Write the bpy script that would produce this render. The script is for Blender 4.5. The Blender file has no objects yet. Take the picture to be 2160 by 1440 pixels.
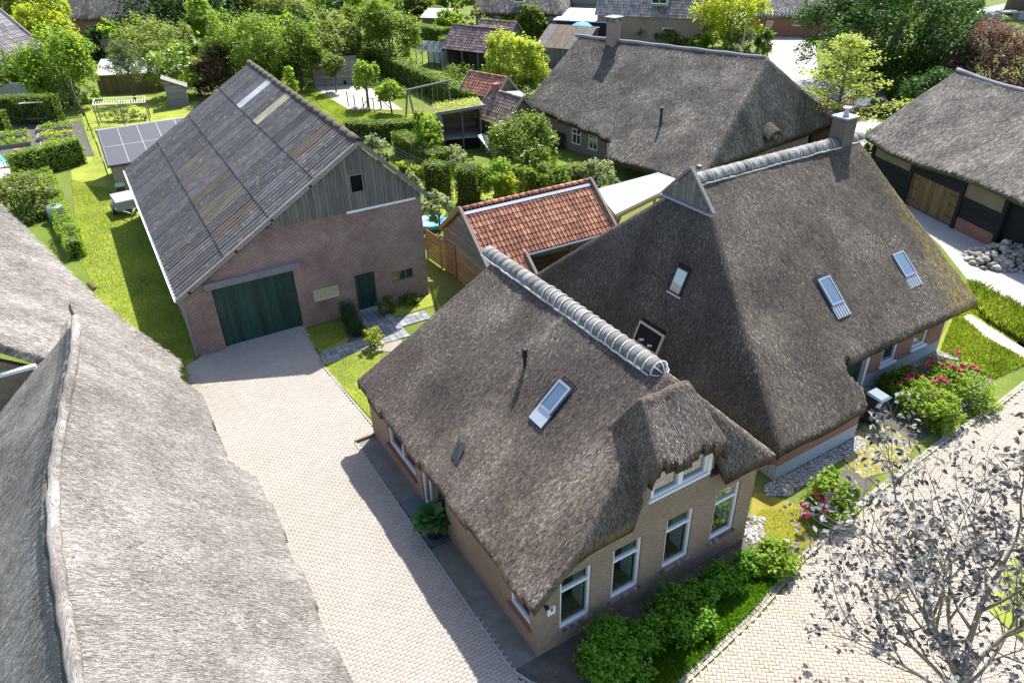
import bpy, math, random
import numpy as np
from mathutils import Vector, Matrix
scn = bpy.context.scene
COL = scn.collection
rng = np.random.default_rng(7)
random.seed(7)

# ---------------------------------------------------------------- camera
CAM_F, CAM_PITCH, CAM_ROLL, CAM_H = 1559.72 / 2160.0, math.radians(31.863), math.radians(-1.4287), 17.5
_fw = np.array([0, math.cos(CAM_PITCH), -math.sin(CAM_PITCH)])
_r0 = np.array([1.0, 0, 0]); _u0 = np.cross(_r0, _fw)
_c, _s = math.cos(CAM_ROLL), math.sin(CAM_ROLL)
_rt, _up = _c * _r0 + _s * _u0, -_s * _r0 + _c * _u0
cd = bpy.data.cameras.new('camera'); cd.sensor_width = 36.0; cd.lens = 36.0 * CAM_F
cd.clip_start = 0.3; cd.clip_end = 2000.0
cam = bpy.data.objects.new('camera', cd); COL.objects.link(cam)
cam.matrix_world = Matrix(((_rt[0], _up[0], -_fw[0], 0), (_rt[1], _up[1], -_fw[1], 0), (_rt[2], _up[2], -_fw[2], CAM_H), (0, 0, 0, 1)))
scn.camera = cam

# ---------------------------------------------------------------- sky, sun, exposure
SUN_AZ, SUN_EL = math.radians(21.5), math.radians(54.0)
sunv = Vector((math.sin(SUN_AZ) * math.cos(SUN_EL), math.cos(SUN_AZ) * math.cos(SUN_EL), math.sin(SUN_EL)))
world = bpy.data.worlds.new('World'); scn.world = world; world.use_nodes = True
wn = world.node_tree.nodes; bg = wn['Background']
sky = wn.new('ShaderNodeTexSky'); sky.sky_type = 'NISHITA'; sky.sun_disc = False
sky.sun_elevation = SUN_EL; sky.sun_rotation = SUN_AZ; sky.air_density = 1.0; sky.dust_density = 1.2
world.node_tree.links.new(sky.outputs[0], bg.inputs[0]); bg.inputs[1].default_value = 0.135
sl = bpy.data.lights.new('sun', 'SUN'); sl.energy = 4.5; sl.angle = math.radians(0.53); sl.color = (1.0, 0.955, 0.885)
so = bpy.data.objects.new('sun', sl); COL.objects.link(so)
so.rotation_euler = sunv.to_track_quat('Z', 'Y').to_euler(); so.location = (20, 40, 60)
scn.view_settings.view_transform = 'Standard'; scn.view_settings.look = 'None'
scn.view_settings.exposure = 1.34; scn.view_settings.gamma = 1.0

# ---------------------------------------------------------------- placing helpers
def P(px, py, z=0.0):
    """world point of the horizontal plane at height z that the photograph shows at pixel (px,py)"""
    d = _rt * ((px - 1080) / 1559.72) - _up * ((py - 720) / 1559.72) + _fw
    t = (z - CAM_H) / d[2]
    return np.array([d[0] * t, d[1] * t, z])
def P2(px, py, z=0.0): return P(px, py, z)[:2]

def thing(name, label, cat, loc=(0, 0, 0), az=0.0, group=None):
    o = bpy.data.objects.new(name, None); COL.objects.link(o)
    o.empty_display_size = 0.3
    o.location = (float(loc[0]), float(loc[1]), float(loc[2]) if len(loc) > 2 else 0.0); o.rotation_euler = (0, 0, math.radians(az))
    return tag(o, label, cat, group)
def tag(o, label, cat, group=None):
    o['label'] = label; o['category'] = cat
    if group: o['group'] = group
    return o
def mesh(name, V, F, mat, parent=None, smooth=False, attrs=None, kind=None):
    me = bpy.data.meshes.new(name)
    V = np.asarray(V, dtype=np.float32).reshape(-1, 3)
    if isinstance(F, np.ndarray):
        n, k = F.shape
        me.vertices.add(len(V)); me.vertices.foreach_set('co', V.ravel())
        me.loops.add(n * k); me.loops.foreach_set('vertex_index', F.astype(np.int32).ravel())
        me.polygons.add(n)
        me.polygons.foreach_set('loop_start', np.arange(0, n * k, k, dtype=np.int32))
        me.polygons.foreach_set('loop_total', np.full(n, k, dtype=np.int32))
        me.update(calc_edges=True)
    else:
        me.from_pydata(V.tolist(), [], F); me.update()
    if attrs:
        for an, (typ, dom, arr) in attrs.items():
            a = me.attributes.new(an, typ, dom)
            a.data.foreach_set('vector' if typ == 'FLOAT_VECTOR' else 'value', np.asarray(arr, dtype=np.float32).ravel())
    if smooth: me.polygons.foreach_set('use_smooth', np.ones(len(me.polygons), dtype=bool))
    if mat is not None: me.materials.append(mat)
    o = bpy.data.objects.new(name, me); COL.objects.link(o)
    if parent is not None: o.parent = parent
    if kind: o['kind'] = kind
    return o
def inst(src, name=None, parent=None, loc=None, rot=None, scale=None):
    o = bpy.data.objects.new(name or src.name.split('.')[0], src.data); COL.objects.link(o)
    if parent is not None: o.parent = parent
    if loc is not None: o.location = [float(a) for a in loc]
    if rot is not None: o.rotation_euler = rot
    if scale is not None: o.scale = scale
    return o
def dup(root, loc, rz=0.0, scale=1.0, label=None, group=None):
    r = root.copy(); COL.objects.link(r); r.location = [float(a) for a in loc]; r.rotation_euler = (0, 0, rz)
    r.scale = (scale,) * 3 if not hasattr(scale, '__len__') else scale
    if label: r['label'] = label
    if group: r['group'] = group
    for ch in list(root.children):
        c = ch.copy(); COL.objects.link(c); c.parent = r
        for g in list(ch.children):
            d = g.copy(); COL.objects.link(d); d.parent = c
    return r

class MB:
    def __init__(s): s.V = []; s.F = []
    def add(s, V, F):
        b = len(s.V); s.V.extend([tuple(map(float, v)) for v in V]); s.F.extend([tuple(i + b for i in f) for f in F]); return s
    def box(s, x0, x1, y0, y1, z0, z1):
        return s.add([(x0, y0, z0), (x1, y0, z0), (x1, y1, z0), (x0, y1, z0), (x0, y0, z1), (x1, y0, z1), (x1, y1, z1), (x0, y1, z1)],
                     [(0, 3, 2, 1), (4, 5, 6, 7), (0, 1, 5, 4), (1, 2, 6, 5), (2, 3, 7, 6), (3, 0, 4, 7)])
    def bar(s, p, q, w, h, up=(0, 0, 1), off=0.0):
        p, q, up = np.array(p, float), np.array(q, float), np.array(up, float)
        d = q - p; d /= np.linalg.norm(d); sd = np.cross(d, up); sd /= np.linalg.norm(sd); n = np.cross(sd, d)
        V = []
        for e in (p, q):
            for a, b in ((-1, -1), (1, -1), (1, 1), (-1, 1)): V.append(e + sd * a * w / 2 + n * (b * h / 2 + off))
        return s.add(V, [(0, 1, 2, 3), (7, 6, 5, 4), (0, 4, 5, 1), (1, 5, 6, 2), (2, 6, 7, 3), (3, 7, 4, 0)])
    def tube(s, pts, rad, n=8, cap=True):
        pts = [np.array(p, float) for p in pts]; rad = rad if hasattr(rad, '__len__') else [rad] * len(pts)
        V = []; prev = None
        for i, p in enumerate(pts):
            d = pts[min(i + 1, len(pts) - 1)] - pts[max(i - 1, 0)]; d = d / (np.linalg.norm(d) + 1e-9)
            a = np.array([0, 0, 1.0]) if abs(d[2]) < 0.9 else np.array([1.0, 0, 0])
            if prev is not None: a = prev
            x = a - d * (a @ d); x /= np.linalg.norm(x) + 1e-9; y = np.cross(d, x); prev = x
            for k in range(n):
                t = 2 * math.pi * k / n; V.append(p + (x * math.cos(t) + y * math.sin(t)) * rad[i])
        F = []
        for i in range(len(pts) - 1):
            for k in range(n): F.append((i * n + k, i * n + (k + 1) % n, (i + 1) * n + (k + 1) % n, (i + 1) * n + k))
        if cap: F.append(tuple(range(n))[::-1]); F.append(tuple((len(pts) - 1) * n + k for k in range(n)))
        return s.add(V, F)
    def prism(s, poly, axis, a0, a1):
        """extrude a 2D polygon; axis 0: (y,z) polygon along x; 1: (x,z) along y; 2: (x,y) along z"""
        n = len(poly); f = {0: lambda p, a: (a, p[0], p[1]), 1: lambda p, a: (p[0], a, p[1]), 2: lambda p, a: (p[0], p[1], a)}[axis]
        V = [f(p, a0) for p in poly] + [f(p, a1) for p in poly]
        F = [tuple(range(n))[::-1], tuple(range(n, 2 * n))] + [(i, (i + 1) % n, n + (i + 1) % n, n + i) for i in range(n)]
        return s.add(V, F)
    def lathe(s, prof, n=16, c=(0, 0, 0)):
        V = []
        for r, z in prof:
            for k in range(n): t = 2 * math.pi * k / n; V.append((c[0] + r * math.cos(t), c[1] + r * math.sin(t), c[2] + z))
        F = [(i * n + k, i * n + (k + 1) % n, (i + 1) * n + (k + 1) % n, (i + 1) * n + k) for i in range(len(prof) - 1) for k in range(n)]
        return s.add(V, F)
    def obj(s, name, mat, parent=None, smooth=False, kind=None): return mesh(name, s.V, s.F, mat, parent, smooth, None, kind)

def vnoise(x, y, seed=0, n=64):
    g = np.random.default_rng(seed).random((n, n)); x = np.asarray(x) % n; y = np.asarray(y) % n
    xi, yi = np.floor(x).astype(int), np.floor(y).astype(int); fx, fy = x - xi, y - yi
    fx = fx * fx * (3 - 2 * fx); fy = fy * fy * (3 - 2 * fy); x1, y1 = (xi + 1) % n, (yi + 1) % n; xi %= n; yi %= n
    return (g[xi, yi] * (1 - fx) + g[x1, yi] * fx) * (1 - fy) + (g[xi, y1] * (1 - fx) + g[x1, y1] * fx) * fy
def fbm(x, y, seed=0, o=3):
    r = 0; a = 1; t = 0
    for i in range(o): r = r + a * (vnoise(np.asarray(x) * 2 ** i, np.asarray(y) * 2 ** i, seed + i) - 0.5); t += a; a *= 0.5
    return r / t * 2

# ---------------------------------------------------------------- materials
class NT:
    def __init__(s, name):
        s.m = bpy.data.materials.new(name); s.m.use_nodes = True; s.t = s.m.node_tree; s.b = s.t.nodes['Principled BSDF']
        s.out = s.t.nodes['Material Output']
    def n(s, typ, ins=None, **kw):
        nd = s.t.nodes.new('ShaderNode' + typ)
        for k, v in kw.items(): setattr(nd, k, v)
        for k, v in (ins or {}).items(): s.set(nd.inputs[k], v)
        return nd
    def set(s, sock, v):
        if isinstance(v, bpy.types.NodeSocket): s.t.links.new(v, sock)
        elif isinstance(v, bpy.types.Node): s.t.links.new(v.outputs[0], sock)
        else:
            if hasattr(sock.default_value, '__len__') and len(sock.default_value) == 4 and len(v) == 3: v = (*v, 1)
            sock.default_value = v
    def obj(s): return s.n('TexCoord').outputs['Object']
    def attr(s, name): return s.n('Attribute', attribute_name=name)
    def map(s, vec, sc=(1, 1, 1), rot=(0, 0, 0), loc=(0, 0, 0)): return s.n('Mapping', {'Vector': vec, 'Scale': sc, 'Rotation': rot, 'Location': loc}).outputs[0]
    def noise(s, vec, scale=5, detail=4, rough=0.6, dist=0.0):
        return s.n('TexNoise', {'Vector': vec, 'Scale': scale, 'Detail': detail, 'Roughness': rough, 'Distortion': dist}).outputs[0]
    def ramp(s, fac, stops, interp='LINEAR'):
        r = s.n('ValToRGB', {'Fac': fac}); e = r.color_ramp.elements; r.color_ramp.interpolation = interp
        while len(e) < len(stops): e.new(0.5)
        for el, (p, c) in zip(e, stops): el.position = p; el.color = (*c, 1) if len(c) == 3 else c
        return r.outputs[0]
    def mix(s, fac, a, b, typ='MIX'):
        m = s.n('Mix', data_type='RGBA', blend_type=typ); s.set(m.inputs[0], fac); s.set(m.inputs[6], a if not isinstance(a, tuple) else (*a[:3], 1)); s.set(m.inputs[7], b if not isinstance(b, tuple) else (*b[:3], 1)); return m.outputs[2]
    def math(s, op, a, b=0.0, c=None):
        m = s.n('Math', operation=op); s.set(m.inputs[0], a); s.set(m.inputs[1], b)
        if c is not None: s.set(m.inputs[2], c)
        return m.outputs[0]
    def rnd(s): return s.n('ObjectInfo').outputs['Random']
    def done(s, color, rough=0.8, bump=None, bs=0.3, bd=0.02, spec=0.3, metal=0.0):
        s.set(s.b.inputs['Base Color'], color); s.set(s.b.inputs['Roughness'], rough); s.b.inputs['Specular IOR Level'].default_value = spec; s.b.inputs['Metallic'].default_value = metal
        if bump is not None: s.t.links.new(s.n('Bump', {'Height': bump, 'Strength': bs, 'Distance': bd}).outputs[0], s.b.inputs['Normal'])
        return s.m
def grey(v): return (v, v, v)
def sc(c, k): return tuple(a * k for a in c)

def m_plain(name, c, rough=0.6, var=0.15, scale=3.0, spec=0.3, metal=0.0):
    t = NT(name); o = t.obj()
    f = t.noise(o, scale, 5, 0.65); f2 = t.noise(o, scale * 9, 3, 0.7)
    col = t.mix(t.math('MULTIPLY_ADD', f2, 0.5, t.math('MULTIPLY', f, 0.5)), sc(c, 1 - var * 1.6), sc(c, 1 + var * 1.4))
    return t.done(col, rough, f2, 0.15, 0.01, spec, metal)
def m_wood(name, c, c2, axis=2, rough=0.85, wear=None, randv=0.35):
    """board wood, grain along the given local axis, each board its own tone"""
    t = NT(name); o = t.obj(); s3 = [22, 22, 22]; s3[axis] = 1.2
    r = t.rnd(); off = t.n('CombineXYZ', {0: t.math('MULTIPLY', r, 37.0), 1: t.math('MULTIPLY', r, 91.0), 2: t.math('MULTIPLY', r, 13.0)}).outputs[0]
    v = t.map(t.n('VectorMath', {0: o, 1: off}, operation='ADD').outputs[0], tuple(s3))
    g = t.noise(v, 1.0, 6, 0.7, 0.4); big = t.noise(t.n('VectorMath', {0: o, 1: off}, operation='ADD').outputs[0], 1.1, 3)
    col = t.mix(t.ramp(g, [(0.3, grey(0)), (0.7, grey(1))]), c, c2)
    col = t.mix(t.math('MULTIPLY', big, 0.55), col, sc(c, 0.6))
    if wear: col = t.mix(t.ramp(t.noise(v, 0.8, 8, 0.8), [(0.56, grey(0)), (0.66, grey(1))]), col, wear)
    col = t.mix(1.0, col, t.ramp(r, [(0, grey(1 - randv)), (1, grey(1.0))]), 'MULTIPLY')
    return t.done(col, rough, g, 0.35, 0.01)
def m_brick(name, c1, c2, mortar, bw=0.215, bh=0.0625, stain=0.4, msize=0.012, light=None):
    t = NT(name); o = t.obj(); s = t.n('SeparateXYZ', {0: o})
    v = t.n('CombineXYZ', {0: t.math('ADD', s.outputs[0], s.outputs[1]), 1: s.outputs[2]}).outputs[0]
    b = t.n('TexBrick', {'Vector': v, 'Color1': (*c1, 1), 'Color2': (*c2, 1), 'Mortar': (*mortar, 1), 'Scale': 1.0, 'Mortar Size': msize, 'Mortar Smooth': 0.3, 'Bias': 0.0, 'Brick Width': bw, 'Row Height': bh})
    wob = t.noise(t.map(v, (4.6, 16, 1)), 1.0, 1, 0.5)
    col = t.mix(t.ramp(wob, [(0.35, grey(0)), (0.65, grey(1))]), b.outputs[0], sc(c1, 0.72)); col = t.mix(t.ramp(wob, [(0.55, grey(0)), (0.75, grey(0.55))]), col, sc(c2, 1.25))
    col = t.mix(b.outputs[1], col, mortar)
    big = t.noise(o, 0.55, 5, 0.65); fine = t.noise(o, 6, 4, 0.7)
    col = t.mix(t.math('MULTIPLY', t.ramp(big, [(0.4, grey(0)), (0.72, grey(1))]), stain), col, sc(c1, 0.45))
    if light: col = t.mix(t.math('MULTIPLY', t.ramp(t.noise(o, 1.3, 6, 0.75), [(0.55, grey(0)), (0.75, grey(1))]), 0.5), col, light)
    col = t.mix(0.22, col, t.ramp(fine, [(0.3, grey(0.5)), (0.7, grey(1.2))]), 'MULTIPLY')
    return t.done(col, 0.9, t.math('MULTIPLY_ADD', b.outputs[1], -1.0, t.math('MULTIPLY', fine, 0.4)), 0.5, 0.012)
def m_thatch(name, dark, mid, light, moss=0.0, pale=None, mott=0.28, mosscol=(0.30, 0.225, 0.045)):
    t = NT(name); st = t.attr('st').outputs['Vector']; o = t.obj()
    a = t.noise(t.map(st, (13, 46, 1)), 1.0, 4, 0.75, 0.3); b = t.noise(t.map(st, (2.2, 8, 1)), 1.0, 4, 0.7); big = t.noise(o, 0.42, 4, 0.6)
    f = t.math('MULTIPLY_ADD', a, 0.75, t.math('MULTIPLY', b, 0.3)); f = t.math('MULTIPLY_ADD', big, 0.25, t.math('SUBTRACT', f, 0.125))
    col = t.ramp(f, [(0.32, sc(dark, .55)), (0.44, dark), (0.56, mid), (0.70, light)])
    col = t.mix(t.math('MULTIPLY', t.ramp(t.noise(t.map(st, (.5, .5, 1)), 1.0, 5, 0.65), [(0.36, grey(1)), (0.58, grey(0))]), mott), col, sc(dark, 0.75))
    if pale: col = t.mix(t.math('MULTIPLY', t.ramp(t.noise(t.map(st, (.35, 1.3, 1), loc=(3, 5, 0)), 1.0, 5, 0.7), [(0.48, grey(0)), (0.72, grey(1))]), 0.55), col, pale)
    if moss > 0:
        mo = t.attr('moss').outputs['Fac']
        mf = t.math('MULTIPLY', t.math('MULTIPLY', mo, moss), t.ramp(t.noise(t.map(st, (2.5, 7, 1)), 1.0, 4, 0.7), [(0.4, grey(0)), (0.6, grey(1))]))
        col = t.mix(mf, col, mosscol)
    return t.done(col, 0.95, t.math('MULTIPLY_ADD', b, 0.6, a), 0.8, 0.035, 0.1)
def m_rnd(name, stops, rough=0.9, spec=0.15, extra=None):
    """colour from the per-piece random attribute"""
    t = NT(name); col = t.ramp(t.attr('rnd').outputs['Fac'], stops)
    if extra: col = t.mix(t.math('MULTIPLY', t.noise(t.obj(), extra[0], 5, 0.65), extra[1]), col, extra[2])
    return t.done(col, rough, None, spec=spec)
def m_leaf(name, stops, trans=0.48, tcol=1.7, rough=0.55, spec=0.3):
    t = NT(name); col = t.ramp(t.attr('rnd').outputs['Fac'], stops)
    big = t.noise(t.obj(), 0.7, 3); col = t.mix(t.math('MULTIPLY', big, 0.35), col, stops[0][1])
    t.done(col, rough, None, spec=spec)
    tc = t.mix(1.0, col, (tcol * 1.05, tcol * 1.1, tcol * 0.55), 'MULTIPLY')
    tr = t.n('BsdfTranslucent', {'Color': tc})
    mx = t.n('MixShader', {0: trans, 1: t.b.outputs[0], 2: tr.outputs[0]})
    t.t.links.new(mx.outputs[0], t.out.inputs['Surface']); return t.m
def m_glass(name, tint=(0.02, 0.03, 0.035), refl=0.3, rough=0.03, clear=0.0):
    t = NT(name); t.done(tint, 0.1, spec=0.8)
    g = t.n('BsdfGlossy', {'Color': (0.95, 0.97, 1, 1), 'Roughness': rough}); fr = t.n('LayerWeight', {'Blend': 0.35})
    base = t.b.outputs[0]
    if clear > 0:
        tp = t.n('BsdfTransparent', {'Color': (0.86, 0.9, 0.9, 1)}); base = t.n('MixShader', {0: clear, 1: base, 2: tp.outputs[0]}).outputs[0]
    f = t.math('MULTIPLY_ADD', fr.outputs[1], 0.35, refl)
    mx = t.n('MixShader', {0: f, 1: base, 2: g.outputs[0]}); t.t.links.new(mx.outputs[0], t.out.inputs['Surface']); return t.m
def m_ground(name, stops, scale=1.2, fine=14.0, rough=0.95, bs=0.4, bd=0.03, patch=None, patch_scale=0.35):
    t = NT(name); o = t.obj(); a = t.noise(o, scale, 6, 0.65); b = t.noise(o, fine, 4, 0.75)
    f = t.math('MULTIPLY_ADD', b, 0.6, t.math('MULTIPLY', a, 0.5)); f = t.math('SUBTRACT', f, 0.05); col = t.ramp(f, stops)
    if patch: col = t.mix(t.math('MULTIPLY', t.ramp(t.noise(o, patch_scale, 5, 0.6), [(0.42, grey(0)), (0.68, grey(1))]), patch[1]), col, patch[0])
    return t.done(col, rough, b, bs, bd, 0.15)

# ---------------------------------------------------------------- shared materials
M = {}
M['th1'] = m_thatch('thatch_brown', (0.050, 0.039, 0.034), (0.130, 0.104, 0.086), (0.34, 0.295, 0.245), moss=1.0, mosscol=(0.44, 0.35, 0.21))
M['st1'] = m_rnd('reed_ends_brown', [(0, (0.028, 0.021, 0.021)), (0.4, (0.10, 0.080, 0.068)), (0.8, (0.25, 0.21, 0.175)), (1, (0.62, 0.56, 0.48))])
M['th2'] = m_thatch('thatch_dark', (0.042, 0.036, 0.033), (0.108, 0.091, 0.077), (0.31, 0.26, 0.20), moss=1.0)
M['st2'] = m_rnd('reed_ends_dark', [(0, (0.024, 0.02, 0.019)), (0.4, (0.08, 0.067, 0.057)), (0.8, (0.22, 0.185, 0.145)), (1, (0.52, 0.46, 0.36))])
M['th3'] = m_thatch('thatch_grey', (0.062, 0.056, 0.052), (0.135, 0.122, 0.108), (0.34, 0.31, 0.27))
M['st3'] = m_rnd('reed_ends_grey', [(0, (0.035, 0.032, 0.03)), (0.4, (0.11, 0.10, 0.09)), (0.8, (0.28, 0.25, 0.21)), (1, (0.5, 0.46, 0.40))])
M['th5'] = m_thatch('thatch_charcoal', (0.045, 0.040, 0.036), (0.098, 0.088, 0.078), (0.26, 0.235, 0.20))
M['st5'] = m_rnd('reed_ends_charcoal', [(0, (0.025, 0.022, 0.02)), (0.4, (0.08, 0.072, 0.063)), (0.8, (0.20, 0.18, 0.15)), (1, (0.4, 0.365, 0.31))])
M['thn'] = m_thatch('thatch_silver', (0.105, 0.090, 0.079), (0.30, 0.277, 0.252), (0.54, 0.51, 0.475), mott=0.7)
M['stn'] = m_rnd('reed_ends_silver', [(0, (0.075, 0.062, 0.054)), (0.4, (0.22, 0.197, 0.175)), (0.8, (0.42, 0.39, 0.35)), (1, (0.66, 0.63, 0.58))])
M['brick_barn'] = m_brick('brick_barn', (0.23, 0.115, 0.088), (0.33, 0.180, 0.140), (0.40, 0.34, 0.30), stain=0.65, light=(0.45, 0.39, 0.36))
M['brick_h1'] = m_brick('brick_buff', (0.265, 0.180, 0.120), (0.35, 0.250, 0.170), (0.30, 0.255, 0.205), stain=0.3, msize=0.011)
M['brick_h2'] = m_brick('brick_red', (0.27, 0.10, 0.058), (0.36, 0.155, 0.09), (0.26, 0.19, 0.15), stain=0.25, msize=0.009)
M['brick_h3'] = m_brick('brick_pink', (0.25, 0.15, 0.12), (0.33, 0.21, 0.165), (0.34, 0.29, 0.25), stain=0.3)
M['brick_dark'] = m_brick('brick_chimney', (0.10, 0.075, 0.065), (0.17, 0.12, 0.10), (0.16, 0.14, 0.13), stain=0.5)
M['brick_tan'] = m_brick('brick_tan', (0.33, 0.25, 0.18), (0.42, 0.33, 0.25), (0.36, 0.31, 0.26), stain=0.2)
M['wood_grey'] = m_wood('weathered_boards', (0.12, 0.115, 0.10), (0.29, 0.27, 0.235), 2, wear=(0.07, 0.08, 0.06))
M['wood_grey_x'] = m_wood('weathered_boards_level', (0.19, 0.175, 0.155), (0.38, 0.35, 0.31), 0)
M['wood_grey_y'] = m_wood('weathered_boards_deep', (0.19, 0.175, 0.155), (0.38, 0.35, 0.31), 1)
M['wood_brown'] = m_wood('brown_boards', (0.14, 0.095, 0.055), (0.28, 0.19, 0.11), 2)
M['wood_brown_x'] = m_wood('brown_boards_level', (0.17, 0.12, 0.075), (0.32, 0.225, 0.135), 0)
M['wood_new'] = m_wood('fresh_timber', (0.42, 0.27, 0.135), (0.56, 0.38, 0.21), 2, randv=0.12)
M['wood_door4'] = m_wood('orange_door_boards', (0.15, 0.085, 0.04), (0.36, 0.215, 0.10), 2, randv=0.45)
M['wood_black'] = m_wood('tarred_boards', (0.012, 0.013, 0.016), (0.03, 0.031, 0.036), 0, randv=0.3)
M['green_door'] = m_wood('green_paint_boards', (0.012, 0.055, 0.045), (0.03, 0.10, 0.078), 2, 0.55, wear=(0.13, 0.14, 0.09), randv=0.5)
M['fence'] = m_wood('fence_boards', (0.26, 0.165, 0.085), (0.42, 0.29, 0.165), 1, randv=0.25)
M['white'] = m_plain('white_paint', (0.72, 0.73, 0.74), 0.45, 0.05)
M['cream'] = m_plain('cream_paint', (0.55, 0.50, 0.34), 0.5, 0.08)
M['zinc'] = m_plain('zinc', (0.27, 0.30, 0.34), 0.4, 0.14, metal=0.4)
M['lead'] = m_plain('lead_flashing', (0.30, 0.33, 0.37), 0.5, 0.2, metal=0.2)
M['dark_metal'] = m_plain('dark_metal', (0.035, 0.038, 0.042), 0.4, 0.15, metal=0.3)
M['concrete'] = m_plain('concrete', (0.30, 0.29, 0.28), 0.9, 0.3)
M['lintel'] = m_plain('old_concrete_beam', (0.20, 0.195, 0.21), 0.9, 0.4, 2.0)
M['plinth'] = m_plain('blue_grey_plinth', (0.27, 0.30, 0.33), 0.8, 0.1)
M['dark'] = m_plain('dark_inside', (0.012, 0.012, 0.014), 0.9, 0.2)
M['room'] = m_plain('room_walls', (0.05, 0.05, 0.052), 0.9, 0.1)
M['ledge'] = m_wood('oak_ledge', (0.34, 0.21, 0.10), (0.50, 0.33, 0.17), 0, 0.5, randv=0.05)
M['glass'] = m_glass('window_glass', clear=0.93, refl=0.04)
M['glass_dark'] = m_glass('dark_glass', (0.015, 0.02, 0.025), 0.05)
M['glass_sky'] = m_glass('roof_window_glass', (0.025, 0.055, 0.075), 0.13)
M['glass_old'] = m_plain('clouded_panes', (0.42, 0.42, 0.27), 0.35, 0.12, 4.0)
M['ridge_tile'] = None
M['mortar'] = m_plain('mortar', (0.46, 0.45, 0.43), 0.9, 0.2, 3.0)
M['net'] = m_plain('dark_netting', (0.045, 0.05, 0.05), 0.8, 0.5, 9.0)

def m_sheet():
    t = NT('fibre_cement'); o = t.obj(); r = t.rnd()
    off = t.n('CombineXYZ', {0: t.math('MULTIPLY', r, 53.0), 1: t.math('MULTIPLY', r, 17.0)}).outputs[0]
    v = t.n('VectorMath', {0: o, 1: off}, operation='ADD').outputs[0]
    a = t.noise(v, 2.0, 6, 0.7); s_ = t.noise(t.map(v, (1.2, 9, 1)), 1.0, 5, 0.7); li = t.noise(v, 3.2, 5, 0.6, 0.5)
    col = t.ramp(t.math('MULTIPLY_ADD', a, 0.5, t.math('MULTIPLY', s_, 0.5)), [(0.32, (0.060, 0.057, 0.059)), (0.5, (0.118, 0.113, 0.116)), (0.7, (0.205, 0.198, 0.197))])
    col = t.mix(1.0, col, t.ramp(r, [(0, grey(0.72)), (1, grey(1.1))]), 'MULTIPLY')
    col = t.mix(t.ramp(li, [(0.60, grey(0)), (0.67, grey(0.85))]), col, (0.34, 0.26, 0.09))
    col = t.mix(t.ramp(t.noise(v, 5.0, 3, 0.5), [(0.73, grey(0)), (0.78, grey(0.6))]), col, (0.42, 0.42, 0.42))
    return t.done(col, 0.9, a, 0.2, 0.01)
M['sheet'] = m_sheet()
def m_sheet2(name, c, c2):
    t = NT(name); o = t.obj(); r = t.rnd(); v = t.n('VectorMath', {0: o, 1: t.n('CombineXYZ', {0: t.math('MULTIPLY', r, 53.0)}).outputs[0]}, operation='ADD').outputs[0]
    s_ = t.noise(t.map(v, (0.8, 9, 1)), 1.0, 6, 0.75); return t.done(t.ramp(s_, [(0.38, c), (0.62, c2)]), 0.9, s_, 0.2, 0.01)
M['sheet_ochre'] = m_sheet2('lichen_sheet', (0.085, 0.082, 0.08), (0.20, 0.170, 0.105)); M['sheet_brown'] = m_sheet2('mossy_sheet', (0.075, 0.065, 0.055), (0.17, 0.13, 0.085))
M['sheet_white'] = m_sheet2('translucent_sheet', (0.36, 0.36, 0.35), (0.60, 0.61, 0.60)); M['sheet_cream'] = m_sheet2('yellowed_sheet', (0.22, 0.20, 0.16), (0.52, 0.47, 0.30)); M['sheet_dark'] = m_sheet2('dark_patched_sheet', (0.05, 0.048, 0.045), (0.10, 0.095, 0.085))
M['sheet_moss'] = m_plain('mossy_ridge', (0.075, 0.060, 0.042), 0.95, 0.7, 4.0)
def m_tile(name, a, b, c):
    t = NT(name); o = t.obj(); r = t.rnd(); col = t.ramp(r, [(0, a), (0.5, b), (1, c)]); n = t.noise(t.n('VectorMath', {0: o, 1: t.n('CombineXYZ', {0: t.math('MULTIPLY', r, 71.0)}).outputs[0]}, operation='ADD').outputs[0], 7, 5, 0.7)
    col = t.mix(t.ramp(n, [(0.5, grey(0)), (0.72, grey(0.7))]), col, sc(a, 0.45)); return t.done(col, 0.8, n, 0.2, 0.01)
M['ridge_tile'] = m_tile('grey_ridge_tile', (0.12, 0.115, 0.105), (0.18, 0.175, 0.162), (0.25, 0.245, 0.23))
M['tile_red'] = m_tile('red_pantile', (0.16, 0.060, 0.038), (0.27, 0.115, 0.070), (0.38, 0.185, 0.115))
M['tile_rust'] = m_tile('faded_red_pantile', (0.24, 0.09, 0.06), (0.34, 0.15, 0.10), (0.45, 0.24, 0.17))
M['tile_purple'] = m_tile('purple_pantile', (0.10, 0.06, 0.065), (0.19, 0.125, 0.13), (0.30, 0.22, 0.21))
M['tile_brown'] = m_tile('brown_pantile', (0.14, 0.09, 0.07), (0.24, 0.165, 0.13), (0.36, 0.27, 0.21))
M['tile_grey'] = m_tile('grey_pantile', (0.15, 0.13, 0.13), (0.23, 0.205, 0.205), (0.32, 0.29, 0.28))
M['pv'] = m_plain('solar_cells', (0.07, 0.07, 0.075), 0.45, 0.15, 2.0, 0.35)
M['alu'] = m_plain('aluminium', (0.48, 0.49, 0.50), 0.35, 0.05, metal=0.5)
M['flat_roof'] = m_plain('pale_roofing', (0.34, 0.335, 0.325), 0.85, 0.1, 0.8)
M['blue_roof'] = m_plain('grey_blue_roofing', (0.33, 0.35, 0.39), 0.7, 0.1)
M['dark_tile'] = m_plain('dark_shell', (0.05, 0.05, 0.055), 0.6, 0.2)  # even dark grey of the ridge end cap

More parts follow.
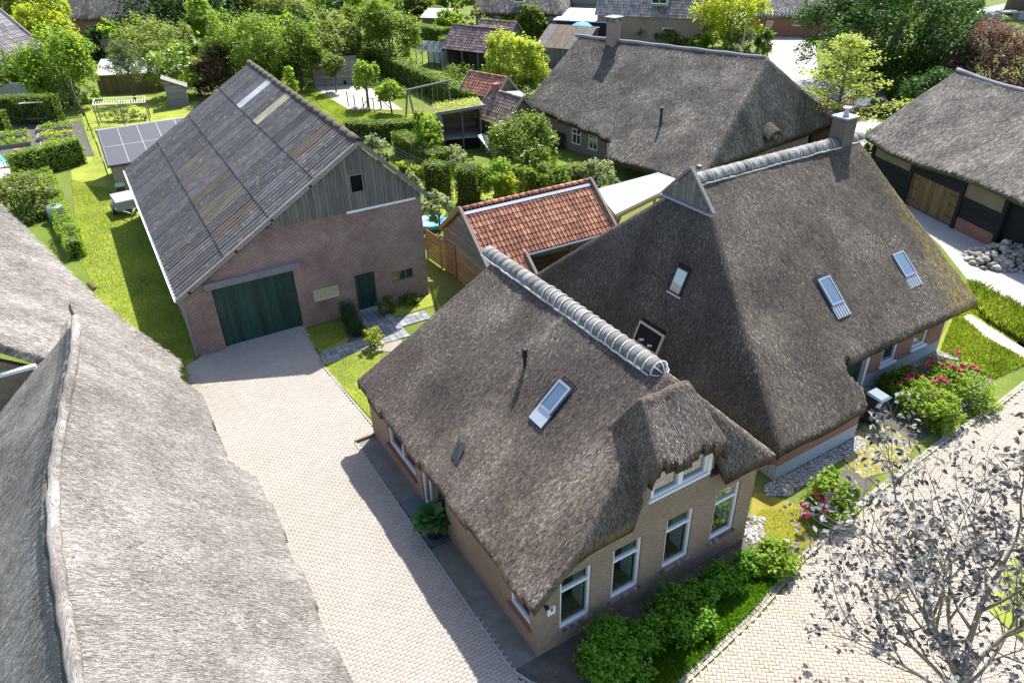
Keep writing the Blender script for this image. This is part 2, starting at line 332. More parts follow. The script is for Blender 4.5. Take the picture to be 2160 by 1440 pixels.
# ---------------------------------------------------------------- building helpers
def smin(a, b, k=0.25): h = np.clip(0.5 + 0.5 * (b - a) / k, 0, 1); return b * (1 - h) + a * h - k * h * (1 - h)
def smax(a, b, k=0.25): return -smin(-a, -b, k)
def thatch(T, fn, u0, u1, v0, v1, step, mask, th, mat, smat, nst, seed, moss=None, rough=0.022, slen=(0.045, 0.12), swid=(0.007, 0.016), name='thatch', lift=0.006):
    nu, nv = int((u1 - u0) / step) + 1, int((v1 - v0) / step) + 1
    U, V = np.meshgrid(np.linspace(u0, u1, nu), np.linspace(v0, v1, nv), indexing='ij')
    base = fn(U, V); e = 0.12
    gu, gv = (fn(U + e, V) - fn(U - e, V)) / (2 * e), (fn(U, V + e) - fn(U, V - e)) / (2 * e)
    k = np.sqrt(gu ** 2 + gv ** 2) + 1e-6; du, dv = -gu / k, -gv / k
    Z = base + fbm(U * 0.45, V * 0.45, seed, 2) * 0.09 + fbm(U * 3.1, V * 3.1, seed + 5, 2) * rough
    s = (U * du + V * dv) * np.sqrt(1 + k * k); t = -U * dv + V * du
    uc, vc = (U[:-1, :-1] + U[1:, 1:]) / 2, (V[:-1, :-1] + V[1:, 1:]) / 2
    keep = mask(uc, vc) if mask is not None else np.ones_like(uc, bool)
    idx = np.arange(nu * nv).reshape(nu, nv)
    a, b, c, d = idx[:-1, :-1][keep], idx[1:, :-1][keep], idx[1:, 1:][keep], idx[:-1, 1:][keep]
    top = np.stack([a, b, c, d], 1); N = nu * nv; bot = top[:, ::-1] + N
    kp = np.pad(keep, 1); sk = []
    ii, jj = np.nonzero(keep)
    for di, dj, e0, e1 in ((-1, 0, (0, 1), (0, 0)), (1, 0, (1, 0), (1, 1)), (0, -1, (0, 0), (1, 0)), (0, 1, (1, 1), (0, 1))):
        m = ~kp[ii + 1 + di, jj + 1 + dj]; p = idx[ii[m] + e0[0], jj[m] + e0[1]]; q = idx[ii[m] + e1[0], jj[m] + e1[1]]
        sk.append(np.stack([p, p + N, q + N, q], 1))
    F = np.concatenate([top, bot] + sk)
    thk = th * np.minimum(np.sqrt(1 + k * k), 1.6)
    VV = np.concatenate([np.stack([U, V, Z], -1).reshape(-1, 3), np.stack([U, V, Z - thk], -1).reshape(-1, 3)])
    ST = np.stack([s, t, np.zeros_like(s)], -1).reshape(-1, 3); ST = np.concatenate([ST, ST + np.array([0.35, 0, 0])])
    mo = moss(U, V).ravel() if moss else np.zeros(N); mo = np.concatenate([mo, mo])
    used = np.unique(F); rem = np.zeros(2 * N, np.int64); rem[used] = np.arange(len(used))
    o = mesh(name, VV[used], rem[F], mat, T, True, {'st': ('FLOAT_VECTOR', 'POINT', ST[used]), 'moss': ('FLOAT', 'POINT', mo[used])})
    if nst:
        r = np.random.default_rng(seed + 99); ar = np.sqrt(1 + k[:-1, :-1][keep] ** 2); ar = np.minimum(ar, 3); ch = r.choice(len(ii), nst, p=ar / ar.sum())
        fu, fv = r.random(nst), r.random(nst); i, j = ii[ch], jj[ch]
        def bl(A): return A[i, j] * (1 - fu) * (1 - fv) + A[i + 1, j] * fu * (1 - fv) + A[i + 1, j + 1] * fu * fv + A[i, j + 1] * (1 - fu) * fv
        p = np.stack([bl(U), bl(V), bl(Z)], 1); kk = bl(k); d = np.stack([bl(du), bl(dv), -kk], 1); d /= np.linalg.norm(d, axis=1)[:, None]
        sd = np.stack([-bl(dv), bl(du), np.zeros(nst)], 1); n = np.cross(d, sd); n *= np.sign(n[:, 2:3] + 1e-9)
        L = r.uniform(*slen, nst)[:, None]; Wd = r.uniform(*swid, nst)[:, None] / 2; an = r.normal(0, 0.22, nst)[:, None]
        d2 = d * np.cos(an) + sd * np.sin(an); s2 = -d * np.sin(an) + sd * np.cos(an); lf_ = np.abs(r.normal(lift, lift * .9, nst))[:, None]
        q = p + d2 * L + n * lf_; p = p + n * 0.004
        SV = np.stack([p - s2 * Wd, p + s2 * Wd, q + s2 * Wd * 0.6, q - s2 * Wd * 0.6], 1).reshape(-1, 3)
        rn = np.clip(r.beta(1.6, 2.0, nst) + 0.25 * (fbm(p[:, 0] * .8, p[:, 1] * .8, seed + 3, 2)), 0, 1)
        mesh('reed_ends', SV, np.arange(4 * nst).reshape(-1, 4), smat, T, False, {'rnd': ('FLOAT', 'POINT', np.repeat(rn, 4))}, kind='stuff')
    return o
def wall(T, name, mat, axis, c, th, prof, ops=(), z0=0.0):
    xs = sorted(set([p[0] for p in prof] + [q for o in ops for q in o[:2]])); px, pz = [p[0] for p in prof], [p[1] for p in prof]
    xs = [x for x in xs if px[0] - 1e-6 <= x <= px[-1] + 1e-6]
    top = lambda x: float(np.interp(x, px, pz)); m = MB()
    f = (lambda x, d, z: (x, d, z)) if axis == 'u' else (lambda x, d, z: (d, x, z))
    for xa, xb in zip(xs[:-1], xs[1:]):
        os_ = sorted([o for o in ops if o[0] <= xa + 1e-6 and o[1] >= xb - 1e-6], key=lambda o: o[2]); za = z0
        segs = []
        for o in os_: segs.append((za, za, o[2], o[2])); za = o[3]
        segs.append((za, za, top(xa), top(xb)))
        for b0, b1, t0, t1 in segs:
            if t0 - b0 < 1e-4 and t1 - b1 < 1e-4: continue
            for d in (c, c + th): m.add([f(xa, d, b0), f(xb, d, b1), f(xb, d, t1), f(xa, d, t0)], [(0, 1, 2, 3)])
            if t0 != top(xa) or True: m.add([f(xa, c, t0), f(xb, c, t1), f(xb, c + th, t1), f(xa, c + th, t0)], [(0, 1, 2, 3)])
            m.add([f(xa, c, b0), f(xb, c, b1), f(xb, c + th, b1), f(xa, c + th, b0)], [(0, 1, 2, 3)])
    for o in ops:
        for x in o[:2]: m.add([f(x, c, o[2]), f(x, c + th, o[2]), f(x, c + th, o[3]), f(x, c, o[3])], [(0, 1, 2, 3)])
    for x in (xs[0], xs[-1]): m.add([f(x, c, z0), f(x, c + th, z0), f(x, c + th, top(x)), f(x, c, top(x))], [(0, 1, 2, 3)])
    return m.obj(name, mat, T)
def window(T, axis, c, x0, x1, z0, z1, fmat, gmat, fw=0.09, dep=0.09, cols=1, transom=None, dirn=1, name='window', pm=None):
    """frame plus panes; c is the outer face of the frame, dirn the inward direction"""
    m = MB(); d0, d1 = sorted((c, c + dirn * dep))
    def bx(mm, xa, xb, za, zb, a=None, b=None):
        a = d0 if a is None else a; b = d1 if b is None else b
        mm.box(xa, xb, a, b, za, zb) if axis == 'u' else mm.box(a, b, xa, xb, za, zb)
    bx(m, x0, x1, z0, z0 + fw); bx(m, x0, x1, z1 - fw, z1); bx(m, x0, x0 + fw, z0 + fw, z1 - fw); bx(m, x1 - fw, x1, z0 + fw, z1 - fw)
    zs = [z0 + fw, z1 - fw]
    if transom: bx(m, x0 + fw, x1 - fw, transom - fw / 2, transom + fw / 2); zs = [z0 + fw, transom - fw / 2, transom + fw / 2, z1 - fw]
    w = (x1 - x0 - 2 * fw); cw = w / cols; mw = fw * 0.55
    for i in range(1, cols): bx(m, x0 + fw + i * cw - mw / 2, x0 + fw + i * cw + mw / 2, z0 + fw, z1 - fw)
    o = m.obj(name, fmat, T); g = c + dirn * dep * 0.55
    for k in range(0, len(zs), 2):
        for i in range(cols):
            p = MB(); bx(p, x0 + fw + i * cw, x0 + fw + (i + 1) * cw, zs[k], zs[k + 1], g, g + 0.008); p.obj('pane', gmat, o)
    return o
def half_tile(name, r0, r1, L, mat, n=9, th=0.03):
    V = []; 
    for x, r in ((0, r0), (L, r1)):
        for rr in (r, r - th):
            for k in range(n): t = math.pi * k / (n - 1); V.append((x, rr * math.cos(t), rr * math.sin(t)))
    F = []
    for k in range(n - 1): F += [(k, k + 1, 2 * n + k + 1, 2 * n + k), (n + k, 3 * n + k, 3 * n + k + 1, n + k + 1), (k, n + k, n + k + 1, k + 1), (2 * n + k, 2 * n + k + 1, 3 * n + k + 1, 3 * n + k)]
    return V, F
def ridge_tiles(T, p, q, n, r, mat, sag=0.0, bands=None):
    p, q = np.array(p, float), np.array(q, float); d = (q - p) / n; L = np.linalg.norm(d); V, F = half_tile('ridge_tile', r, r * 1.02, L * 1.03, mat); src = None
    az = math.atan2(d[1], d[0]); pit = -math.asin(d[2] / L); objs = []
    for i in range(n):
        a = p + d * i; a[2] -= sag * math.sin(math.pi * i / n)
        if src is None: src = mesh('ridge_tile', V, F, mat, T, True); o = src
        else: o = inst(src, 'ridge_tile', T)
        o.location = a + np.array([0, 0, random.uniform(-.008, .008)]); o.rotation_euler = (random.uniform(-.03, .03), pit + random.uniform(-.008, .008), az); objs.append(o)
    return objs
def poly_in(poly, x, y):
    poly = np.asarray(poly); ins = np.zeros(np.shape(x), bool); j = len(poly) - 1
    for i in range(len(poly)):
        xi, yi, xj, yj = *poly[i], *poly[j]
        ins ^= ((yi > y) != (yj > y)) & (x < (xj - xi) * (y - yi) / (yj - yi + 1e-12) + xi); j = i
    return ins
def sheet(name, pts, z, mat, kind='structure', step=None):
    pts = [(p[0], p[1]) for p in pts]
    if step is None: o = mesh(name, [(x, y, z) for x, y in pts], [tuple(range(len(pts)))], mat)
    else: o = None
    o['kind'] = kind; return o

# ================================================================ GROUND
M['lawn'] = m_ground('lawn_grass', [(0.25, (0.125, 0.160, 0.022)), (0.5, (0.225, 0.262, 0.032)), (0.78, (0.34, 0.355, 0.085))], 0.6, 20.0, patch=((0.135, 0.165, 0.035), 0.85), patch_scale=0.5)
M['rough_grass'] = m_ground('garden_ground', [(0.28, (0.045, 0.075, 0.012)), (0.5, (0.10, 0.145, 0.018)), (0.75, (0.19, 0.215, 0.04))], 0.5, 9.0, patch=((0.13, 0.115, 0.06), 0.5), patch_scale=0.2)
M['mossy'] = m_ground('mossy_turf', [(0.28, (0.10, 0.095, 0.015)), (0.5, (0.20, 0.175, 0.03)), (0.75, (0.30, 0.26, 0.06))], 1.5, 20.0)
M['soil'] = m_ground('dark_soil', [(0.3, (0.045, 0.04, 0.035)), (0.5, (0.09, 0.08, 0.07)), (0.72, (0.17, 0.155, 0.13))], 2.0, 22.0, patch=((0.07, 0.075, 0.05), 0.5))
M['greysoil'] = m_ground('grey_soil_strip', [(0.3, (0.10, 0.095, 0.085)), (0.5, (0.17, 0.16, 0.145)), (0.72, (0.26, 0.25, 0.23))], 2.0, 30.0, patch=((0.12, 0.13, 0.09), 0.5), patch_scale=0.8)
M['sand'] = m_ground('pale_sand', [(0.3, (0.30, 0.25, 0.20)), (0.5, (0.40, 0.345, 0.29)), (0.72, (0.5, 0.45, 0.39))], 1.5, 18.0)
M['jointsand'] = m_ground('joint_sand', [(0.3, (0.19, 0.165, 0.14)), (0.5, (0.26, 0.228, 0.19)), (0.72, (0.32, 0.285, 0.24))], 2.0, 30.0, patch=((0.20, 0.18, 0.10), 0.6), patch_scale=0.9)
M['asphalt'] = m_ground('pale_street', [(0.3, (0.27, 0.25, 0.235)), (0.5, (0.33, 0.31, 0.29)), (0.72, (0.39, 0.37, 0.35))], 1.0, 12.0)
M['paver'] = m_rnd('concrete_pavers', [(0, (0.325, 0.288, 0.25)), (0.5, (0.365, 0.328, 0.29)), (1, (0.41, 0.37, 0.33))], 0.9, 0.2, (0.35, 0.8, (0.26, 0.225, 0.19)))
M['paver_road'] = m_rnd('clinker_pavers', [(0, (0.31, 0.262, 0.218)), (0.5, (0.375, 0.325, 0.277)), (1, (0.43, 0.38, 0.33))], 0.9, 0.2, (0.5, 0.8, (0.28, 0.235, 0.18)))
M['slab'] = m_tile('grey_paving_slab', (0.15, 0.16, 0.165), (0.20, 0.21, 0.215), (0.27, 0.28, 0.29))
M['kerbstone'] = m_tile('kerb_brick', (0.22, 0.19, 0.15), (0.31, 0.28, 0.21), (0.38, 0.35, 0.27))
M['bluestone'] = m_plain('blue_stone_slab', (0.075, 0.10, 0.13), 0.5, 0.12, 1.5, 0.4)
M['pebble'] = m_rnd('pebbles', [(0, (0.08, 0.075, 0.07)), (0.5, (0.22, 0.205, 0.19)), (1, (0.46, 0.44, 0.41))])
M['cobble'] = m_rnd('mossy_cobbles', [(0, (0.10, 0.10, 0.03)), (0.5, (0.22, 0.205, 0.13)), (1, (0.38, 0.36, 0.30))])
M['stone'] = m_tile('field_stone', (0.16, 0.145, 0.125), (0.27, 0.25, 0.22), (0.40, 0.37, 0.33))

g = mesh('ground', [(-500, -60, 0), (500, -60, 0), (500, 900, 0), (-500, 900, 0)], [(0, 1, 2, 3)], M['rough_grass']); g['kind'] = 'structure'
BARN = dict(loc=(-13.81, 27.5), az=29.2); H1 = dict(loc=(0.457, 12.24), az=30.95); H2 = dict(loc=(8.79, 18.78), az=31.0)
def W2(fr, u, v):
    a = math.radians(fr['az']); return (fr['loc'][0] + u * math.cos(a) - v * math.sin(a), fr['loc'][1] + u * math.sin(a) + v * math.cos(a))

# lawns
sheet('lawn_beside_barn', [P2(395, 772), W2(BARN, 0, .3), W2(BARN, 0, 20), P2(380, 262), P2(420, 215), P2(330, 205), P2(160, 205), P2(185, 290), P2(180, 345), P2(150, 360), P2(165, 545), P2(200, 600), (-19.5, 22.5), (-12.5, 25)], 0.012, M['lawn'])
sheet('lawn_behind_barn', [P2(600, 165), P2(655, 165), P2(735, 230), P2(860, 242), P2(955, 236), P2(890, 290), P2(720, 300), P2(560, 240)], 0.012, M['lawn'])
sheet('small_lawn', [P2(905, 400), P2(1080, 405), P2(1085, 425), P2(985, 450), P2(930, 480), P2(898, 470)], 0.012, M['lawn'])
sheet('lawn_by_driveway', [P2(680, 771), P2(775, 738), P2(800, 745), P2(800, 905), P2(790, 890)], 0.03, M['lawn'])
sheet('shaded_lawn', [P2(642, 697), P2(744, 672), P2(752, 712), P2(676, 745)], 0.03, M['lawn'])
sheet('lawn_by_green_door', [P2(802, 668), P2(905, 622), P2(930, 600), P2(915, 645), P2(830, 672)], 0.03, M['lawn'])
sheet('meadow', [W2(H2, 12, 1.8), P2(2040, 590), P2(2160, 660), P2(2420, 760), P2(2300, 700), P2(2160, 770), P2(2095, 800), P2(1990, 745)], 0.02, M['lawn'])
sheet('mossy_verge', [P2(1590, 1035), P2(1720, 1075), P2(1720, 1150), P2(1690, 1170), P2(1640, 1150), P2(1575, 1130)], 0.02, M['mossy'])
sheet('road_island', [P2(2085, 1290), P2(2120, 1200), P2(2160, 1155), P2(2300, 1050), P2(2500, 1300), P2(2200, 1400)], 0.075, M['lawn'])
sheet('sand_path', [P2(2028, 668), P2(2045, 664), P2(2095, 695), P2(2165, 738), P2(2240, 775), P2(2160, 755), P2(2080, 712)], 0.028, M['sand'])
sheet('chicken_run_sand', [P2(655, 178), P2(760, 172), P2(850, 232), P2(735, 232)], 0.02, M['sand'])
# soil beds round the near house
sheet('soil_strip', [W2(H1, -.72, .0), W2(H1, -.72, 4.9), W2(H1, 0, 4.9), W2(H1, 0, 0)], 0.03, M['greysoil'])
sheet('soil_strip', [W2(H1, -.72, 7.26), W2(H1, -.72, 11.0), W2(H1, 0, 11.0), W2(H1, 0, 7.26)], 0.03, M['greysoil'])
sheet('front_bed', [W2(H1, -.72, 0), W2(H1, 7.65, 0), P2(1640, 1150), P2(1688, 1172), P2(1584, 1296), P2(1432, 1440), P2(1300, 1560), W2(H1, -.72, -3)], 0.026, M['soil'])
sheet('flower_bed', [P2(1840, 868), P2(1900, 790), P2(1975, 745), P2(2095, 800), P2(2080, 850), P2(1925, 935), P2(1880, 905)], 0.026, M['soil'])
sheet('flower_bed', [P2(1700, 1030), P2(1780, 990), P2(1850, 1010), P2(1760, 1120), P2(1710, 1090)], 0.026, M['soil'])
sheet('bed_by_hedge', [P2(728, 700), P2(752, 696), P2(778, 730), P2(745, 742)], 0.034, M['soil'])
# street behind
sheet('street', [P2(2010, 470), P2(2160, 560), P2(2400, 640), P2(2500, 740), P2(2160, 648), P2(2040, 590), P2(1985, 520), P2(1900, 440), P2(1840, 370), P2(1800, 300), P2(1700, 240), P2(1640, 180), P2(1615, 100), P2(1500, 40), P2(1560, 20), P2(1720, 95), P2(1725, 150), P2(1860, 262), P2(1990, 265), P2(1880, 360)], 0.016, M['asphalt'])
sheet('street', [P2(1990, 35), P2(2160, 0), P2(2160, 12), P2(2050, 32), P2(1960, 48)], 0.016, M['asphalt'])

# ---- brick paving, laid brick by brick
def lay(parent_name, poly, az, origin, L, Wd, gap, herring, zt, mat, base_mat, label=None, nbig=300, seed=1):
    base = sheet(parent_name, poly, zt - 0.028, base_mat)
    poly = np.array([(p[0], p[1]) for p in poly]); a = math.radians(az); ca, sa = math.cos(a), math.sin(a)
    loc = np.stack([(poly[:, 0] - origin[0]) * ca + (poly[:, 1] - origin[1]) * sa, -(poly[:, 0] - origin[0]) * sa + (poly[:, 1] - origin[1]) * ca], 1)
    (u0, v0), (u1, v1) = loc.min(0), loc.max(0); C = []
    if not herring:
        nr = int((v1 - v0) / Wd) + 1
        for j in range(nr):
            us = np.arange(u0 + (0.5 * L if j % 2 else 0), u1, L); C.append(np.stack([us, np.full_like(us, v0 + (j + .5) * Wd), np.zeros_like(us)], 1))
    else:
        n = int(max(u1 - u0, v1 - v0) / Wd) + 4; i, j = np.meshgrid(np.arange(-2, n + 2), np.arange(-2, n + 2), indexing='ij'); k = (i - j) % 4
        h = k == 0; C.append(np.stack([u0 + (i[h] + 1.0) * Wd, v0 + (j[h] + .5) * Wd, 0 * i[h]], 1)); h = k == 3
        C.append(np.stack([u0 + (i[h] + .5) * Wd, v0 + (j[h] + 1.0) * Wd, 0 * i[h] + 1], 1))
    C = np.concatenate(C).astype(float); wx = origin[0] + C[:, 0] * ca - C[:, 1] * sa; wy = origin[1] + C[:, 0] * sa + C[:, 1] * ca
    k = poly_in(poly, wx, wy); C, wx, wy = C[k], wx[k], wy[k]; n = len(C); r = np.random.default_rng(seed)
    al = a + C[:, 2] * math.pi / 2 + r.normal(0, 0.012, n); hl, hw = L / 2 - gap / 2, Wd / 2 - gap / 2
    q = np.array([(-1, -1), (1, -1), (1, 1), (-1, 1)], float); ch = 0.006
    top = zt + r.normal(0, 0.0016, n)[:, None] + q[None, :, 0] * r.normal(0, 0.0012, n)[:, None] + q[None, :, 1] * r.normal(0, 0.0012, n)[:, None]
    def ring(ins, z): x = q[None, :, 0] * (hl - ins); y = q[None, :, 1] * (hw - ins); c_, s_ = np.cos(al)[:, None], np.sin(al)[:, None]; return np.stack([wx[:, None] + x * c_ - y * s_, wy[:, None] + x * s_ + y * c_, z], -1)
    VV = np.concatenate([ring(ch, top), ring(0, top - ch), ring(0, np.full_like(top, zt - 0.03))], 1)
    f = [(0, 1, 2, 3)] + [(0 + i, 4 + i, 4 + (i + 1) % 4, (i + 1) % 4) for i in range(4)] + [(4 + i, 8 + i, 8 + (i + 1) % 4, 4 + (i + 1) % 4) for i in range(4)]
    f = np.array(f); rn = np.clip(r.normal(0.5, 0.22, n), 0, 1)
    dist = np.hypot(wx, wy) + 0.0; px = 1080 + 1559.7 * wx / (wy * 0.849 + 9.24); vis = (px > 10) & (px < 2150)
    depth = wy * 0.849 + 9.24; py = 720 + 1559.7 * ((CAM_H - 0) * 0.849 - wy * 0.528) / depth; vis &= py < 1435
    order = np.argsort(np.where(vis, dist, 1e6)); big = order[:nbig]; rest = order[nbig:]
    mesh('pavers', VV[rest].reshape(-1, 3), (f[None] + 12 * np.arange(len(rest))[:, None, None]).reshape(-1, 4), mat, base, False, {'rnd': ('FLOAT', 'POINT', np.repeat(rn[rest], 12))}, kind='stuff')
    for b in big:
        c = np.array([wx[b], wy[b], 0]); o = mesh('paver', VV[b] - c, f, mat, base, False, {'rnd': ('FLOAT', 'POINT', np.full(12, rn[b]))}); o.location = c
    return base
drive = [P2(392, 774), W2(BARN, .2, 0), W2(BARN, 4.72, 0), P2(680, 771), P2(792, 908), W2(H1, 0, 11.03), W2(H1, -.74, 11.03), W2(H1, -.74, -.3), W2(H1, -.74, -3.5), (-6.0, 5.5), (-9.5, 8), (-8.5, 15), (-11, 20.5), (-13, 24.5)]
lay('driveway', drive, 30.5, (-6, 12), 0.21, 0.105, 0.008, False, 0.05, M['paver'], M['jointsand'], seed=3)
road = [P2(1455, 1440), P2(1600, 1305), P2(1705, 1182), P2(1850, 1050), P2(2005, 930), P2(2110, 865), P2(2300, 690), P2(2600, 800), P2(2700, 1200), (22, 9), (13, 4), (4, 7.5)]
lay('brick_road', road, 38.5 + 45, (4, 5), 0.21, 0.105, 0.008, True, 0.045, M['paver_road'], M['jointsand'], seed=4)
def course(name, pts, L, Wd, h, zt, mat, label=None):
    """a row of kerb bricks along a line"""
    root = bpy.data.objects.new(name, None); COL.objects.link(root); root['kind'] = 'structure'; src = None
    for p, q in zip(pts[:-1], pts[1:]):
        p, q = np.array(p[:2]), np.array(q[:2]); d = q - p; n = max(1, int(round(np.linalg.norm(d) / L))); d = d / n; az = math.atan2(d[1], d[0])
        for i in range(n):
            c = p + d * (i + .5)
            if src is None: m = MB(); l = L / 2 - .005; m.add([(-l, -Wd / 2, -h), (l, -Wd / 2, -h), (l, Wd / 2, -h), (-l, Wd / 2, -h), (-l + .006, -Wd / 2 + .006, 0), (l - .006, -Wd / 2 + .006, 0), (l - .006, Wd / 2 - .006, 0), (-l + .006, Wd / 2 - .006, 0)], [(4, 5, 6, 7), (0, 1, 5, 4), (1, 2, 6, 5), (2, 3, 7, 6), (3, 0, 4, 7)]); src = o = m.obj('kerb_brick', mat, root)
            else: o = inst(src, 'kerb_brick', root)
            o.location = (c[0], c[1], zt + random.uniform(-.004, .004)); o.rotation_euler = (0, 0, az + random.uniform(-.01, .01)); o.scale = (np.linalg.norm(d) / L, 1, 1)
    return root
kl = [P(1440, 1445), P(1592, 1302), P(1697, 1178), P(1842, 1046), P(1997, 928), P(2102, 860), P(2210, 775)]
course('kerb', kl, 0.21, 0.105, 0.09, 0.056, M['kerbstone'])
kl2 = [p + np.array([-.073, .083, 0]) for p in kl]; course('kerb', kl2, 0.21, 0.105, 0.09, 0.05, M['kerbstone'])
course('edging', [W2(H1, -.78, 11.03), W2(H1, -.78, 0), W2(H1, -.55, -.55), W2(H1, .2, -1.5), W2(H1, .2, -3)], 1.0, 0.08, 0.12, 0.085, M['concrete'])
course('edging', [P2(640, 697), P2(678, 769), P2(792, 905)], 1.0, 0.06, 0.12, 0.075, M['concrete'])
# slab path
root = bpy.data.objects.new('slab_path', None); COL.objects.link(root); root['kind'] = 'structure'
m = MB(); m.add([(-.145, -.145, -.05), (.145, -.145, -.05), (.145, .145, -.05), (-.145, .145, -.05), (-.14, -.14, 0), (.14, -.14, 0), (.14, .14, 0), (-.14, .14, 0)], [(4, 5, 6, 7), (0, 1, 5, 4), (1, 2, 6, 5), (2, 3, 7, 6), (3, 0, 4, 7)]); src = m.obj('paving_slab', M['slab'], root); first = True
sheet('path_bed', [P2(676, 746), P2(728, 722), P2(778, 730), P2(776, 672), P2(750, 668), P2(800, 660), P2(845, 700), P2(850, 745), P2(776, 738), P2(681, 771)], 0.02, M['jointsand'])
def slabs(fr, u0, u1, v0, v1):
    global first
    nu, nv = max(1, round((u1 - u0) / .3)), max(1, round((v1 - v0) / .3))
    for i in range(nu):
        for j in range(nv):
            x, y = W2(fr, u0 + (i + .5) * .3, v0 + (j + .5) * .3); o = src if first else inst(src, 'paving_slab', root); first = False
            o.location = (x, y, .055 + random.uniform(-.004, .004)); o.rotation_euler = (random.uniform(-.01, .01), random.uniform(-.01, .01), math.radians(fr['az']) + random.uniform(-.01, .01))
slabs(BARN, 4.75, 7.15, -3.35, -2.45); slabs(BARN, 7.15, 8.65, -3.35, -.1); slabs(BARN, 8.65, 10.1, -2.4, -1.5)
m = MB(); m.box(-.70, .0, 4.93, 7.23, 0, .10); o = m.obj('doorstep_slab', M['bluestone']); o['kind'] = 'structure'; o.location = (*H1['loc'], 0); o.rotation_euler = (0, 0, math.radians(H1['az']))
m = MB(); m.box(-.78, .05, 11.0, 11.07, 0, .13); o = m.obj('edging_board', M['wood_brown_x']); o['kind'] = 'structure'; o.location = (*H1['loc'], 0); o.rotation_euler = (0, 0, math.radians(H1['az']))

def pebbles(name, poly, n, smin_, smax_, z, mat, seed, flat=0.6, kind='stuff'):
    poly = np.array([(p[0], p[1]) for p in poly]); r = np.random.default_rng(seed); lo, hi = poly.min(0), poly.max(0)
    x = r.uniform(lo[0], hi[0], n * 4); y = r.uniform(lo[1], hi[1], n * 4); k = poly_in(poly, x, y); x, y = x[k][:n], y[k][:n]; n = len(x)
    oc = np.array([(1, 0, 0), (.5, .87, 0), (-.5, .87, 0), (-1, 0, 0), (-.5, -.87, 0), (.5, -.87, 0), (0.1, 0.05, 1)], float)
    oc = np.concatenate([oc[:6], oc[:6] * np.array([.72, .72, 1]) + np.array([0, 0, .6]), oc[6:] * np.array([1, 1, .85])])
    s = r.uniform(smin_, smax_, n); sc3 = np.stack([s, s * r.uniform(.6, 1, n), s * flat], 1); an = r.uniform(0, 6.28, n); c, sn = np.cos(an), np.sin(an)
    v = oc[None] * sc3[:, None]; v *= r.uniform(.85, 1.1, v.shape); X = v[..., 0] * c[:, None] - v[..., 1] * sn[:, None] + x[:, None]; Y = v[..., 0] * sn[:, None] + v[..., 1] * c[:, None] + y[:, None]
    VV = np.stack([X, Y, v[..., 2] + z], -1).reshape(-1, 3)
    f = np.array([(i, (i + 1) % 6, 6 + (i + 1) % 6) for i in range(6)] + [(i, 6 + (i + 1) % 6, 6 + i) for i in range(6)] + [(6 + i, 6 + (i + 1) % 6, 12) for i in range(6)])
    o = mesh(name, VV, (f[None] + 13 * np.arange(n)[:, None, None]).reshape(-1, 3), mat, None, False, {'rnd': ('FLOAT', 'POINT', np.repeat(r.random(n), 13))}); o['kind'] = kind; return o
gp = [W2(H2, 7.0, 1.78), W2(H2, 12.1, 1.78), W2(H2, 12.3, 1.2), P2(2040, 765), P2(1975, 752), P2(1895, 795), W2(H2, 7.0, .95)]
sheet('pebble_strip', gp, .03, M['greysoil']); tag(pebbles('pebbles', gp, 6500, .02, .05, .03, M['pebble'], 5), 'grey pebbles along the far part of the red brick wall', 'pebbles')
gp = [W2(H2, -.5, -.05), W2(H2, 4.3, -.05), W2(H2, 4.3, -.5), W2(H2, 1.8, -.6), W2(H2, -.2, -.8), W2(H2, -.8, -.4)]
sheet('pebble_strip', gp, .032, M['greysoil']); tag(pebbles('pebbles', gp, 5500, .02, .06, .03, M['pebble'], 6), 'grey pebbles under the low thatched corner behind the purple tree', 'pebbles')
gp = [P2(1832, 880), P2(1885, 905), P2(1930, 940), P2(1905, 985), P2(1820, 1010), P2(1770, 960)]
sheet('cobble_patch', gp, .028, M['mossy']); tag(pebbles('cobbles', gp, 1000, .05, .09, .015, M['cobble'], 8, .3), 'mossy round cobbles beside the grey wheelie bin', 'cobbles')
gp = [P2(1578, 1085), P2(1610, 1095), P2(1612, 1135), P2(1585, 1150), P2(1565, 1140)]
tag(pebbles('stones', gp, 130, .05, .11, .03, M['pebble'], 9, .6), 'loose stones at the right corner of the near house', 'stones')

# ================================================================ BARN with the corrugated roof
T = thing('barn', 'brick barn with corrugated roof, wooden gable and wide green double doors', 'barn', BARN['loc'], BARN['az'])
BW, BL, ZL, ZR, UR, ZT = 11.12, 19.4, 2.95, 5.2, 8.44, 8.12
kL, kR = (ZT - ZL) / (UR + .1), (ZT - ZR) / (BW + .2 - UR)
zl = lambda u: ZL + kL * (u + .1); zr_ = lambda u: ZT - kR * (u - UR)
ops = [(1.2, 4.72, .0, 3.05), (5.43, 6.61, 1.16, 1.75), (7.44, 8.42, .0, 2.02), (9.27, 10.41, 1.1, 1.66)]
wall(T, 'front_wall', M['brick_barn'], 'u', 0, .3, [(0, zl(0) - .2), (3.93, 5.18), (BW, 5.18)], ops)
wall(T, 'side_wall', M['brick_barn'], 'v', 0, .3, [(.3, 2.75), (BL, 2.75)]); wall(T, 'side_wall', M['brick_barn'], 'v', BW - .3, .3, [(.3, 5.0), (BL, 5.0)])
wall(T, 'back_wall', M['brick_barn'], 'u', BL - .3, .3, [(.3, 2.8), (UR, 7.8), (BW - .3, 5.0)])
m = MB(); m.prism([(.4, .02), (.4, 2.8), (3.6, 4.6), (BW - .4, 4.6), (BW - .4, .02)], 1, .9, 1.0); m.prism([(4.4, 5.1), (UR, 7.7), (BW - .4, 5.1)], 1, .28, .3); m.obj('inner_screen', M['dark'], T)
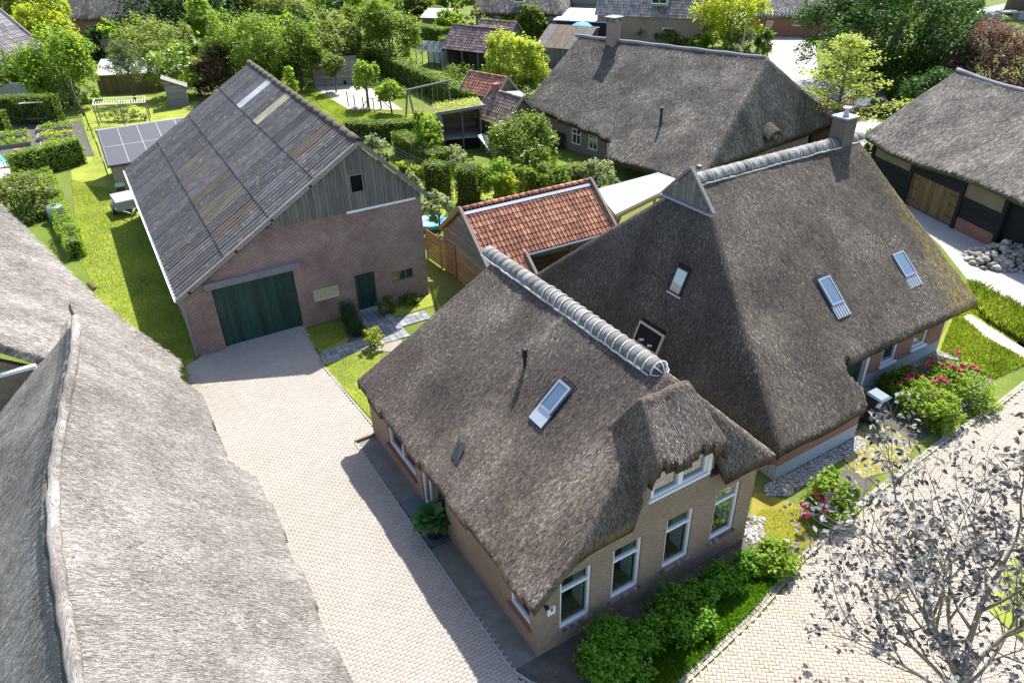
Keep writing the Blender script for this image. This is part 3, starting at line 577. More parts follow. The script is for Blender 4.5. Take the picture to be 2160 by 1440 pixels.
# gable boards
u = 4.05; w = .172; i = 0
while u < BW - .02:
    a, b = u + .006, min(u + w - .006, BW); tp = lambda x: (zl(x) if x < UR else zr_(x)) - .14
    dd = random.uniform(-.012, .0); segs = [(5.14 + random.uniform(-.05, .03), None)]
    if b > 7.86 and a < 8.44: segs = [(5.14, 5.98), (6.74, None)]
    for z0, z1 in segs:
        t0, t1 = (tp(a), tp(b)) if z1 is None else (z1, z1)
        if max(t0, t1) - z0 < .05: continue
        t0, t1 = max(t0, z0 + .01), max(t1, z0 + .01)
        pts = [(a, z0), (b, z0), (b, t1)] + ([(UR, tp(UR))] if a < UR < b and z1 is None else []) + [(a, t0)]
        m = MB(); c = (a + b) / 2; m.prism([(x - c, z - z0) for x, z in pts], 1, -.03 + dd, 0.0 + dd); o = m.obj('gable_board', M['wood_grey'], T); o.location = (c, -.005, z0)
    u += w; i += 1
m = MB(); m.box(7.80, 8.50, -.06, -.02, 6.72, 6.78); m.box(7.82, 7.88, -.06, -.02, 5.95, 6.72); m.box(8.42, 8.48, -.06, -.02, 5.95, 6.72); m.obj('hatch_frame', M['wood_grey_x'], T)
m = MB(); m.box(7.51, 10.83, -.075, -.045, 5.06, 5.16); m.obj('white_board', M['white'], T)
# doors
def leaf(T, x0, x1, z0, z1, nb, y, mat, name='door', hinges=((.28, .5),), hside=0):
    w = (x1 - x0) / nb; d = None
    rails = MB(); rails.box(x0 + .02, x1 - .02, y + .05, y + .09, z0 + .05, z1 - .05)
    d = rails.obj(name, mat, T)
    for i in range(nb):
        m = MB(); m.box(-w / 2 + .003, w / 2 - .003, 0, .045, 0, z1 - z0); o = m.obj('door_board', mat, d); o.location = (x0 + (i + .5) * w, y + random.uniform(0, .008), z0)
    m = MB()
    for f, ln in hinges: m.box(x0 if hside == 0 else x1 - ln * (x1 - x0), x0 + ln * (x1 - x0) if hside == 0 else x1, y - .012, y - .001, z0 + (z1 - z0) * f, z0 + (z1 - z0) * f + .06)
    m.obj('hinge_strap', M['dark_metal'], d); return d
leaf(T, 1.23, 2.95, .1, 3.03, 12, .12, M['green_door'], hinges=((.45, .5),)); leaf(T, 2.97, 4.70, .1, 3.03, 12, .12, M['green_door'], hinges=((.62, .5),), hside=1)
leaf(T, 7.47, 8.40, .06, 1.98, 6, .14, M['green_door'])
m = MB(); m.box(2.93, 2.97, .09, .115, .15, 2.95); m.box(2.9, 3.02, .085, .11, 1.05, 1.2); m.obj('door_latch', M['dark_metal'], T)
m = MB(); m.box(.92, 5.04, -.16, .16, 3.06, 3.36); m.obj('lintel', M['lintel'], T)
m = MB(); m.box(1.15, 4.78, -.06, .2, .0, .09); m.obj('threshold', M['concrete'], T); m = MB(); m.box(7.4, 8.5, -.12, .2, 0, .06); m.obj('threshold', M['concrete'], T)
m = MB(); m.box(7.38, 8.50, -.04, .1, 1.99, 2.07); m.obj('lintel', M['wood_grey_x'], T)
window(T, 'u', .03, 5.43, 6.61, 1.16, 1.75, M['cream'], M['glass_old'], .05, .08, 3); window(T, 'u', .03, 9.27, 10.41, 1.1, 1.66, M['wood_grey_x'], M['glass_dark'], .05, .08, 3)
# corrugated sheets, one by one
SL = math.hypot(UR + .1, ZT - ZL); pit = math.atan2(ZT - ZL, UR + .1); nrow, ncol = 4, 20; sw = (BL + .35) / ncol; shl = SL / nrow + .12
def corr(L, Wd, waves, amp, seg=4):
    n = waves * seg; V = []
    for x in (0, L):
        for k in range(n + 1): V.append((x, Wd * k / n, amp * math.sin(2 * math.pi * k / seg + .4)))
    return np.array(V), np.array([(k, k + 1, n + 2 + k, n + 1 + k) for k in range(n)])
V, F = corr(shl, sw - .025, 3, .055, 8); src = {}
special = {(3, 14): 'sheet_white', (3, 10): 'sheet_cream', (3, 6): 'sheet_dark', (1, 12): 'sheet_ochre', (1, 10): 'sheet_ochre', (1, 7): 'sheet_brown', (1, 4): 'sheet_ochre', (1, 2): 'sheet_brown', (3, 3): 'sheet_brown', (3, 12): 'sheet', (1, 5): 'sheet_ochre'}
for r in range(nrow):
    for c in range(ncol):
        mt = special.get((r, c), 'sheet')
        if mt not in src: src[mt] = o = mesh('roof_sheet', V, F, M[mt], T)
        else: o = inst(src[mt], 'roof_sheet', T)
        d = r * SL / nrow - (.14 if r == 0 else .02); o.location = (-.1 + d * math.cos(pit), -.18 + c * sw, ZL + .14 + d * math.sin(pit) + .006 * (c % 2)); o.rotation_euler = (0, -pit + .016, 0)
m = MB(); pr = math.atan2(ZT - ZR, BW + .2 - UR); V2, F2 = corr(math.hypot(ZT - ZR, BW + .2 - UR), BL + .35, 114, .026, 4); o = mesh('rear_roof_sheets', V2, F2, M['sheet'], T, kind='stuff'); o.location = (UR, -.18, ZT + .1); o.rotation_euler = (0, pr, 0)
m = MB(); m.bar((-.1, BL / 2, ZL + .02), (UR, BL / 2, ZT + .02), BL + .3, .02); m.obj('roof_underlay', M['dark'], T)
V, F = half_tile('ridge_cap', .17, .19, sw * 1.06, None, 7); s0 = None
for c in range(ncol):
    if s0 is None: s0 = o = mesh('ridge_cap', V, F, M['sheet_moss'], T, True)
    else: o = inst(s0, 'ridge_cap', T)
    o.location = (UR, -.2 + c * sw, ZT + .06 + random.uniform(0, .02)); o.rotation_euler = (random.uniform(-.05, .05), random.uniform(-.01, .01) - .015, math.pi / 2)
m = MB(); m.bar((-.25, -.2, ZL - .04), (UR, -.2, ZT + .04), .06, .2); m.obj('verge_board', M['wood_grey_x'], T); m = MB(); m.bar((UR, -.2, ZT + .04), (BW + .3, -.2, ZR - .05), .06, .2); m.obj('verge_board', M['wood_grey_x'], T)
for f in (.04, .3, .5, .72): m = MB(); m.box(*(lambda x: (x - .05, x + .05, -.26, -.16, zl(x) - .05, zl(x) + .05))(f * UR)); m.obj('purlin_end', M['dark'], T)
m = MB()
prof = [(-.09, .0), (-.075, -.07), (0, -.1), (.075, -.07), (.09, 0), (.078, 0), (.06, -.06), (0, -.085), (-.06, -.06), (-.078, 0)]
m.prism([(-.24 + x, ZL + .02 + z) for x, z in prof], 1, -.2, BL + .1); m.obj('gutter', M['white'], T); m = MB(); m.tube([(-.22, -.02, ZL - .06), (-.12, -.02, ZL - .35), (-.07, -.02, ZL - .5), (-.07, -.02, .05)], .045, 8); m.obj('downpipe', M['zinc'], T)

# ================================================================ NEAR HOUSE (buff brick, thatched)
T = thing('thatched_house', 'buff brick house with brown thatch, eyebrow dormer and black flue, nearest the camera', 'house', H1['loc'], H1['az'])
UE, VE = 4.75, 6.74
def f1(u, v):
    L = 2.48 + .848 * (u + .27); R = VE - .995 * (u - UE); hf = 3.72 + 2.45 * (v + .25); hb = 2.48 + 2.4 * (11.35 - v)
    # the eaves sink towards the flue side a little, as old thatch does
    z = smin(smin(L, R, .28), smin(hf, hb, .2), .35)
    d = smin(smin(smin(5.32 + 1.16 * (v + .5), 5.36 + 4.2 * (u - 3.2), .16), 5.36 + 3.2 * (5.5 - u), .2), 6.62 - 1.6 * (v - .75), .3)
    return smax(z, d, .1)
def mk1(u, v):
    fr = (v > -.27) | ((u > 3.12) & (u < 5.6) & (v > -.45 - .05 * np.sin(u * 5))); return fr & (u > -.26 - .03 * np.sin(v * 2.1)) & (v < 11.33)
def seg(u, v, a, b, w):
    a, b = np.array(a), np.array(b); d = b - a; t = np.clip(((u - a[0]) * d[0] + (v - a[1]) * d[1]) / (d @ d), 0, 1); return np.clip(1 - np.hypot(u - a[0] - d[0] * t, v - a[1] - d[1] * t) / w, 0, 1)
def pale1(u, v): return np.clip(np.maximum(np.maximum(seg(u, v, (4.35, 5.34), (3.7, 5.35), .16), seg(u, v, (2.95, 5.25), (2.3, 5.15), .2)), np.maximum(.55 * seg(u, v, (2.3, 5.15), (-.2, 6.0), .5), np.maximum(.62 * seg(u, v, (.2, 1.2), (2.2, .9), 2.1), .4 * seg(u, v, (1.2, 4.2), (.6, 2.0), 1.9)))) * 1.25, 0, 1)
thatch(T, f1, -.3, 7.95, -.55, 11.4, .058, mk1, .25, M['th1'], M['st1'], 190000, 11, pale1, rough=.016, lift=.007, slen=(.04, .10), swid=(.006, .013))
sW = [(.71, 1.70, .62, 2.55), (2.41, 3.38, .68, 2.61), (4.25, 5.23, .76, 2.69), (6.08, 7.03, .84, 2.76)]
wall(T, 'front_wall', M['brick_h1'], 'u', 0, .28, [(0, 2.42), (.9, 3.35), (3.2, 3.5), (3.3, 3.87), (5.6, 3.87), (5.7, 3.5), (7.4, 3.62), (7.65, 3.42)], sW)
wall(T, 'side_wall', M['brick_h1'], 'v', 0, .28, [(.28, 2.42), (11.13, 2.42)], [(.34, 1.33, .86, 2.2), (5.08, 5.75, .1, 2.2), (5.8, 6.82, .1, 2.2), (7.28, 9.5, .74, 1.95)]); wall(T, 'side_wall', M['brick_h1'], 'v', 7.37, .28, [(.28, 3.45), (11.13, 3.45)]); wall(T, 'back_wall', M['brick_h1'], 'u', 10.85, .28, [(.28, 2.42), (1.5, 3.4), (7.37, 3.4)])
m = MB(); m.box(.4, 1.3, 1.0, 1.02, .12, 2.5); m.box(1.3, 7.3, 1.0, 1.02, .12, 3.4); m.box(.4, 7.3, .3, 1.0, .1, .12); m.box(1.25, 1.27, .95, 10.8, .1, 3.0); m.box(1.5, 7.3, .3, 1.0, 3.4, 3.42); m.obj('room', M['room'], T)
for x0, x1, z0, z1 in sW:
    w = window(T, 'u', .05, x0, x1, z0, z1, M['white'], M['glass'], .075, .1, 1, z1 - .52)
    m = MB(); m.box(x0 + .03, x1 - .03, .16, .72, z0 - .02, z0 + .035); m.obj('window_ledge', M['ledge'], w)
    m = MB(); m.box(x1 - .06, x1 - .03, .285, .72, z0 + .04, z1 - .1); m.box(x0 + .03, x0 + .06, .285, .72, z0 + .04, z1 - .1); m.obj('window_reveal', M['white'], w)
    nb = 9; bw_ = (x1 - x0 + .1) / nb; s0 = None
    for i in range(nb):
        if s0 is None: q = MB(); q.box(-bw_ / 2 + .004, bw_ / 2 - .004, -.07, .12, -.075, 0); s0 = o = q.obj('sill_brick', M['tile_purple'], w)
        else: o = inst(s0, 'sill_brick', w)
        o.location = (x0 - .05 + (i + .5) * bw_, 0, z0 - .005); o.rotation_euler = (-.12, 0, 0)
w = window(T, 'u', -.03, 3.5, 5.45, 3.87, 4.83, M['white'], M['glass'], .09, .12, 2); m = MB(); m.box(3.4, 5.55, -.1, .12, 3.82, 3.90); m.obj('sill', M['white'], w); m = MB(); m.box(4.40, 4.56, -.05, .1, 3.95, 4.8); m.box(5.45, 5.58, -.08, .1, 3.9, 4.85); m.obj('white_post', M['white'], w)
m = MB(); m.box(3.3, 5.6, .5, .52, 3.6, 5.0); m.box(3.3, 5.6, .12, .5, 3.60, 3.62); m.obj('loft_lining', M['ledge'], T)
m = MB(); m.box(3.24, 3.5, -.02, .3, 3.86, 4.85); m.box(5.58, 5.75, -.02, .3, 3.86, 4.7); m.obj('dormer_cheek', M['brick_h1'], T)
w = window(T, 'v', .05, 7.28, 9.5, .74, 1.95, M['white'], M['glass'], .08, .1, 2); m = MB(); m.box(-.06, .06, 7.2, 9.58, .64, .735); m.obj('sill', M['tile_red'], w)
w = window(T, 'v', .05, .34, 1.33, .86, 2.2, M['white'], M['glass'], .08, .1, 1); m = MB(); m.box(-.06, .06, .26, 1.41, .77, .855); m.obj('sill', M['tile_red'], w)
w = window(T, 'v', .05, 5.8, 6.82, .1, 2.2, M['white'], M['glass_dark'], .09, .1, 2, name='glazed_door'); m = MB(); m.box(.1, .14, 5.1, 5.75, .1, 2.2); d = m.obj('door', M['dark_metal'], T); m = MB(); m.tube([(.06, 5.2, 1.05), (.06, 5.2, 1.25)], .012, 6); m.obj('door_handle', M['alu'], d)
m = MB(); m.box(-.02, .02, -.19, .19, -.14, .14); o = m.obj('nameplate', M['white'], T); o.location = (.42, -.03, 1.64); o.rotation_euler = (0, 0, math.pi / 2); o.scale = (1, .62, 1)
m = MB(); m.lathe([(.0, -.012), (.035, -.012), (.035, .0), (0, 0)], 10); m.box(-.05, .05, -.06, -.05, -.004, .0); m.box(-.04, .04, -.085, -.075, -.004, 0); o = m.obj('plate_mark', M['dark_metal'], T); o.location = (.42, -.052, 1.69); o.rotation_euler = (-math.pi / 2, 0, 0); o.scale = (1, 1, 1)
m = MB(); m.tube([(.2, 0, 2.0), (.2, -.1, 2.02)], .02, 6); m.box(.15, .25, -.2, -.08, 1.98, 2.06); m.obj('wall_lamp', M['dark_metal'], T)
m = MB(); m.box(7.2, 7.78, -.22, .1, 3.28, 3.36); m.obj('eave_board', M['white'], T)
# ridge
ts = ridge_tiles(T, (UE, 10.25, VE - .19), (UE, 1.42, VE - .13), 28, .27, M['ridge_tile'])
m = MB()
for i in range(11, 28):
    y = 10.3 - (i + 1) * 8.88 / 28; V, F = half_tile('b', .30, .30, .045, None, 9, .04); m.add([(UE + p[1], y - .03 + p[0], VE - .15 + p[2]) for p in V], F)
m.obj('mortar_joints', M['mortar'], T)
for sgn in (-1, 1):
    m = MB(); y = 10.25
    while y > 1.75: L = random.uniform(.25, .5); m.bar((UE + sgn * .29, y, VE - .19 + random.uniform(-.02, .02)), (UE + sgn * .29, y - L, VE - .19 + random.uniform(-.02, .02)), .03 + random.uniform(0, .06), .05); y -= L * .97
    m.obj('mortar_edge', M['mortar'], T)
m = MB(); n = 7
for a in range(n):
    t0, t1 = math.pi * a / n, math.pi * (a + 1) / n
    for ph0, ph1 in ((0, .55), (.55, 1.1), (1.1, 1.57)):
        V = [(UE + .275 * math.cos(t) * math.cos(ph), 1.42 - .2 * math.sin(ph), VE - .13 + .275 * math.sin(t) * math.cos(ph)) for t, ph in ((t0, ph0), (t1, ph0), (t1, ph1), (t0, ph1))]; m.add(V, [(0, 1, 2, 3)])
m.obj('ridge_end_cap', M['dark_tile'], T, True)
m = MB()
for a in (.0, .26, .5, .74, 1.0):
    pts = [(UE + .29 * math.cos(math.pi * a) * math.cos(ph), 1.42 - .21 * math.sin(ph), VE - .13 + .29 * math.sin(math.pi * a) * math.cos(ph)) for ph in np.linspace(0, 1.45, 5)]; m.tube(pts, .018, 5)
m.tube([(UE + .29 * math.cos(t), 1.41, VE - .13 + .29 * math.sin(t)) for t in np.linspace(0, math.pi, 9)], .022, 5); m.obj('cap_mortar', M['mortar'], T)
# flue, roof window, dark notch
zs = lambda u: 2.48 + .848 * (u + .27)
m = MB(); z0 = zs(3.01) - .1; m.lathe([(.055, z0), (.055, z0 + .45), (.085, z0 + .45), (.085, z0 + .68), (.095, z0 + .68), (.095, z0 + .73), (0.0, z0 + .74)], 14, (3.01, 5.2, 0)); m.obj('flue', M['dark_metal'], T, True)
def roof_window(T, uc, vc, fn, along, width, length, flash, fmat=None, ribs=False, lift=.05):
    """roof light lying in the slope; along='u' slope rises with u, 'v' rises with v"""
    e = .3
    if along == 'u': k = (fn(uc + e, vc) - fn(uc - e, vc)) / (2 * e)
    else: k = (fn(uc, vc + e) - fn(uc, vc - e)) / (2 * e)
    k = float(k); root = MB(); a = math.atan(k); hl, hw = length / 2, width / 2
    root.box(-hl, hl, -hw, -hw + .07, -.12, .06); root.box(-hl, hl, hw - .07, hw, -.12, .06); root.box(-hl, -hl + .07, -hw + .07, hw - .07, -.12, .06); root.box(hl - .07, hl, -hw + .07, hw - .07, -.12, .06)
    o = root.obj('roof_window', fmat or M['zinc'], T); z = float(fn(np.float64(uc), np.float64(vc)))
    o.location = (uc, vc, z + lift); o.rotation_euler = (0, -a, 0) if along == 'u' else (0, -a, math.pi / 2)
    if along == 'v': o.rotation_euler = Matrix.Rotation(math.pi / 2, 3, 'Z').to_euler(); o.rotation_euler = (Matrix.Rotation(math.pi / 2, 3, 'Z') @ Matrix.Rotation(-a, 3, 'Y')).to_euler()
    p = MB(); p.box(-hl + .07, hl - .07, -hw + .07, hw - .07, .03, .038); p.obj('pane', M['glass_sky'], o)
    q = MB(); q.box(-hl - flash, -hl - .005, -hw - .03, hw + .03, -.03, .01)
    if ribs:
        for i in range(5): y = -hw + (i + .5) * width / 5; q.box(-hl - flash + .02, -hl - .02, y - .02, y + .02, .01, .035)
    q.obj('flashing', M['lead'] if ribs else M['alu'], o)
    q = MB(); q.box(-hl - .1, hl + .12, hw + .005, hw + .14, -.14, -.03); q.box(-hl - .1, hl + .12, -hw - .1, -hw - .005, -.14, -.03); q.box(hl + .005, hl + .16, -hw, hw, -.14, -.02); q.obj('surround', M['dark'], o)
    return o
roof_window(T, 2.92, 3.47, f1, 'u', .56, .94, .44)
m = MB(); m.add([(.85, 5.46, zs(.85) + .06), (.80, 4.98, zs(.80) + .10), (.34, 4.76, zs(.34) + .05), (.38, 5.2, zs(.38) + .03), (.70, 5.2, zs(.70) + .14)], [(0, 4, 1), (0, 3, 4), (1, 4, 2), (3, 2, 4)]); m.obj('notch_shade', M['net'], T)  # near-black wedge: the shade of a thatch notch put into its colour

# ================================================================ BIG HOUSE BEHIND (dark thatch)
T = thing('thatched_house', 'large red brick house with dark hipped thatch, two roof windows and a chimney', 'house', H2['loc'], H2['az'])
def f2(u, v):
    R = 1.6 + .867 * (v + .1); B = 1.6 + .867 * (14.9 - v); hl = np.where(u < 2.1, 1.6 + 2.43 * (u + .22), 99.); hr = 3.0 + 4.0 * (12.62 - u)
    z = smin(R, B, .3); z = smin(z, hr, .5); return np.where(u < 2.1, smin(z, hl, .45), z)
def mk2(u, v):
    notch = (u > 4.25 + .12 * np.sin(v * 6)) & (v < 1.12 + .1 * np.maximum(0, 1 - (u - 4.25) * 2)); return ~notch & (u > -.22) & (u < 12.66) & (v > -.12) & (v < 14.9)
def moss2(u, v): return np.clip((u - 11.0 + .0 * v) * 1.3 * np.clip((7.6 - v) / 2, 0, 1) + 1.1 * np.clip((u - 9.2) / 3, 0, 1) * np.clip((3.2 - v) / 2, 0, 1), 0, 1)
thatch(T, f2, -.3, 13.0, -.15, 14.95, .09, mk2, .27, M['th2'], M['st2'], 150000, 21, moss2, lift=.005)
wall(T, 'plinth', M['plinth'], 'u', -.02, .3, [(-.02, .62), (4.2, .62)]); wall(T, 'low_wall', M['brick_h2'], 'u', 0, .27, [(0, 1.5), (4.2, 1.5)], z0=.62)
wall(T, 'plinth', M['plinth'], 'v', -.02, .3, [(.3, .62), (14.7, .62)]); wall(T, 'end_wall', M['brick_h2'], 'v', 0, .27, [(.27, 1.6), (14.7, 1.6)], z0=.62)
wall(T, 'return_wall', M['brick_h2'], 'v', 3.93, .27, [(.27, 1.5), (1.8, 2.6)])
ow = [(7.95, 8.85, .72, 2.62), (9.95, 10.85, .82, 2.72)]
wall(T, 'plinth', M['plinth'], 'u', 1.78, .3, [(6.95, .58), (12.05, .58)]); wall(T, 'street_wall', M['brick_h2'], 'u', 1.8, .28, [(6.95, 2.95), (12.03, 2.95)], ow, z0=.58); wall(T, 'gable_wall', M['brick_h2'], 'v', 11.75, .28, [(2.08, 3.0), (12.9, 3.0)])
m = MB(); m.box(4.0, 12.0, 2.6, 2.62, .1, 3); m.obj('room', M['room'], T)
for x0, x1, z0, z1 in ow:
    w = window(T, 'u', 1.83, x0, x1, z0, z1, M['white'], M['glass_dark'], .08, .1, 1, z1 - .5); m = MB(); m.box(x0 - .08, x1 + .08, 1.70, 1.83, z0 - .09, z0); m.obj('sill', M['white'], w)
m = MB(); m.box(4.25, 6.85, 1.95, 2.0, 0, 2.75)
d = m.obj('barn_door', M['dark_metal'], T)
for i in range(14): q = MB(); q.box(-.085, .085, 0, .03, 0, 2.7); o = q.obj('door_board', M['green_door'], d); o.location = (4.38 + i * .182, 1.92, .02)
m = MB(); m.box(6.82, 6.96, 1.72, 1.9, 0, 2.6); m.obj('door_post', M['white'], T)
for x0, g in ((11.45, '1'), (11.62, '4')):
    m = MB()
    if g == '1': m.box(.03, .055, -.01, 0, 0, .2); m.box(0, .03, -.01, 0, .14, .165)
    else: m.box(.08, .105, -.01, 0, 0, .2); m.box(0, .12, -.01, 0, .055, .08); m.bar((.01, -.005, .07), (.08, -.005, .2), .025, .01, (0, 1, 0))
    o = m.obj('house_number', M['white'], T); o.location = (x0, 1.79, 2.2)
s = lambda a: a
m = MB(); m.prism([(6.15, 7.12), (8.65, 7.12), (7.4, 8.42)], 0, 2.0, 2.1); gb = m.obj('gablet', M['wood_grey'], T)
for i in range(9):
    v = 6.35 + i * .235; zt = 8.38 - abs(v + .11 - 7.4) * 1.03
    q = MB(); q.box(-.03, 0, -.112, .112, 0, max(.06, zt - 7.2)); o = q.obj('gablet_board', M['wood_grey'], gb); o.location = (2.0, v + .11, 7.16)
m = MB(); m.bar((1.95, 6.05, 7.10), (1.95, 8.75, 7.10), .2, .06); m.obj('lead_strip', M['lead'], T)
m = MB(); m.bar((2.0, 6.05, 7.16), (2.02, 7.4, 8.50), .1, .14, (1, 0, 0)); m.bar((2.0, 7.4, 8.50), (2.0, 8.75, 7.16), .1, .14, (1, 0, 0)); m.obj('gablet_trim', M['wood_grey_x'], T)
ridge_tiles(T, (2.15, 7.4, 7.95), (10.1, 7.4, 7.92), 20, .28, M['ridge_tile']); ridge_tiles(T, (10.85, 7.4, 7.92), (11.7, 7.4, 7.9), 2, .28, M['ridge_tile'])
for sgn in (-1, 1):
    m = MB(); x = 2.1
    while x < 11.6: L = random.uniform(.25, .5); m.bar((x, 7.4 + sgn * .31, 7.88 + random.uniform(-.02, .02)), (x + L, 7.4 + sgn * .31, 7.88 + random.uniform(-.02, .02)), .03 + random.uniform(0, .06), .05); x += L * .97
    m.obj('mortar_edge', M['mortar'], T)
m = MB()
for i in range(20): V, F = half_tile('b', .30, .30, .03, None, 9, .03); m.add([(2.15 + i * 7.95 / 20 + p[0], 7.4 + p[1], 7.95 - i * .0015 + p[2]) for p in V], F)
m.obj('mortar_joints', M['mortar'], T)
m = MB(); m.box(10.12, 10.80, 7.06, 7.74, 7.3, 8.98); ch = m.obj('chimney', M['brick_dark'], T); m = MB(); m.box(10.06, 10.86, 7.0, 7.8, 8.98, 9.05); m.obj('cap', M['zinc'], ch); m = MB(); m.lathe([(.12, 9.05), (.12, 9.18), (.08, 9.2), (.08, 9.32), (.17, 9.32), (.17, 9.39), (0, 9.41)], 12, (10.46, 7.4, 0)); m.obj('cowl', M['alu'], ch)
m = MB(); m.box(10.02, 10.9, 6.9, 7.06, 7.58, 7.66); m.bar((10.9, 7.0, 7.78), (10.9, 6.3, 7.17), .18, .03); m.obj('flashing', M['lead'], ch)
roof_window(T, 5.39, 3.02, f2, 'v', .66, 1.12, .52, ribs=True); roof_window(T, 9.72, 2.95, f2, 'v', .70, 1.05, .48, ribs=True)
roof_window(T, .99, 6.4, f2, 'u', .68, 1.02, .08, M['dark_metal'])
lf = roof_window(T, .02, 6.72, f2, 'u', 1.42, .86, .03, M['cream'], lift=.06)
for c in lf.children:
    if c.name.startswith('pane'): c.data.materials[0] = M['dark']  # pane painted near-black to stand for the dark opening
m = MB(); m.lathe([(.05, 0), (.05, .18), (.03, .2), (.03, .24)], 10, (-.18, .2, .04)); m.obj('bottle', M['white'], lf); m = MB(); m.lathe([(.045, 0), (.045, .2), (.02, .23)], 10, (-.2, -.3, .04)); m.obj('bottle', M['white'], lf)

# ================================================================ LEFT FOREGROUND HOUSE (silver thatch) and the wing behind it
NF = dict(loc=(-3.87, 10.17), az=30.0)
T = thing('thatched_house', 'silvery thatched house filling the left foreground, with a wavy netted ridge', 'house', NF['loc'], NF['az'])
rv = np.array([-6, -1.0, 1.5, 3.4, 5.5, 8.0, 10.5, 13.2]); ru = np.array([-4.3, -4.28, -4.46, -4.52, -4.36, -3.95, -3.62, -3.45]); rz = np.array([7.0, 6.98, 6.72, 6.62, 6.7, 6.75, 6.62, 6.45])
def cub(x, xs, ys):
    x = np.asarray(x, float); h = .8; return (np.interp(x - h, xs, ys) + 2 * np.interp(x, xs, ys) + np.interp(x + h, xs, ys)) / 4
def fN(u, v):
    U0, Z0 = cub(v, rv, ru), cub(v, rv, rz); R = Z0 - (Z0 - 2.15) / (0.0 - U0) * (u - U0); L = Z0 - np.interp(v, [7, 12], [1.22, .84]) * (U0 - u)
    e = np.clip((v - 12.3) / .9, 0, 1); return smin(R, L, .3) - .35 * e * e
def mkN(u, v): return (v < 13.15 + .12 * np.sin(u * 3)) & (u < np.where(v < 8.0, .05, np.where(v < 8.35, .05 - (v - 8.0) * 1.9, -.62)) + .05 * np.sin(v * 2.3))
thatch(T, fN, -8.5, .3, -5.5, 13.4, .1, mkN, .3, M['thn'], M['stn'], 150000, 31, rough=.03, slen=(.06, .18), swid=(.005, .011), lift=.009)
wall(T, 'side_wall', M['brick_h1'], 'v', -.9, .25, [(-5, 1.9), (12.6, 1.9)]); wall(T, 'end_wall', M['brick_h1'], 'u', 12.4, .25, [(-8, 1.8), (-3.5, 5.6), (-.9, 1.9)])
vs = np.linspace(-5.4, 13.1, 60); m = MB(); m.tube([(cub(v, rv, ru) + .07, v, cub(v, rv, rz) - .05 + .015 * math.sin(v * 5)) for v in vs], [.13 + .015 * math.sin(i * 1.7) for i in range(60)], 10)
o = m.obj('ridge_roll', M['thn'], T, True)
pts = np.array(o.data.vertices.values() and [v.co[:] for v in o.data.vertices]); a = o.data.attributes.new('st', 'FLOAT_VECTOR', 'POINT'); a.data.foreach_set('vector', np.stack([pts[:, 1] * .6, pts[:, 0] * 2 + pts[:, 2] * 2, pts[:, 0] * 0], 1).astype(np.float32).ravel())
m = MB()
for v0, v1 in zip(vs[:-1], vs[1:]):
    def q(v, d): U0 = float(cub(v, rv, ru)) - .03 - d; return (U0, v, float(fN(np.float64(U0), np.float64(v))) + .05 + .015 * math.sin(v * 9))
    m.add([q(v0, 0), q(v1, 0), q(v1, .24), q(v0, .24)], [(0, 1, 2, 3)])
m.obj('ridge_net', M['net'], T, True)
m = MB()
for i in range(90): v = -5 + i * .2; U0, Z0 = float(cub(v, rv, ru)), float(cub(v, rv, rz)); m.tube([(U0 - .10, v, Z0 + .06), (U0 - .42, v + .05, Z0 - .24)], .008, 4)
m.obj('reed_pins', M['thn'], T)
m = MB(); m.tube([(-3.42, 13.15, 6.3), (-3.45, 13.22, 6.75), (-3.4, 13.2, 6.9)], [.06, .04, .01], 6); m.obj('ridge_tip', M['wood_brown'], T)

T = thing('thatched_wing', 'pale thatched roof at the left edge, sloping down behind the wavy ridge', 'outbuilding', NF['loc'], NF['az'])
def fW(u, v): return smin(2.1 + .86 * (-1.15 - u), 2.1 + .86 * (u + 15.5), .3) + .15 * np.sin(v * .5)
def mkW(u, v): return (v > 13.6) & (u < -1.0 + .05 * np.sin(v * 2)) & (v < 17.2 + 2.15 * (-1.1 - u) + .5 * np.sin((u + 1) * 1.1))
thatch(T, fW, -11, -.9, 13.5, 32, .13, mkW, .3, M['thn'], M['stn'], 70000, 41, rough=.03, slen=(.08, .22), swid=(.008, .016))
wall(T, 'end_wall', M['brick_h1'], 'u', 13.9, .25, [(-10.5, 4.5), (-8, 6.8), (-1.6, 2.2)]); wall(T, 'side_wall', M['brick_h1'], 'v', -1.7, .25, [(13.9, 2.1), (17.5, 2.1)])
m = MB(); m.box(-5.9, -4.9, 13.3, 13.45, 5.0, 5.1); m.box(-5.0, -4.9, 13.3, 13.45, 4.4, 5.0); m.obj('white_trim', M['white'], T)
m = MB(); m.tube([(-2.95, 21.3, 3.66), (-3.1, 21.5, 3.85), (-3.0, 21.7, 3.7)], [.12, .09, .05], 6); m.obj('reed_tuft', M['wood_brown'], T)

# ================================================================ HOUSE AT THE BACK (grey thatch)
H3 = dict(loc=(3.53, 57.09), az=-50.0)
T = thing('thatched_house', 'pink brick farmhouse with a long grey thatched roof and white windows, behind the garden', 'house', H3['loc'], H3['az'])
nr = np.array([-.1665, .986])
def f3(u, v):
    d = (u + 2.9) * nr[0] + (v - 5.26) * nr[1]; t = np.clip((u + 2) / 14, 0, 1); L = 7.0 + d * (.74 - .17 * t); R = 7.0 - d * .75; h = 2.0 + 2.3 * (15.0 - u)
    return smin(smin(L, R, .3), h, .4)
def mk3(u, v): return (v > np.where(u < 6.9, -.38 - .06 * (u + 2), np.where(u < 7.6, -.92 - (u - 6.9) * 1.6, -2.1))) & (u > -2.45) & (v < 15)
thatch(T, f3, -2.5, 15.0, -2.6, 15, .13, mk3, .3, M['th5'], M['st5'], 110000, 51, slen=(.10, .26), swid=(.014, .03))
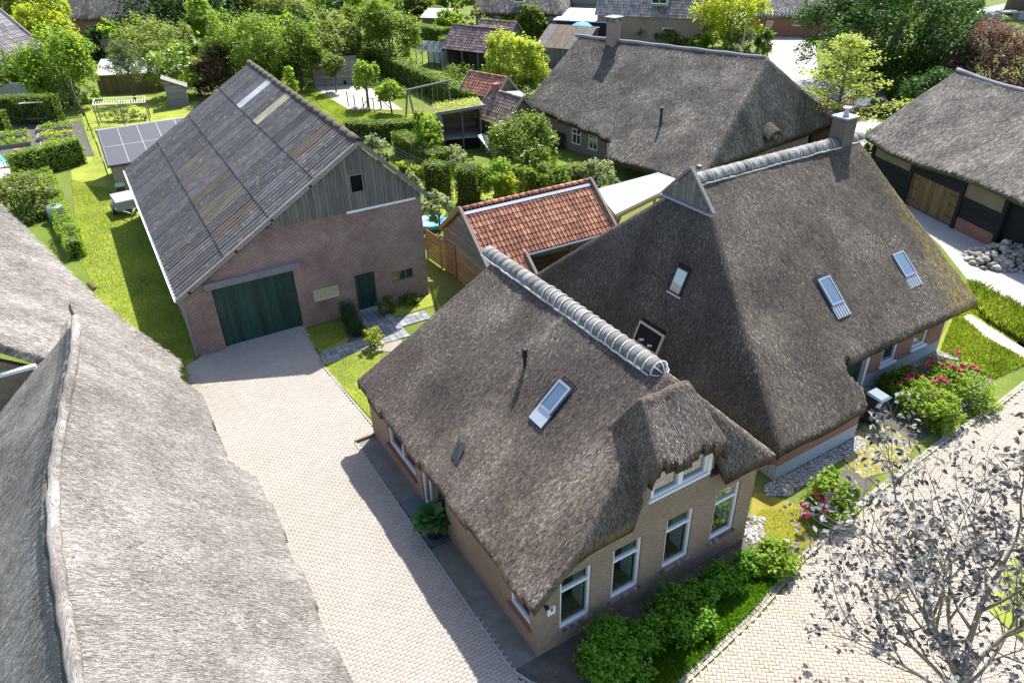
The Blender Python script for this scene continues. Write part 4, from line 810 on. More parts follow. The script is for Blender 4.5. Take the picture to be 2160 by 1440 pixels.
ow = [(-1.2, -.42, .3, 2.0), (2.1, 3.07, .55, 1.72), (3.85, 4.77, .52, 1.65), (5.7, 6.3, .6, 1.6)]
wall(T, 'garden_wall', M['brick_h3'], 'u', 0, .3, [(-2, 2.5), (7.2, 2.5), (13.5, 1.6)], ow); wall(T, 'gable_wall', M['brick_h3'], 'v', -2, .3, [(.3, 2.4), (5.4, 6.5), (11, 2.4)]); wall(T, 'right_wall', M['brick_h3'], 'v', 14.3, .3, [(-1, 2.0), (12, 2.0)])
for x0, x1, z0, z1 in ow: window(T, 'u', .02, x0, x1, z0, z1, M['white'], M['glass_dark'], .09, .1, 2, (z0 + z1) / 2 + .2)
m = MB(); m.box(-2, 13, .5, .55, .1, 2.4); m.obj('room', M['room'], T)
m = MB(); m.box(.25, 1.05, 5.35, 6.1, 6.4, 8.3); ch = m.obj('chimney', M['brick_h3'], T); m = MB(); m.box(.1, 1.2, 5.2, 6.25, 8.62, 8.68); m.obj('cap', M['concrete'], ch); m = MB()
for x in (.3, 1.0):
    for y in (5.42, 6.02): m.box(x - .03, x + .03, y - .03, y + .03, 8.3, 8.62)
m.obj('cap_leg', M['dark_metal'], ch)
ra, rb = np.array([-2.9, 5.26, 7.0]), np.array([12.6, 7.84, 7.0])
m = MB(); n = 40
m.tube([ra + (rb - ra) * i / n + np.array([0, 0, -.02 + .02 * math.sin(i)]) for i in range(n + 1)], .14, 8); o = m.obj('ridge_roll', M['lintel'], T, True)
m = MB(); zf = float(f3(np.float64(9.6), np.float64(1.0))); m.lathe([(.09, zf - .1), (.09, zf + 1.0), (.12, zf + 1.0), (.12, zf + 1.15), (0, zf + 1.16)], 10, (9.6, 1.0, 0)); m.obj('flue', M['dark_metal'], T); m = MB(); m.box(9.05, 9.5, .5, .8, zf - .35, zf - .28); m.obj('flashing', M['alu'], T)
m = MB(); m.box(14.0, 14.95, 5.9, 6.9, 1.5, 2.7); dm = m.obj('dormer', M['white'], T); m = MB(); m.box(14.96, 14.97, 6.0, 6.8, 1.6, 2.6); m.obj('pane', M['glass_dark'], dm)
def fd(u, v): return 4.35 + .3 * (15 - u) - .0 * v
m = MB(); m.prism([(14.4, 4.55), (16.35, 3.3), (16.35, 3.0), (14.4, 3.4)], 1, 4.6, 6.2); m.V = []; m.F = []
thatch(T, lambda u, v: 2.95 + .6 * (15.1 - u) - .35 * ((v - 6.4) / .8) ** 2, 13.4, 15.2, 5.55, 7.25, .1, None, .16, M['th5'], M['st5'], 1500, 55, name='dormer_thatch')
m = MB(); m.bar((.6, -.35, .0), (.6, -.12, 1.15), 1.1, .05, (0, 1, 0)); o = m.obj('leaning_board', M['dark_metal']); tag(o, 'dark sheet leaning against the pink brick farmhouse wall', 'board'); o.location = (*H3['loc'], 0); o.rotation_euler = (0, 0, math.radians(-50)); o.data.transform(Matrix.Translation((.4, 0, .02)))

# ================================================================ BLACK BARN at the right
H4 = dict(loc=(26.14, 36.44), az=-76.0)
T = thing('timber_barn', 'black tarred timber barn with brown thatch and wicker panels at the right edge', 'barn', H4['loc'], H4['az'])
def f4(u, v): return smin(smin(3.12 + .62 * (v + .4), 3.12 + .62 * (11.3 - v), .3), 99 + 0 * u, .3) - .18 * np.sin((u + 11) * .45)
thatch(T, f4, -11.3, 5, -.5, 11, .12, lambda u, v: (v > -.38) & (u > -11.2), .28, M['th3'], M['st3'], 60000, 61, slen=(.14, .3), swid=(.016, .03))
m = MB(); m.tube([(u, 5.45, float(f4(np.float64(u), np.float64(5.4))) + .06) for u in np.linspace(-11.2, 5, 20)], .15, 8); m.obj('ridge_roll', M['lintel'], T, True)
m = MB(); m.box(-10.6, 4, .3, .35, 0, 2.6); m.box(-10.6, -10.5, .3, 11, 0, 2.6); m.prism([(.3, 2.55), (5.4, 5.8), (10.6, 2.55)], 0, -10.6, -10.5); m.obj('inner_wall', M['dark'], T)
M['wicker'] = m_wood('wicker_panel', (0.26, 0.20, 0.135), (0.44, 0.355, 0.25), 0)
for x0, x1 in ((-10.45, -7.0), (-2.85, -.15)):
    m = MB(); m.box(x0, x1, .14, .2, 1.95, 3.0); m.obj('wicker_panel', M['wicker'], T)
    nbd = 5; zb = .75 if x0 > -5 else .15; h = (1.93 - zb) / nbd
    for i in range(nbd): m = MB(); m.box(0, x1 - x0, 0, .035, 0, h + .02); o = m.obj('wall_board', M['wood_black'], T); o.location = (x0, .12, zb + i * h); o.rotation_euler = (.06, 0, 0)
m = MB(); m.box(-2.85, -.15, .1, .3, 0, .74); m.obj('brick_base', M['brick_h2'], T)
for x in (-10.55, -6.98, -2.95, -.02, 3.6): m = MB(); m.box(x - .11, x + .11, .0, .22, 0, 3.0); m.obj('post', M['wood_black'], T)
m = MB(); m.box(-6.87, -3.06, .02, .12, 2.05, 2.98); m.obj('door_header', M['wood_black'], T)
for a, b in ((-6.85, -4.97), (-4.95, -3.08)): leaf(T, a, b, .1, 2.03, 6, .08, M['wood_door4'], hinges=((.2, .35), (.55, .35), (.85, .35)), hside=0 if a < -5 else 1)
def stone_pile(c, n, R, h, label):
    T = thing('stone_pile', label, 'stones', c); v = np.array([(-1, -1, -1), (1, -1, -1), (1, 1, -1), (-1, 1, -1), (-1, -1, 1), (1, -1, 1), (1, 1, 1), (-1, 1, 1)], float); src = []
    for k in range(5):
        import bmesh
        bm = bmesh.new(); bmesh.ops.create_icosphere(bm, subdivisions=1, radius=1.0); r = np.random.default_rng(k + 70)
        for q in bm.verts: q.co *= float(r.uniform(.75, 1.12))
        me = bpy.data.meshes.new('stone'); bm.to_mesh(me); bm.free(); me.materials.append(M['stone']); src.append(me)
    for i in range(n):
        a, rr = random.uniform(0, 6.28), math.sqrt(random.random()); z = h * max(0, 1 - rr * 1.05) * random.uniform(.6, 1); s_ = random.uniform(.1, .24)
        o = bpy.data.objects.new('stone', src[i % 5]); COL.objects.link(o); o.parent = T; o.location = (R * rr * math.cos(a), R * .75 * rr * math.sin(a), z + s_ * .3); o.scale = (s_ * 1.2, s_, s_ * .75); o.rotation_euler = (random.uniform(-.5, .5), random.uniform(-.5, .5), random.uniform(0, 6.28))
stone_pile(W2(H4, 1.4, -.5), 260, 2.0, 1.25, 'heap of grey field stones beside the black timber barn')

# ================================================================ generic small buildings
def pantiles(T, u0, u1, fn, s0, s1, rows, cols, mat, slope_dir, name='roof_tile', cap=300):
    """tiles of a slope. fn(s) -> (v,z) from eave s=0 to ridge s=1"""
    (v0, z0), (v1, z1) = fn(s0), fn(s1); L = math.hypot(v1 - v0, z1 - z0) / rows; w = (u1 - u0) / cols; pit = math.atan2(z1 - z0, abs(v1 - v0)); sg = 1 if v1 > v0 else -1
    prof = [(-.5, .02), (-.36, .045), (-.2, .02), (-.02, -.012), (.2, -.012), (.4, .004), (.56, .02)]; V = []
    for y, dz in ((-.04 * L, .028), (L * 1.06, .0)):
        for x, z in prof: V.append((x * w, y, z * w / .22 + dz))
    V += [(x, y, z - .03) for x, y, z in V[:7]]; n = 7; F = [(k, k + 1, n + k + 1, n + k) for k in range(n - 1)] + [(2 * n + k, 2 * n + k + 1, k + 1, k) for k in range(n - 1)]
    src = None; cnt = 0; rest = MB()
    for r in range(rows):
        for c in range(cols):
            x = u0 + (c + .5) * w; v = v0 + (v1 - v0) * r / rows; z = z0 + (z1 - z0) * r / rows; rot = (pit, 0, 0) if sg > 0 else (pit, 0, math.pi); tw = random.uniform(-.015, .015)
            if cnt < cap:
                if src is None: src = o = mesh(name, V, F, mat, T)
                else: o = inst(src, name, T)
                o.location = (x, v, z + random.uniform(0, .006)); o.rotation_euler = (rot[0], tw, rot[2])
            else:
                R = Matrix.Rotation(rot[2], 3, 'Z') @ Matrix.Rotation(rot[0], 3, 'X'); rest.add([tuple(R @ Vector(p) + Vector((x, v, z))) for p in V], F)
            cnt += 1
    if rest.V: rest.obj('roof_tiles', mat, T, kind='stuff')
def boards_wall(T, axis, c, x0, x1, z0, prof, mat, w=.2, horizontal=False, name='wall_board', dirn=1, holes=()):
    """board cladding as single boards; prof: list of (x,z) top line"""
    px, pz = [p[0] for p in prof], [p[1] for p in prof]
    if not horizontal:
        n = max(1, round((x1 - x0) / w)); w = (x1 - x0) / n
        for i in range(n):
            a, b = x0 + i * w + .004, x0 + (i + 1) * w - .004; ta, tb = np.interp(a, px, pz), np.interp(b, px, pz)
            if max(ta, tb) - z0 < .05: continue
            m = MB(); m.prism([(a, z0), (b, z0), (b, max(tb, z0 + .02)), (a, max(ta, z0 + .02))], 1 if axis == 'u' else 0, c - .015, c + .015); m.obj(name, mat, T)
    else:
        zt = max(pz); n = max(1, round((zt - z0) / w)); w = (zt - z0) / n; xs = np.linspace(x0, x1, 60); tz = np.interp(xs, px, pz)
        for i in range(n):
            za, zb = z0 + i * w, z0 + (i + 1) * w - .008; ok = xs[tz >= (za + zb) / 2]
            if len(ok) < 2: continue
            m = MB(); a, b = ok[0], ok[-1]
            m.box(a, b, c - .015, c + .015, za, zb) if axis == 'u' else m.box(c - .015, c + .015, a, b, za, zb); m.obj(name, mat, T)

# ---- shed with red pantiles
TS = dict(loc=(-2.3, 32.85), az=29.0)
T = thing('tiled_shed', 'wooden shed with an orange pantile roof and pale ridge strip between the houses', 'shed', TS['loc'], TS['az'])
RV, RZ, EV, EZ = .67, 4.12, -1.75, 2.26; sl_ = (RZ - EZ) / (RV - EV)
fs = lambda s: (EV + (RV - EV) * s, EZ + (RZ - EZ) * s)
pantiles(T, .42, 7.8, fs, 0, .955, 9, 33, M['tile_red'], 1)
ext = lambda s: (-3.05 + (EV + 3.05) * s, EZ - sl_ * (EV + 3.05) * (1 - s)); pantiles(T, .42, 2.42, ext, 0, 1.0, 4, 9, M['tile_red'], 1, cap=0)
bk = lambda s: (3.1 + (RV - 3.1) * s, EZ + (RZ - EZ) * s); pantiles(T, .42, 7.8, bk, 0, .96, 9, 33, M['tile_red'], -1, cap=0)
V, F = half_tile('ridge_tile', .11, .12, .41, None, 7)
s0 = None
for i in range(19):
    if s0 is None: s0 = o = mesh('ridge_tile', V, F, M['tile_red'], T, True)
    else: o = inst(s0, 'ridge_tile', T)
    o.location = (.4 + i * .39, RV + .02, RZ + .03); o.rotation_euler = (0, -.02, 0)
m = MB(); m.bar((.4, RV - .24, RZ - .11), (7.8, RV - .24, RZ - .11), .16, .02, (0, -sl_, 1)); m.obj('ridge_strip', M['zinc'], T)
for u_ in (.3, 7.92):
    m = MB(); m.bar((u_, RV, RZ + .12), (u_, EV - .1 if u_ > 1 else -3.1, (EZ if u_ > 1 else EZ - sl_ * 1.3) + .05), .14, .2); m.obj('barge_board', M['wood_grey_y'], T); m = MB(); m.bar((u_, RV, RZ + .12), (u_, 3.15, EZ + .05), .14, .2); m.obj('barge_board', M['fence'], T)
m = MB(); m.bar((2.5, EV - .05, EZ + .08), (2.5, -3.1, EZ - sl_ * 1.3 + .08), .14, .2); m.obj('barge_board', M['wood_grey_y'], T)
m = MB(); m.prism([(EV - .16 + a, EZ - .02 + b) for a, b in [(-.07, 0), (-.05, -.07), (.05, -.07), (.07, 0), (.055, 0), (.04, -.055), (-.04, -.055), (-.055, 0)]], 0, 2.55, 8.0); m.obj('gutter', M['zinc'], T)
boards_wall(T, 'v', .38, -1.6, 3.0, 1.7, [(-1.6, 2.2), (RV, 3.98), (3.0, 2.2)], M['wood_grey_y'], .17, True); boards_wall(T, 'v', .40, -3.0, 3.0, 0, [(-3, .9), (-1.6, 1.68), (3, 1.68)], M['fence'], .3, True); boards_wall(T, 'u', -.9, 2.5, 7.7, 0, [(2.5, 2.6), (7.7, 2.6)], M['wood_brown_x'], .19, True); boards_wall(T, 'v', 2.45, -2.8, -.9, 0, [(-2.8, 1.2), (-.9, 2.4)], M['wood_brown_x'], .2, True)
m = MB(); m.box(.42, 7.7, 2.9, 3.0, 0, 2.2); m.box(7.6, 7.7, -.9, 2.9, 0, 2.3); m.prism([(EV, 2.2), (RV, 3.9), (3.0, 2.2)], 0, 7.6, 7.7); m.obj('rear_wall', M['wood_brown'], T)
for x in (2.55, 5.2, 7.75): m = MB(); m.box(x - .06, x + .06, -1.72, -1.6, 0, 2.2); m.obj('post', M['wood_grey'], T)
# canoe on brackets
T = thing('canoe', 'dull olive canoe hung on brackets under the orange tiled eave', 'canoe', (*W2(TS, 5.2, -1.15), 1.75), 29.0)
m = MB(); n = 17; secs = []
for i in range(n):
    t = i / (n - 1) * 2 - 1; w_ = .34 * (1 - abs(t) ** 2.2); zk = .14 * abs(t) ** 3
    for k in range(9): a = math.pi * k / 8; secs.append((t * 2.3, -w_ * math.cos(a) * .55 - .1, zk - .0 + .36 * (1 - abs(t) ** 3) * (math.sin(a) - .5) if False else zk + w_ * 1.0 * math.sin(a)))
F = [(i * 9 + k, i * 9 + k + 1, (i + 1) * 9 + k + 1, (i + 1) * 9 + k) for i in range(n - 1) for k in range(8)]
M['canoe'] = m_plain('canoe_hull', (0.20, 0.20, 0.165), 0.6, 0.35, 1.5)
o = mesh('hull', secs, F, M['canoe'], T, True); o.rotation_euler = (.9, 0, 0)
m = MB(); m.tube([(-2.28, 0, .05), (0, -.14, .0), (2.28, 0, .05)], .02, 6); o = m.obj('gunwale', M['wood_brown_x'], T)
for x in (-1.2, 1.1): m = MB(); m.bar((x, .25, -.15), (x, -.3, -.12), .05, .05); m.obj('bracket', M['dark_metal'], T)
# canopy with a flat pale roof
ps = [P2(1255, 400, 2.6), P2(1388, 364, 2.6), P2(1440, 382, 2.6), P2(1298, 452, 2.6)]; c0 = np.mean(ps, 0)
T = thing('carport', 'open timber canopy with a flat pale roof beside the orange tiled shed', 'canopy', (*c0, 0), 0)
loc = [(p[0] - c0[0], p[1] - c0[1]) for p in ps]; m = MB(); m.prism(loc, 2, 2.52, 2.60); m.obj('roof', M['flat_roof'], T)
for a, b in zip(loc, loc[1:] + loc[:1]): m = MB(); m.bar((a[0], a[1], 2.42), (b[0], b[1], 2.42), .08, .2); m.obj('edge_beam', M['wood_new'], T)
for a in loc:
    q = np.array(a) * .93; m = MB(); m.box(q[0] - .075, q[0] + .075, q[1] - .075, q[1] + .075, 0, 2.33); po = m.obj('post', M['wood_new'], T); m = MB(); e = q * .75; m.bar((q[0], q[1], 1.65), (e[0], e[1], 2.35), .09, .09); m.obj('brace', M['wood_new'], po)
# slatted fence by the barn
fl = [(-3.35, 33.2), W2(TS, .3, 3.0)]; T = thing('slat_fence', 'new horizontal board fence between the barn and the tiled shed', 'fence', P2(903, 545), 0); A = P2(902, 547); Bq = P2(962, 590)
d = Bq - A; L = np.linalg.norm(d); T.rotation_euler = (0, 0, math.atan2(d[1], d[0])); M['fence_x'] = m_wood('fence_slats', (0.26, 0.165, 0.085), (0.42, 0.29, 0.165), 0, randv=0.25)
for i in range(11): m = MB(); m.box(0, L, -.012, .012, 0, .13); o = m.obj('slat', M['fence_x'], T); o.location = (0, 0, .1 + i * .155); o.rotation_euler = (.12, 0, 0)
for x in (0, L / 2, L): m = MB(); m.box(x - .045, x + .045, -.03, .06, 0, 1.9); m.obj('post', M['fence'], T)

# ================================================================ VEGETATION
def LM(name, a, b, c, **k):
    if name in ('leaf_bright', 'leaf_mid', 'leaf_dark', 'leaf_olive', 'leaf_yellow', 'leaf_hedge', 'leaf_pale', 'leaf_pine', 'leaf_purple', 'leaf_maple'): k2 = 1.9 if name == 'leaf_purple' else 1.55 if name in ('leaf_hedge', 'leaf_mid') else 1.4; a, b, c = sc(a, k2), sc(b, k2), sc(c, k2)
    M[name] = m_leaf(name, [(0, a), (0.5, b), (1, c)], **k)
LM('leaf_bright', (0.065, 0.115, 0.012), (0.135, 0.20, 0.018), (0.24, 0.29, 0.035)); LM('leaf_mid', (0.034, 0.062, 0.008), (0.085, 0.125, 0.014), (0.175, 0.205, 0.03)); LM('leaf_dark', (0.012, 0.034, 0.010), (0.026, 0.062, 0.016), (0.065, 0.10, 0.022), trans=.35, spec=.12)
LM('leaf_olive', (0.055, 0.075, 0.018), (0.115, 0.145, 0.035), (0.20, 0.225, 0.065)); LM('leaf_yellow', (0.12, 0.15, 0.012), (0.22, 0.25, 0.02), (0.36, 0.36, 0.04)); LM('leaf_purple', (0.030, 0.014, 0.016), (0.075, 0.034, 0.036), (0.17, 0.09, 0.085), tcol=1.0)
LM('leaf_pale', (0.08, 0.105, 0.05), (0.17, 0.20, 0.11), (0.36, 0.37, 0.27)); LM('leaf_hedge', (0.032, 0.060, 0.007), (0.082, 0.122, 0.012), (0.18, 0.21, 0.028)); LM('leaf_maple', (0.13, 0.165, 0.02), (0.22, 0.25, 0.03), (0.33, 0.34, 0.06)); LM('leaf_pine', (0.045, 0.065, 0.025), (0.085, 0.115, 0.05), (0.14, 0.17, 0.085))
LM('leaf_front', (0.055, 0.14, 0.010), (0.12, 0.26, 0.018), (0.22, 0.37, 0.04)); LM('leaf_bronze', (0.045, 0.042, 0.044), (0.12, 0.115, 0.118), (0.28, 0.275, 0.28), trans=.2, tcol=1.0, rough=.55, spec=.45); LM('leaf_grass', (0.075, 0.12, 0.02), (0.19, 0.255, 0.03), (0.36, 0.38, 0.085))
M['flower_white'] = m_plain('cream_blossom', (0.62, 0.62, 0.46), 0.8, 0.12); M['flower_pink'] = m_leaf('pink_blossom', [(0, (0.42, 0.01, 0.09)), (.5, (0.62, 0.03, 0.16)), (1, (0.75, 0.10, 0.28))], trans=.25, tcol=1.0)
M['bark'] = m_plain('bark', (0.13, 0.105, 0.08), 0.95, 0.4, 4.0); M['bark_pale'] = m_plain('grey_green_bark', (0.25, 0.215, 0.16), 0.9, 0.35, 5.0); M['core'] = m_plain('hedge_core', (0.016, 0.026, 0.010), 0.95, 0.3, 3.0)

def leaf_mesh(name, p, nrm, size, mat, parent, r, rnd, aspect=.62, kind=None, fine=False):
    n = len(p); nrm = nrm / (np.linalg.norm(nrm, axis=1)[:, None] + 1e-9); a = r.normal(size=(n, 3)); t = np.cross(nrm, a); t /= np.linalg.norm(t, axis=1)[:, None] + 1e-9; b = np.cross(nrm, t)
    L = (size * r.uniform(.65, 1.3, n))[:, None] / 2; Wd = L * aspect
    if not fine:
        V = np.stack([p - t * L, p + b * Wd + nrm * L * .12, p + t * L, p - b * Wd + nrm * L * .12], 1); k = 4; F = np.arange(4 * n).reshape(-1, 4)
    else:
        V = np.stack([p - t * L, p - t * L * .3 + b * Wd + nrm * L * .18, p + t * L * .35 + b * Wd * .75 + nrm * L * .1, p + t * L - nrm * L * .25, p + t * L * .35 - b * Wd * .75 + nrm * L * .1, p - t * L * .3 - b * Wd + nrm * L * .18], 1); k = 6
        base = 6 * np.arange(n)[:, None]; F = np.concatenate([base + np.array([0, 1, 2, 3]), base + np.array([0, 3, 4, 5])])
    return mesh(name, V.reshape(-1, 3), F, mat, parent, False, {'rnd': ('FLOAT', 'POINT', np.repeat(np.clip(rnd, 0, 1), k))}, kind)
def cloud(blobs, n, r, per=16, spread=.16, shell=.55):
    B = np.array(blobs, float); w = (B[:, 3] * B[:, 4] * B[:, 5]) ** (2 / 3); nc = max(4, n // per); bi = r.choice(len(B), nc, p=w / w.sum())
    d = r.normal(size=(nc, 3)); d[:, 2] = np.where(d[:, 2] < -.2, -d[:, 2] * .6, d[:, 2]); d /= np.linalg.norm(d, axis=1)[:, None]; rad = shell + (1 - shell) * r.random(nc) ** .6
    c = B[bi, :3] + d * rad[:, None] * B[bi, 3:]; ci = r.integers(0, nc, n); sp = spread * B[bi[ci], 3:].mean(1)[:, None]
    p = c[ci] + r.normal(size=(n, 3)) * sp * np.array([1, 1, .7]); out = d[ci]; nr_ = out * .4 + np.array([.1, .22, .8]) + r.normal(size=(n, 3)) * .5
    cr = r.random(nc); return p, nr_, .55 * cr[ci] + .45 * r.random(n)
def blobs_for(w, z0, z1, nb, r, lump=.4, d=None):
    nb = int(nb * 1.6)
    d = d or w; cz = (z0 + z1) / 2; hz = (z1 - z0) / 2; out = [(0, 0, cz, w * .36, d * .36, hz * .75)]
    for i in range(nb):
        a = r.uniform(0, 6.28); e = r.uniform(-.75, .95); q = math.sqrt(max(0, 1 - e * e)); k = lump * r.uniform(.65, 1.1)
        out.append((w / 2 * .74 * q * math.cos(a), d / 2 * .74 * q * math.sin(a), cz + hz * .72 * e, w / 2 * k, d / 2 * k, max(.15, hz * k * .85)))
    return out
def tree(label, loc, h, w, mat, n=2500, leaf=.3, cat='tree', name='tree', z0=None, trunk=None, nb=8, seed=None, group=None, flowers=None, d=None, limbs=6, per=16, spread=.16, shell=.55, bark='bark', fine=False):
    seed = seed if seed is not None else abs(hash(label)) % 9999 if False else (sum(ord(c) * (i + 3) for i, c in enumerate(label)) % 99991); r = np.random.default_rng(seed); T = thing(name, label, cat, loc, 0, group); z0 = h * .28 if z0 is None else z0
    bl = blobs_for(w, z0, h, nb, r, d=d); far = float(np.hypot(loc[0], loc[1])) > 40; n = int(n * (1.7 if far else 1)); leaf = leaf * (1.12 if far else 1); p, nr_, rn = cloud(bl, n, r, per, spread, shell)
    sx = w / 2 / np.percentile(np.hypot(p[:, 0], p[:, 1] * (w / (d or w))), 96); lo, hi = np.percentile(p[:, 2], 2), np.percentile(p[:, 2], 99); sz = (h - z0) / (hi - lo); bl = [(b[0] * sx, b[1] * sx, z0 + (b[2] - lo) * sz, b[3] * sx, b[4] * sx, b[5] * sz) for b in bl]; p = np.stack([p[:, 0] * sx, p[:, 1] * sx, z0 + (p[:, 2] - lo) * sz], 1); p[:, 2] = np.maximum(p[:, 2], .04)
    leaf_mesh('crown', p, nr_, leaf, M[mat], T, r, rn, kind='stuff', fine=fine)
    m = MB(); tr = trunk or max(.04, h * .022); top = z0 + (h - z0) * .55; bend = r.normal(0, .04 * h, 2)
    m.tube([(0, 0, -.05), (bend[0] * .3, bend[1] * .3, top * .4), (bend[0], bend[1], top)], [tr * 1.25, tr, tr * .45], 7)
    for i in range(limbs):
        b = bl[1 + i % (len(bl) - 1)] if len(bl) > 1 else bl[0]; st = np.array([bend[0] * .4, bend[1] * .4, z0 * .75 + (top - z0) * .3 * r.random()]); e = np.array(b[:3]); md = (st + e) / 2 + np.array([0, 0, -.06 * h]); m.tube([st, md, e], [tr * .5, tr * .32, tr * .1], 5)
    m.obj('trunk', M[bark], T, True)
    if flowers:
        fm, fn_, fs = flowers; p, nr_, rn = cloud(bl, fn_, r, 3, .05, .93); leaf_mesh('blossom', p, nr_ + np.array([0, 0, 1]), fs, M[fm], T, r, rn, .9, kind='stuff')
    return T
def zat(loc, py):
    """height above loc that the photograph shows at row py"""
    lo, hi = 0.0, 17.4
    def row(z): q = np.array([loc[0], loc[1], z - CAM_H]); return 720 - 1559.72 * (q @ _up) / (q @ _fw)
    if row(hi) > py: return hi
    for _ in range(40):
        mid = (lo + hi) / 2
        if row(mid) > py: lo = mid
        else: hi = mid
    return lo
def tpx(label, bx, by, ytop, wpx, mat, **k):
    loc = P(bx, by); dist = float((loc - np.array([0, 0, CAM_H])) @ _fw); h = zat(loc, ytop); return tree(label, loc, h, wpx * dist / 1559.72, mat, **k)
def hedge(label, pts, w, h, mat='leaf_hedge', dens=130, leaf=.12, seed=1, group=None, name='hedge', rough=.1):
    pts = [np.array(p[:2], float) for p in pts]; T = thing(name, label, 'hedge', (*pts[0], 0), 0, group); o0 = pts[0]; r = np.random.default_rng(seed); PP, NN = [], []; core = MB()
    for p, q in zip(pts[:-1], pts[1:]):
        d = q - p; L = np.linalg.norm(d); d /= L; s_ = np.array([-d[1], d[0]]); n = int(dens * L * (2 * h + w)); a = r.uniform(-.05, L + .05, n); f = r.random(n) * (2 * h + w)
        y = np.where(f < h, -w / 2, np.where(f < h + w, f - h - w / 2, w / 2)); z = np.where(f < h, f, np.where(f < h + w, h, 2 * h + w - f)); nx = np.where(f < h, -1, np.where(f < h + w, 0, 1)); nz = ((f >= h) & (f < h + w)) * 1.0
        bump = (vnoise(a * 1.3 + 7, z * 1.3 + y, seed) - .5) * 2 * rough; rad = r.uniform(-.10, .05, n) + bump; y = y + nx * rad; z = z + nz * rad
        xy = p - o0 + d * a[:, None] + s_ * y[:, None]; PP.append(np.column_stack([xy, np.maximum(z, .03)])); NN.append(np.column_stack([s_ * nx[:, None], nz * 1.0 + .25]) + r.normal(size=(n, 3)) * .5)
        ne = int(dens * w * h)
        for e, sg in ((0, -1), (L, 1)):
            yy = r.uniform(-w / 2, w / 2, ne); zz = r.uniform(.03, h, ne); xy = p - o0 + d * (e + sg * r.uniform(-.06, .06, ne))[:, None] + s_ * yy[:, None]; PP.append(np.column_stack([xy, zz])); NN.append(np.tile(np.append(d * sg, .25), (ne, 1)) + r.normal(size=(ne, 3)) * .5)
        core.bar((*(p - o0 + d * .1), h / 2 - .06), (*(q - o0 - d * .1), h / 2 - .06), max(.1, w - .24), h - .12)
    p = np.concatenate(PP); nn = np.concatenate(NN); rn = .6 * vnoise(p[:, 0] * 2, p[:, 1] * 2 + p[:, 2] * 2, seed + 2) + .4 * r.random(len(p)); leaf_mesh('foliage', p, nn, leaf, M[mat], T, r, rn, kind='stuff'); core.obj('hedge_core', M['core'], T); return T  # solid dark core added inside so the hedge is not see-through

# ---- garden of the left: hedges
hedge('clipped hedge running across the vegetable garden, far side lit', [P(35, 382), P(180, 343)], .9, 1.9, 'leaf_bright', seed=11, dens=120, leaf=.15)
hedge('low hedge slanting down beside the sunny lawn, left of the barn', [P(100, 385), P(122, 440), P(155, 520), P(165, 545)], .9, 1.0, 'leaf_bright', seed=12, leaf=.15, rough=.2)
hedge('tall dark hedge behind the garden swing seat', [P(-30, 262), P(132, 258)], 1.2, 2.4, seed=13, dens=110, leaf=.17)
hedge('short hedge end at the left picture edge', [P(-25, 283), P(22, 280)], 1.2, 1.9, seed=14, dens=110, leaf=.16)
tpx('sprawling pinkish-green shrub at the left edge above the pale roof', 40, 455, 375, 150, 'leaf_olive', n=5000, leaf=.16, cat='shrub', name='shrub', z0=.2, limbs=3)
# ---- trees along the back, left to right
tpx('bright lime green tree behind the vegetable garden hedge', 152, 222, 62, 150, 'leaf_bright', n=6500, leaf=.26, z0=.8, nb=12)
tpx('yellow-green tree between the grey tiled roof and the far thatch', 125, 130, -12, 125, 'leaf_yellow', n=5500, leaf=.32, z0=1, nb=10)
tpx('dark green tree in the top left corner', 20, 80, -50, 130, 'leaf_mid', n=3500, leaf=.36, z0=1)
tpx('very dark tree behind the yellow-green one, top left', 75, 60, -40, 80, 'leaf_dark', n=2500, leaf=.4, z0=1)
tpx('mid green shrub bank below the grey tiled roof', 20, 200, 112, 110, 'leaf_mid', n=3500, leaf=.24, z0=.2, cat='shrub', name='shrub')
tpx('green shrub right of the bank under the grey roof', 85, 190, 105, 90, 'leaf_mid', n=3000, leaf=.24, z0=.2, cat='shrub', name='shrub')
tpx('silvery blossoming shrub in front of the lime green tree', 135, 228, 142, 85, 'leaf_pale', n=1500, leaf=.2, z0=.8, cat='shrub', name='shrub', spread=.1)
tpx('olive green tree left of the purple-leaved one', 350, 165, 42, 170, 'leaf_olive', n=6000, leaf=.26, z0=.8, nb=12)
tpx('elder with cream flower heads behind the slanted grey shed', 385, 205, 98, 112, 'leaf_bright', n=4500, leaf=.2, z0=1.0, flowers=('flower_white', 420, .28))
tpx('purple-leaved tree beside the elder', 468, 200, 92, 95, 'leaf_purple', n=4500, leaf=.22, z0=.6)
tpx('dark conifer mass behind the olive tree at the top', 340, 100, -60, 170, 'leaf_dark', n=6000, leaf=.35, z0=.5, nb=12)
tpx('second dark conifer at the top, right of the first', 410, 90, -50, 120, 'leaf_dark', n=4000, leaf=.35, z0=.5)
tpx('light green tree behind the purple-leaved one', 450, 115, -8, 75, 'leaf_bright', n=2500, leaf=.3, z0=.6)
tpx('large mid green tree behind the barn ridge', 545, 195, 28, 175, 'leaf_mid', n=8000, leaf=.25, z0=.6, nb=14)
tpx('fresh green tree right of the large one behind the barn', 640, 185, 45, 115, 'leaf_mid', n=5000, leaf=.26, z0=.6)
tpx('yellow-topped tree above the small grey hen house', 705, 150, 32, 150, 'leaf_olive', n=6500, leaf=.28, z0=.6, nb=12)
tpx('grey-green willow at the top behind the back garden trees', 615, 70, -25, 120, 'leaf_olive', n=3500, leaf=.34, z0=.6)
tpx('deep green tree at the far edge, top centre left', 520, 60, -40, 110, 'leaf_mid', n=3000, leaf=.36, z0=.6)
tpx('big leafy tree rising over the long hedge', 828, 150, 0, 130, 'leaf_mid', n=7000, leaf=.26, z0=.5, nb=12)
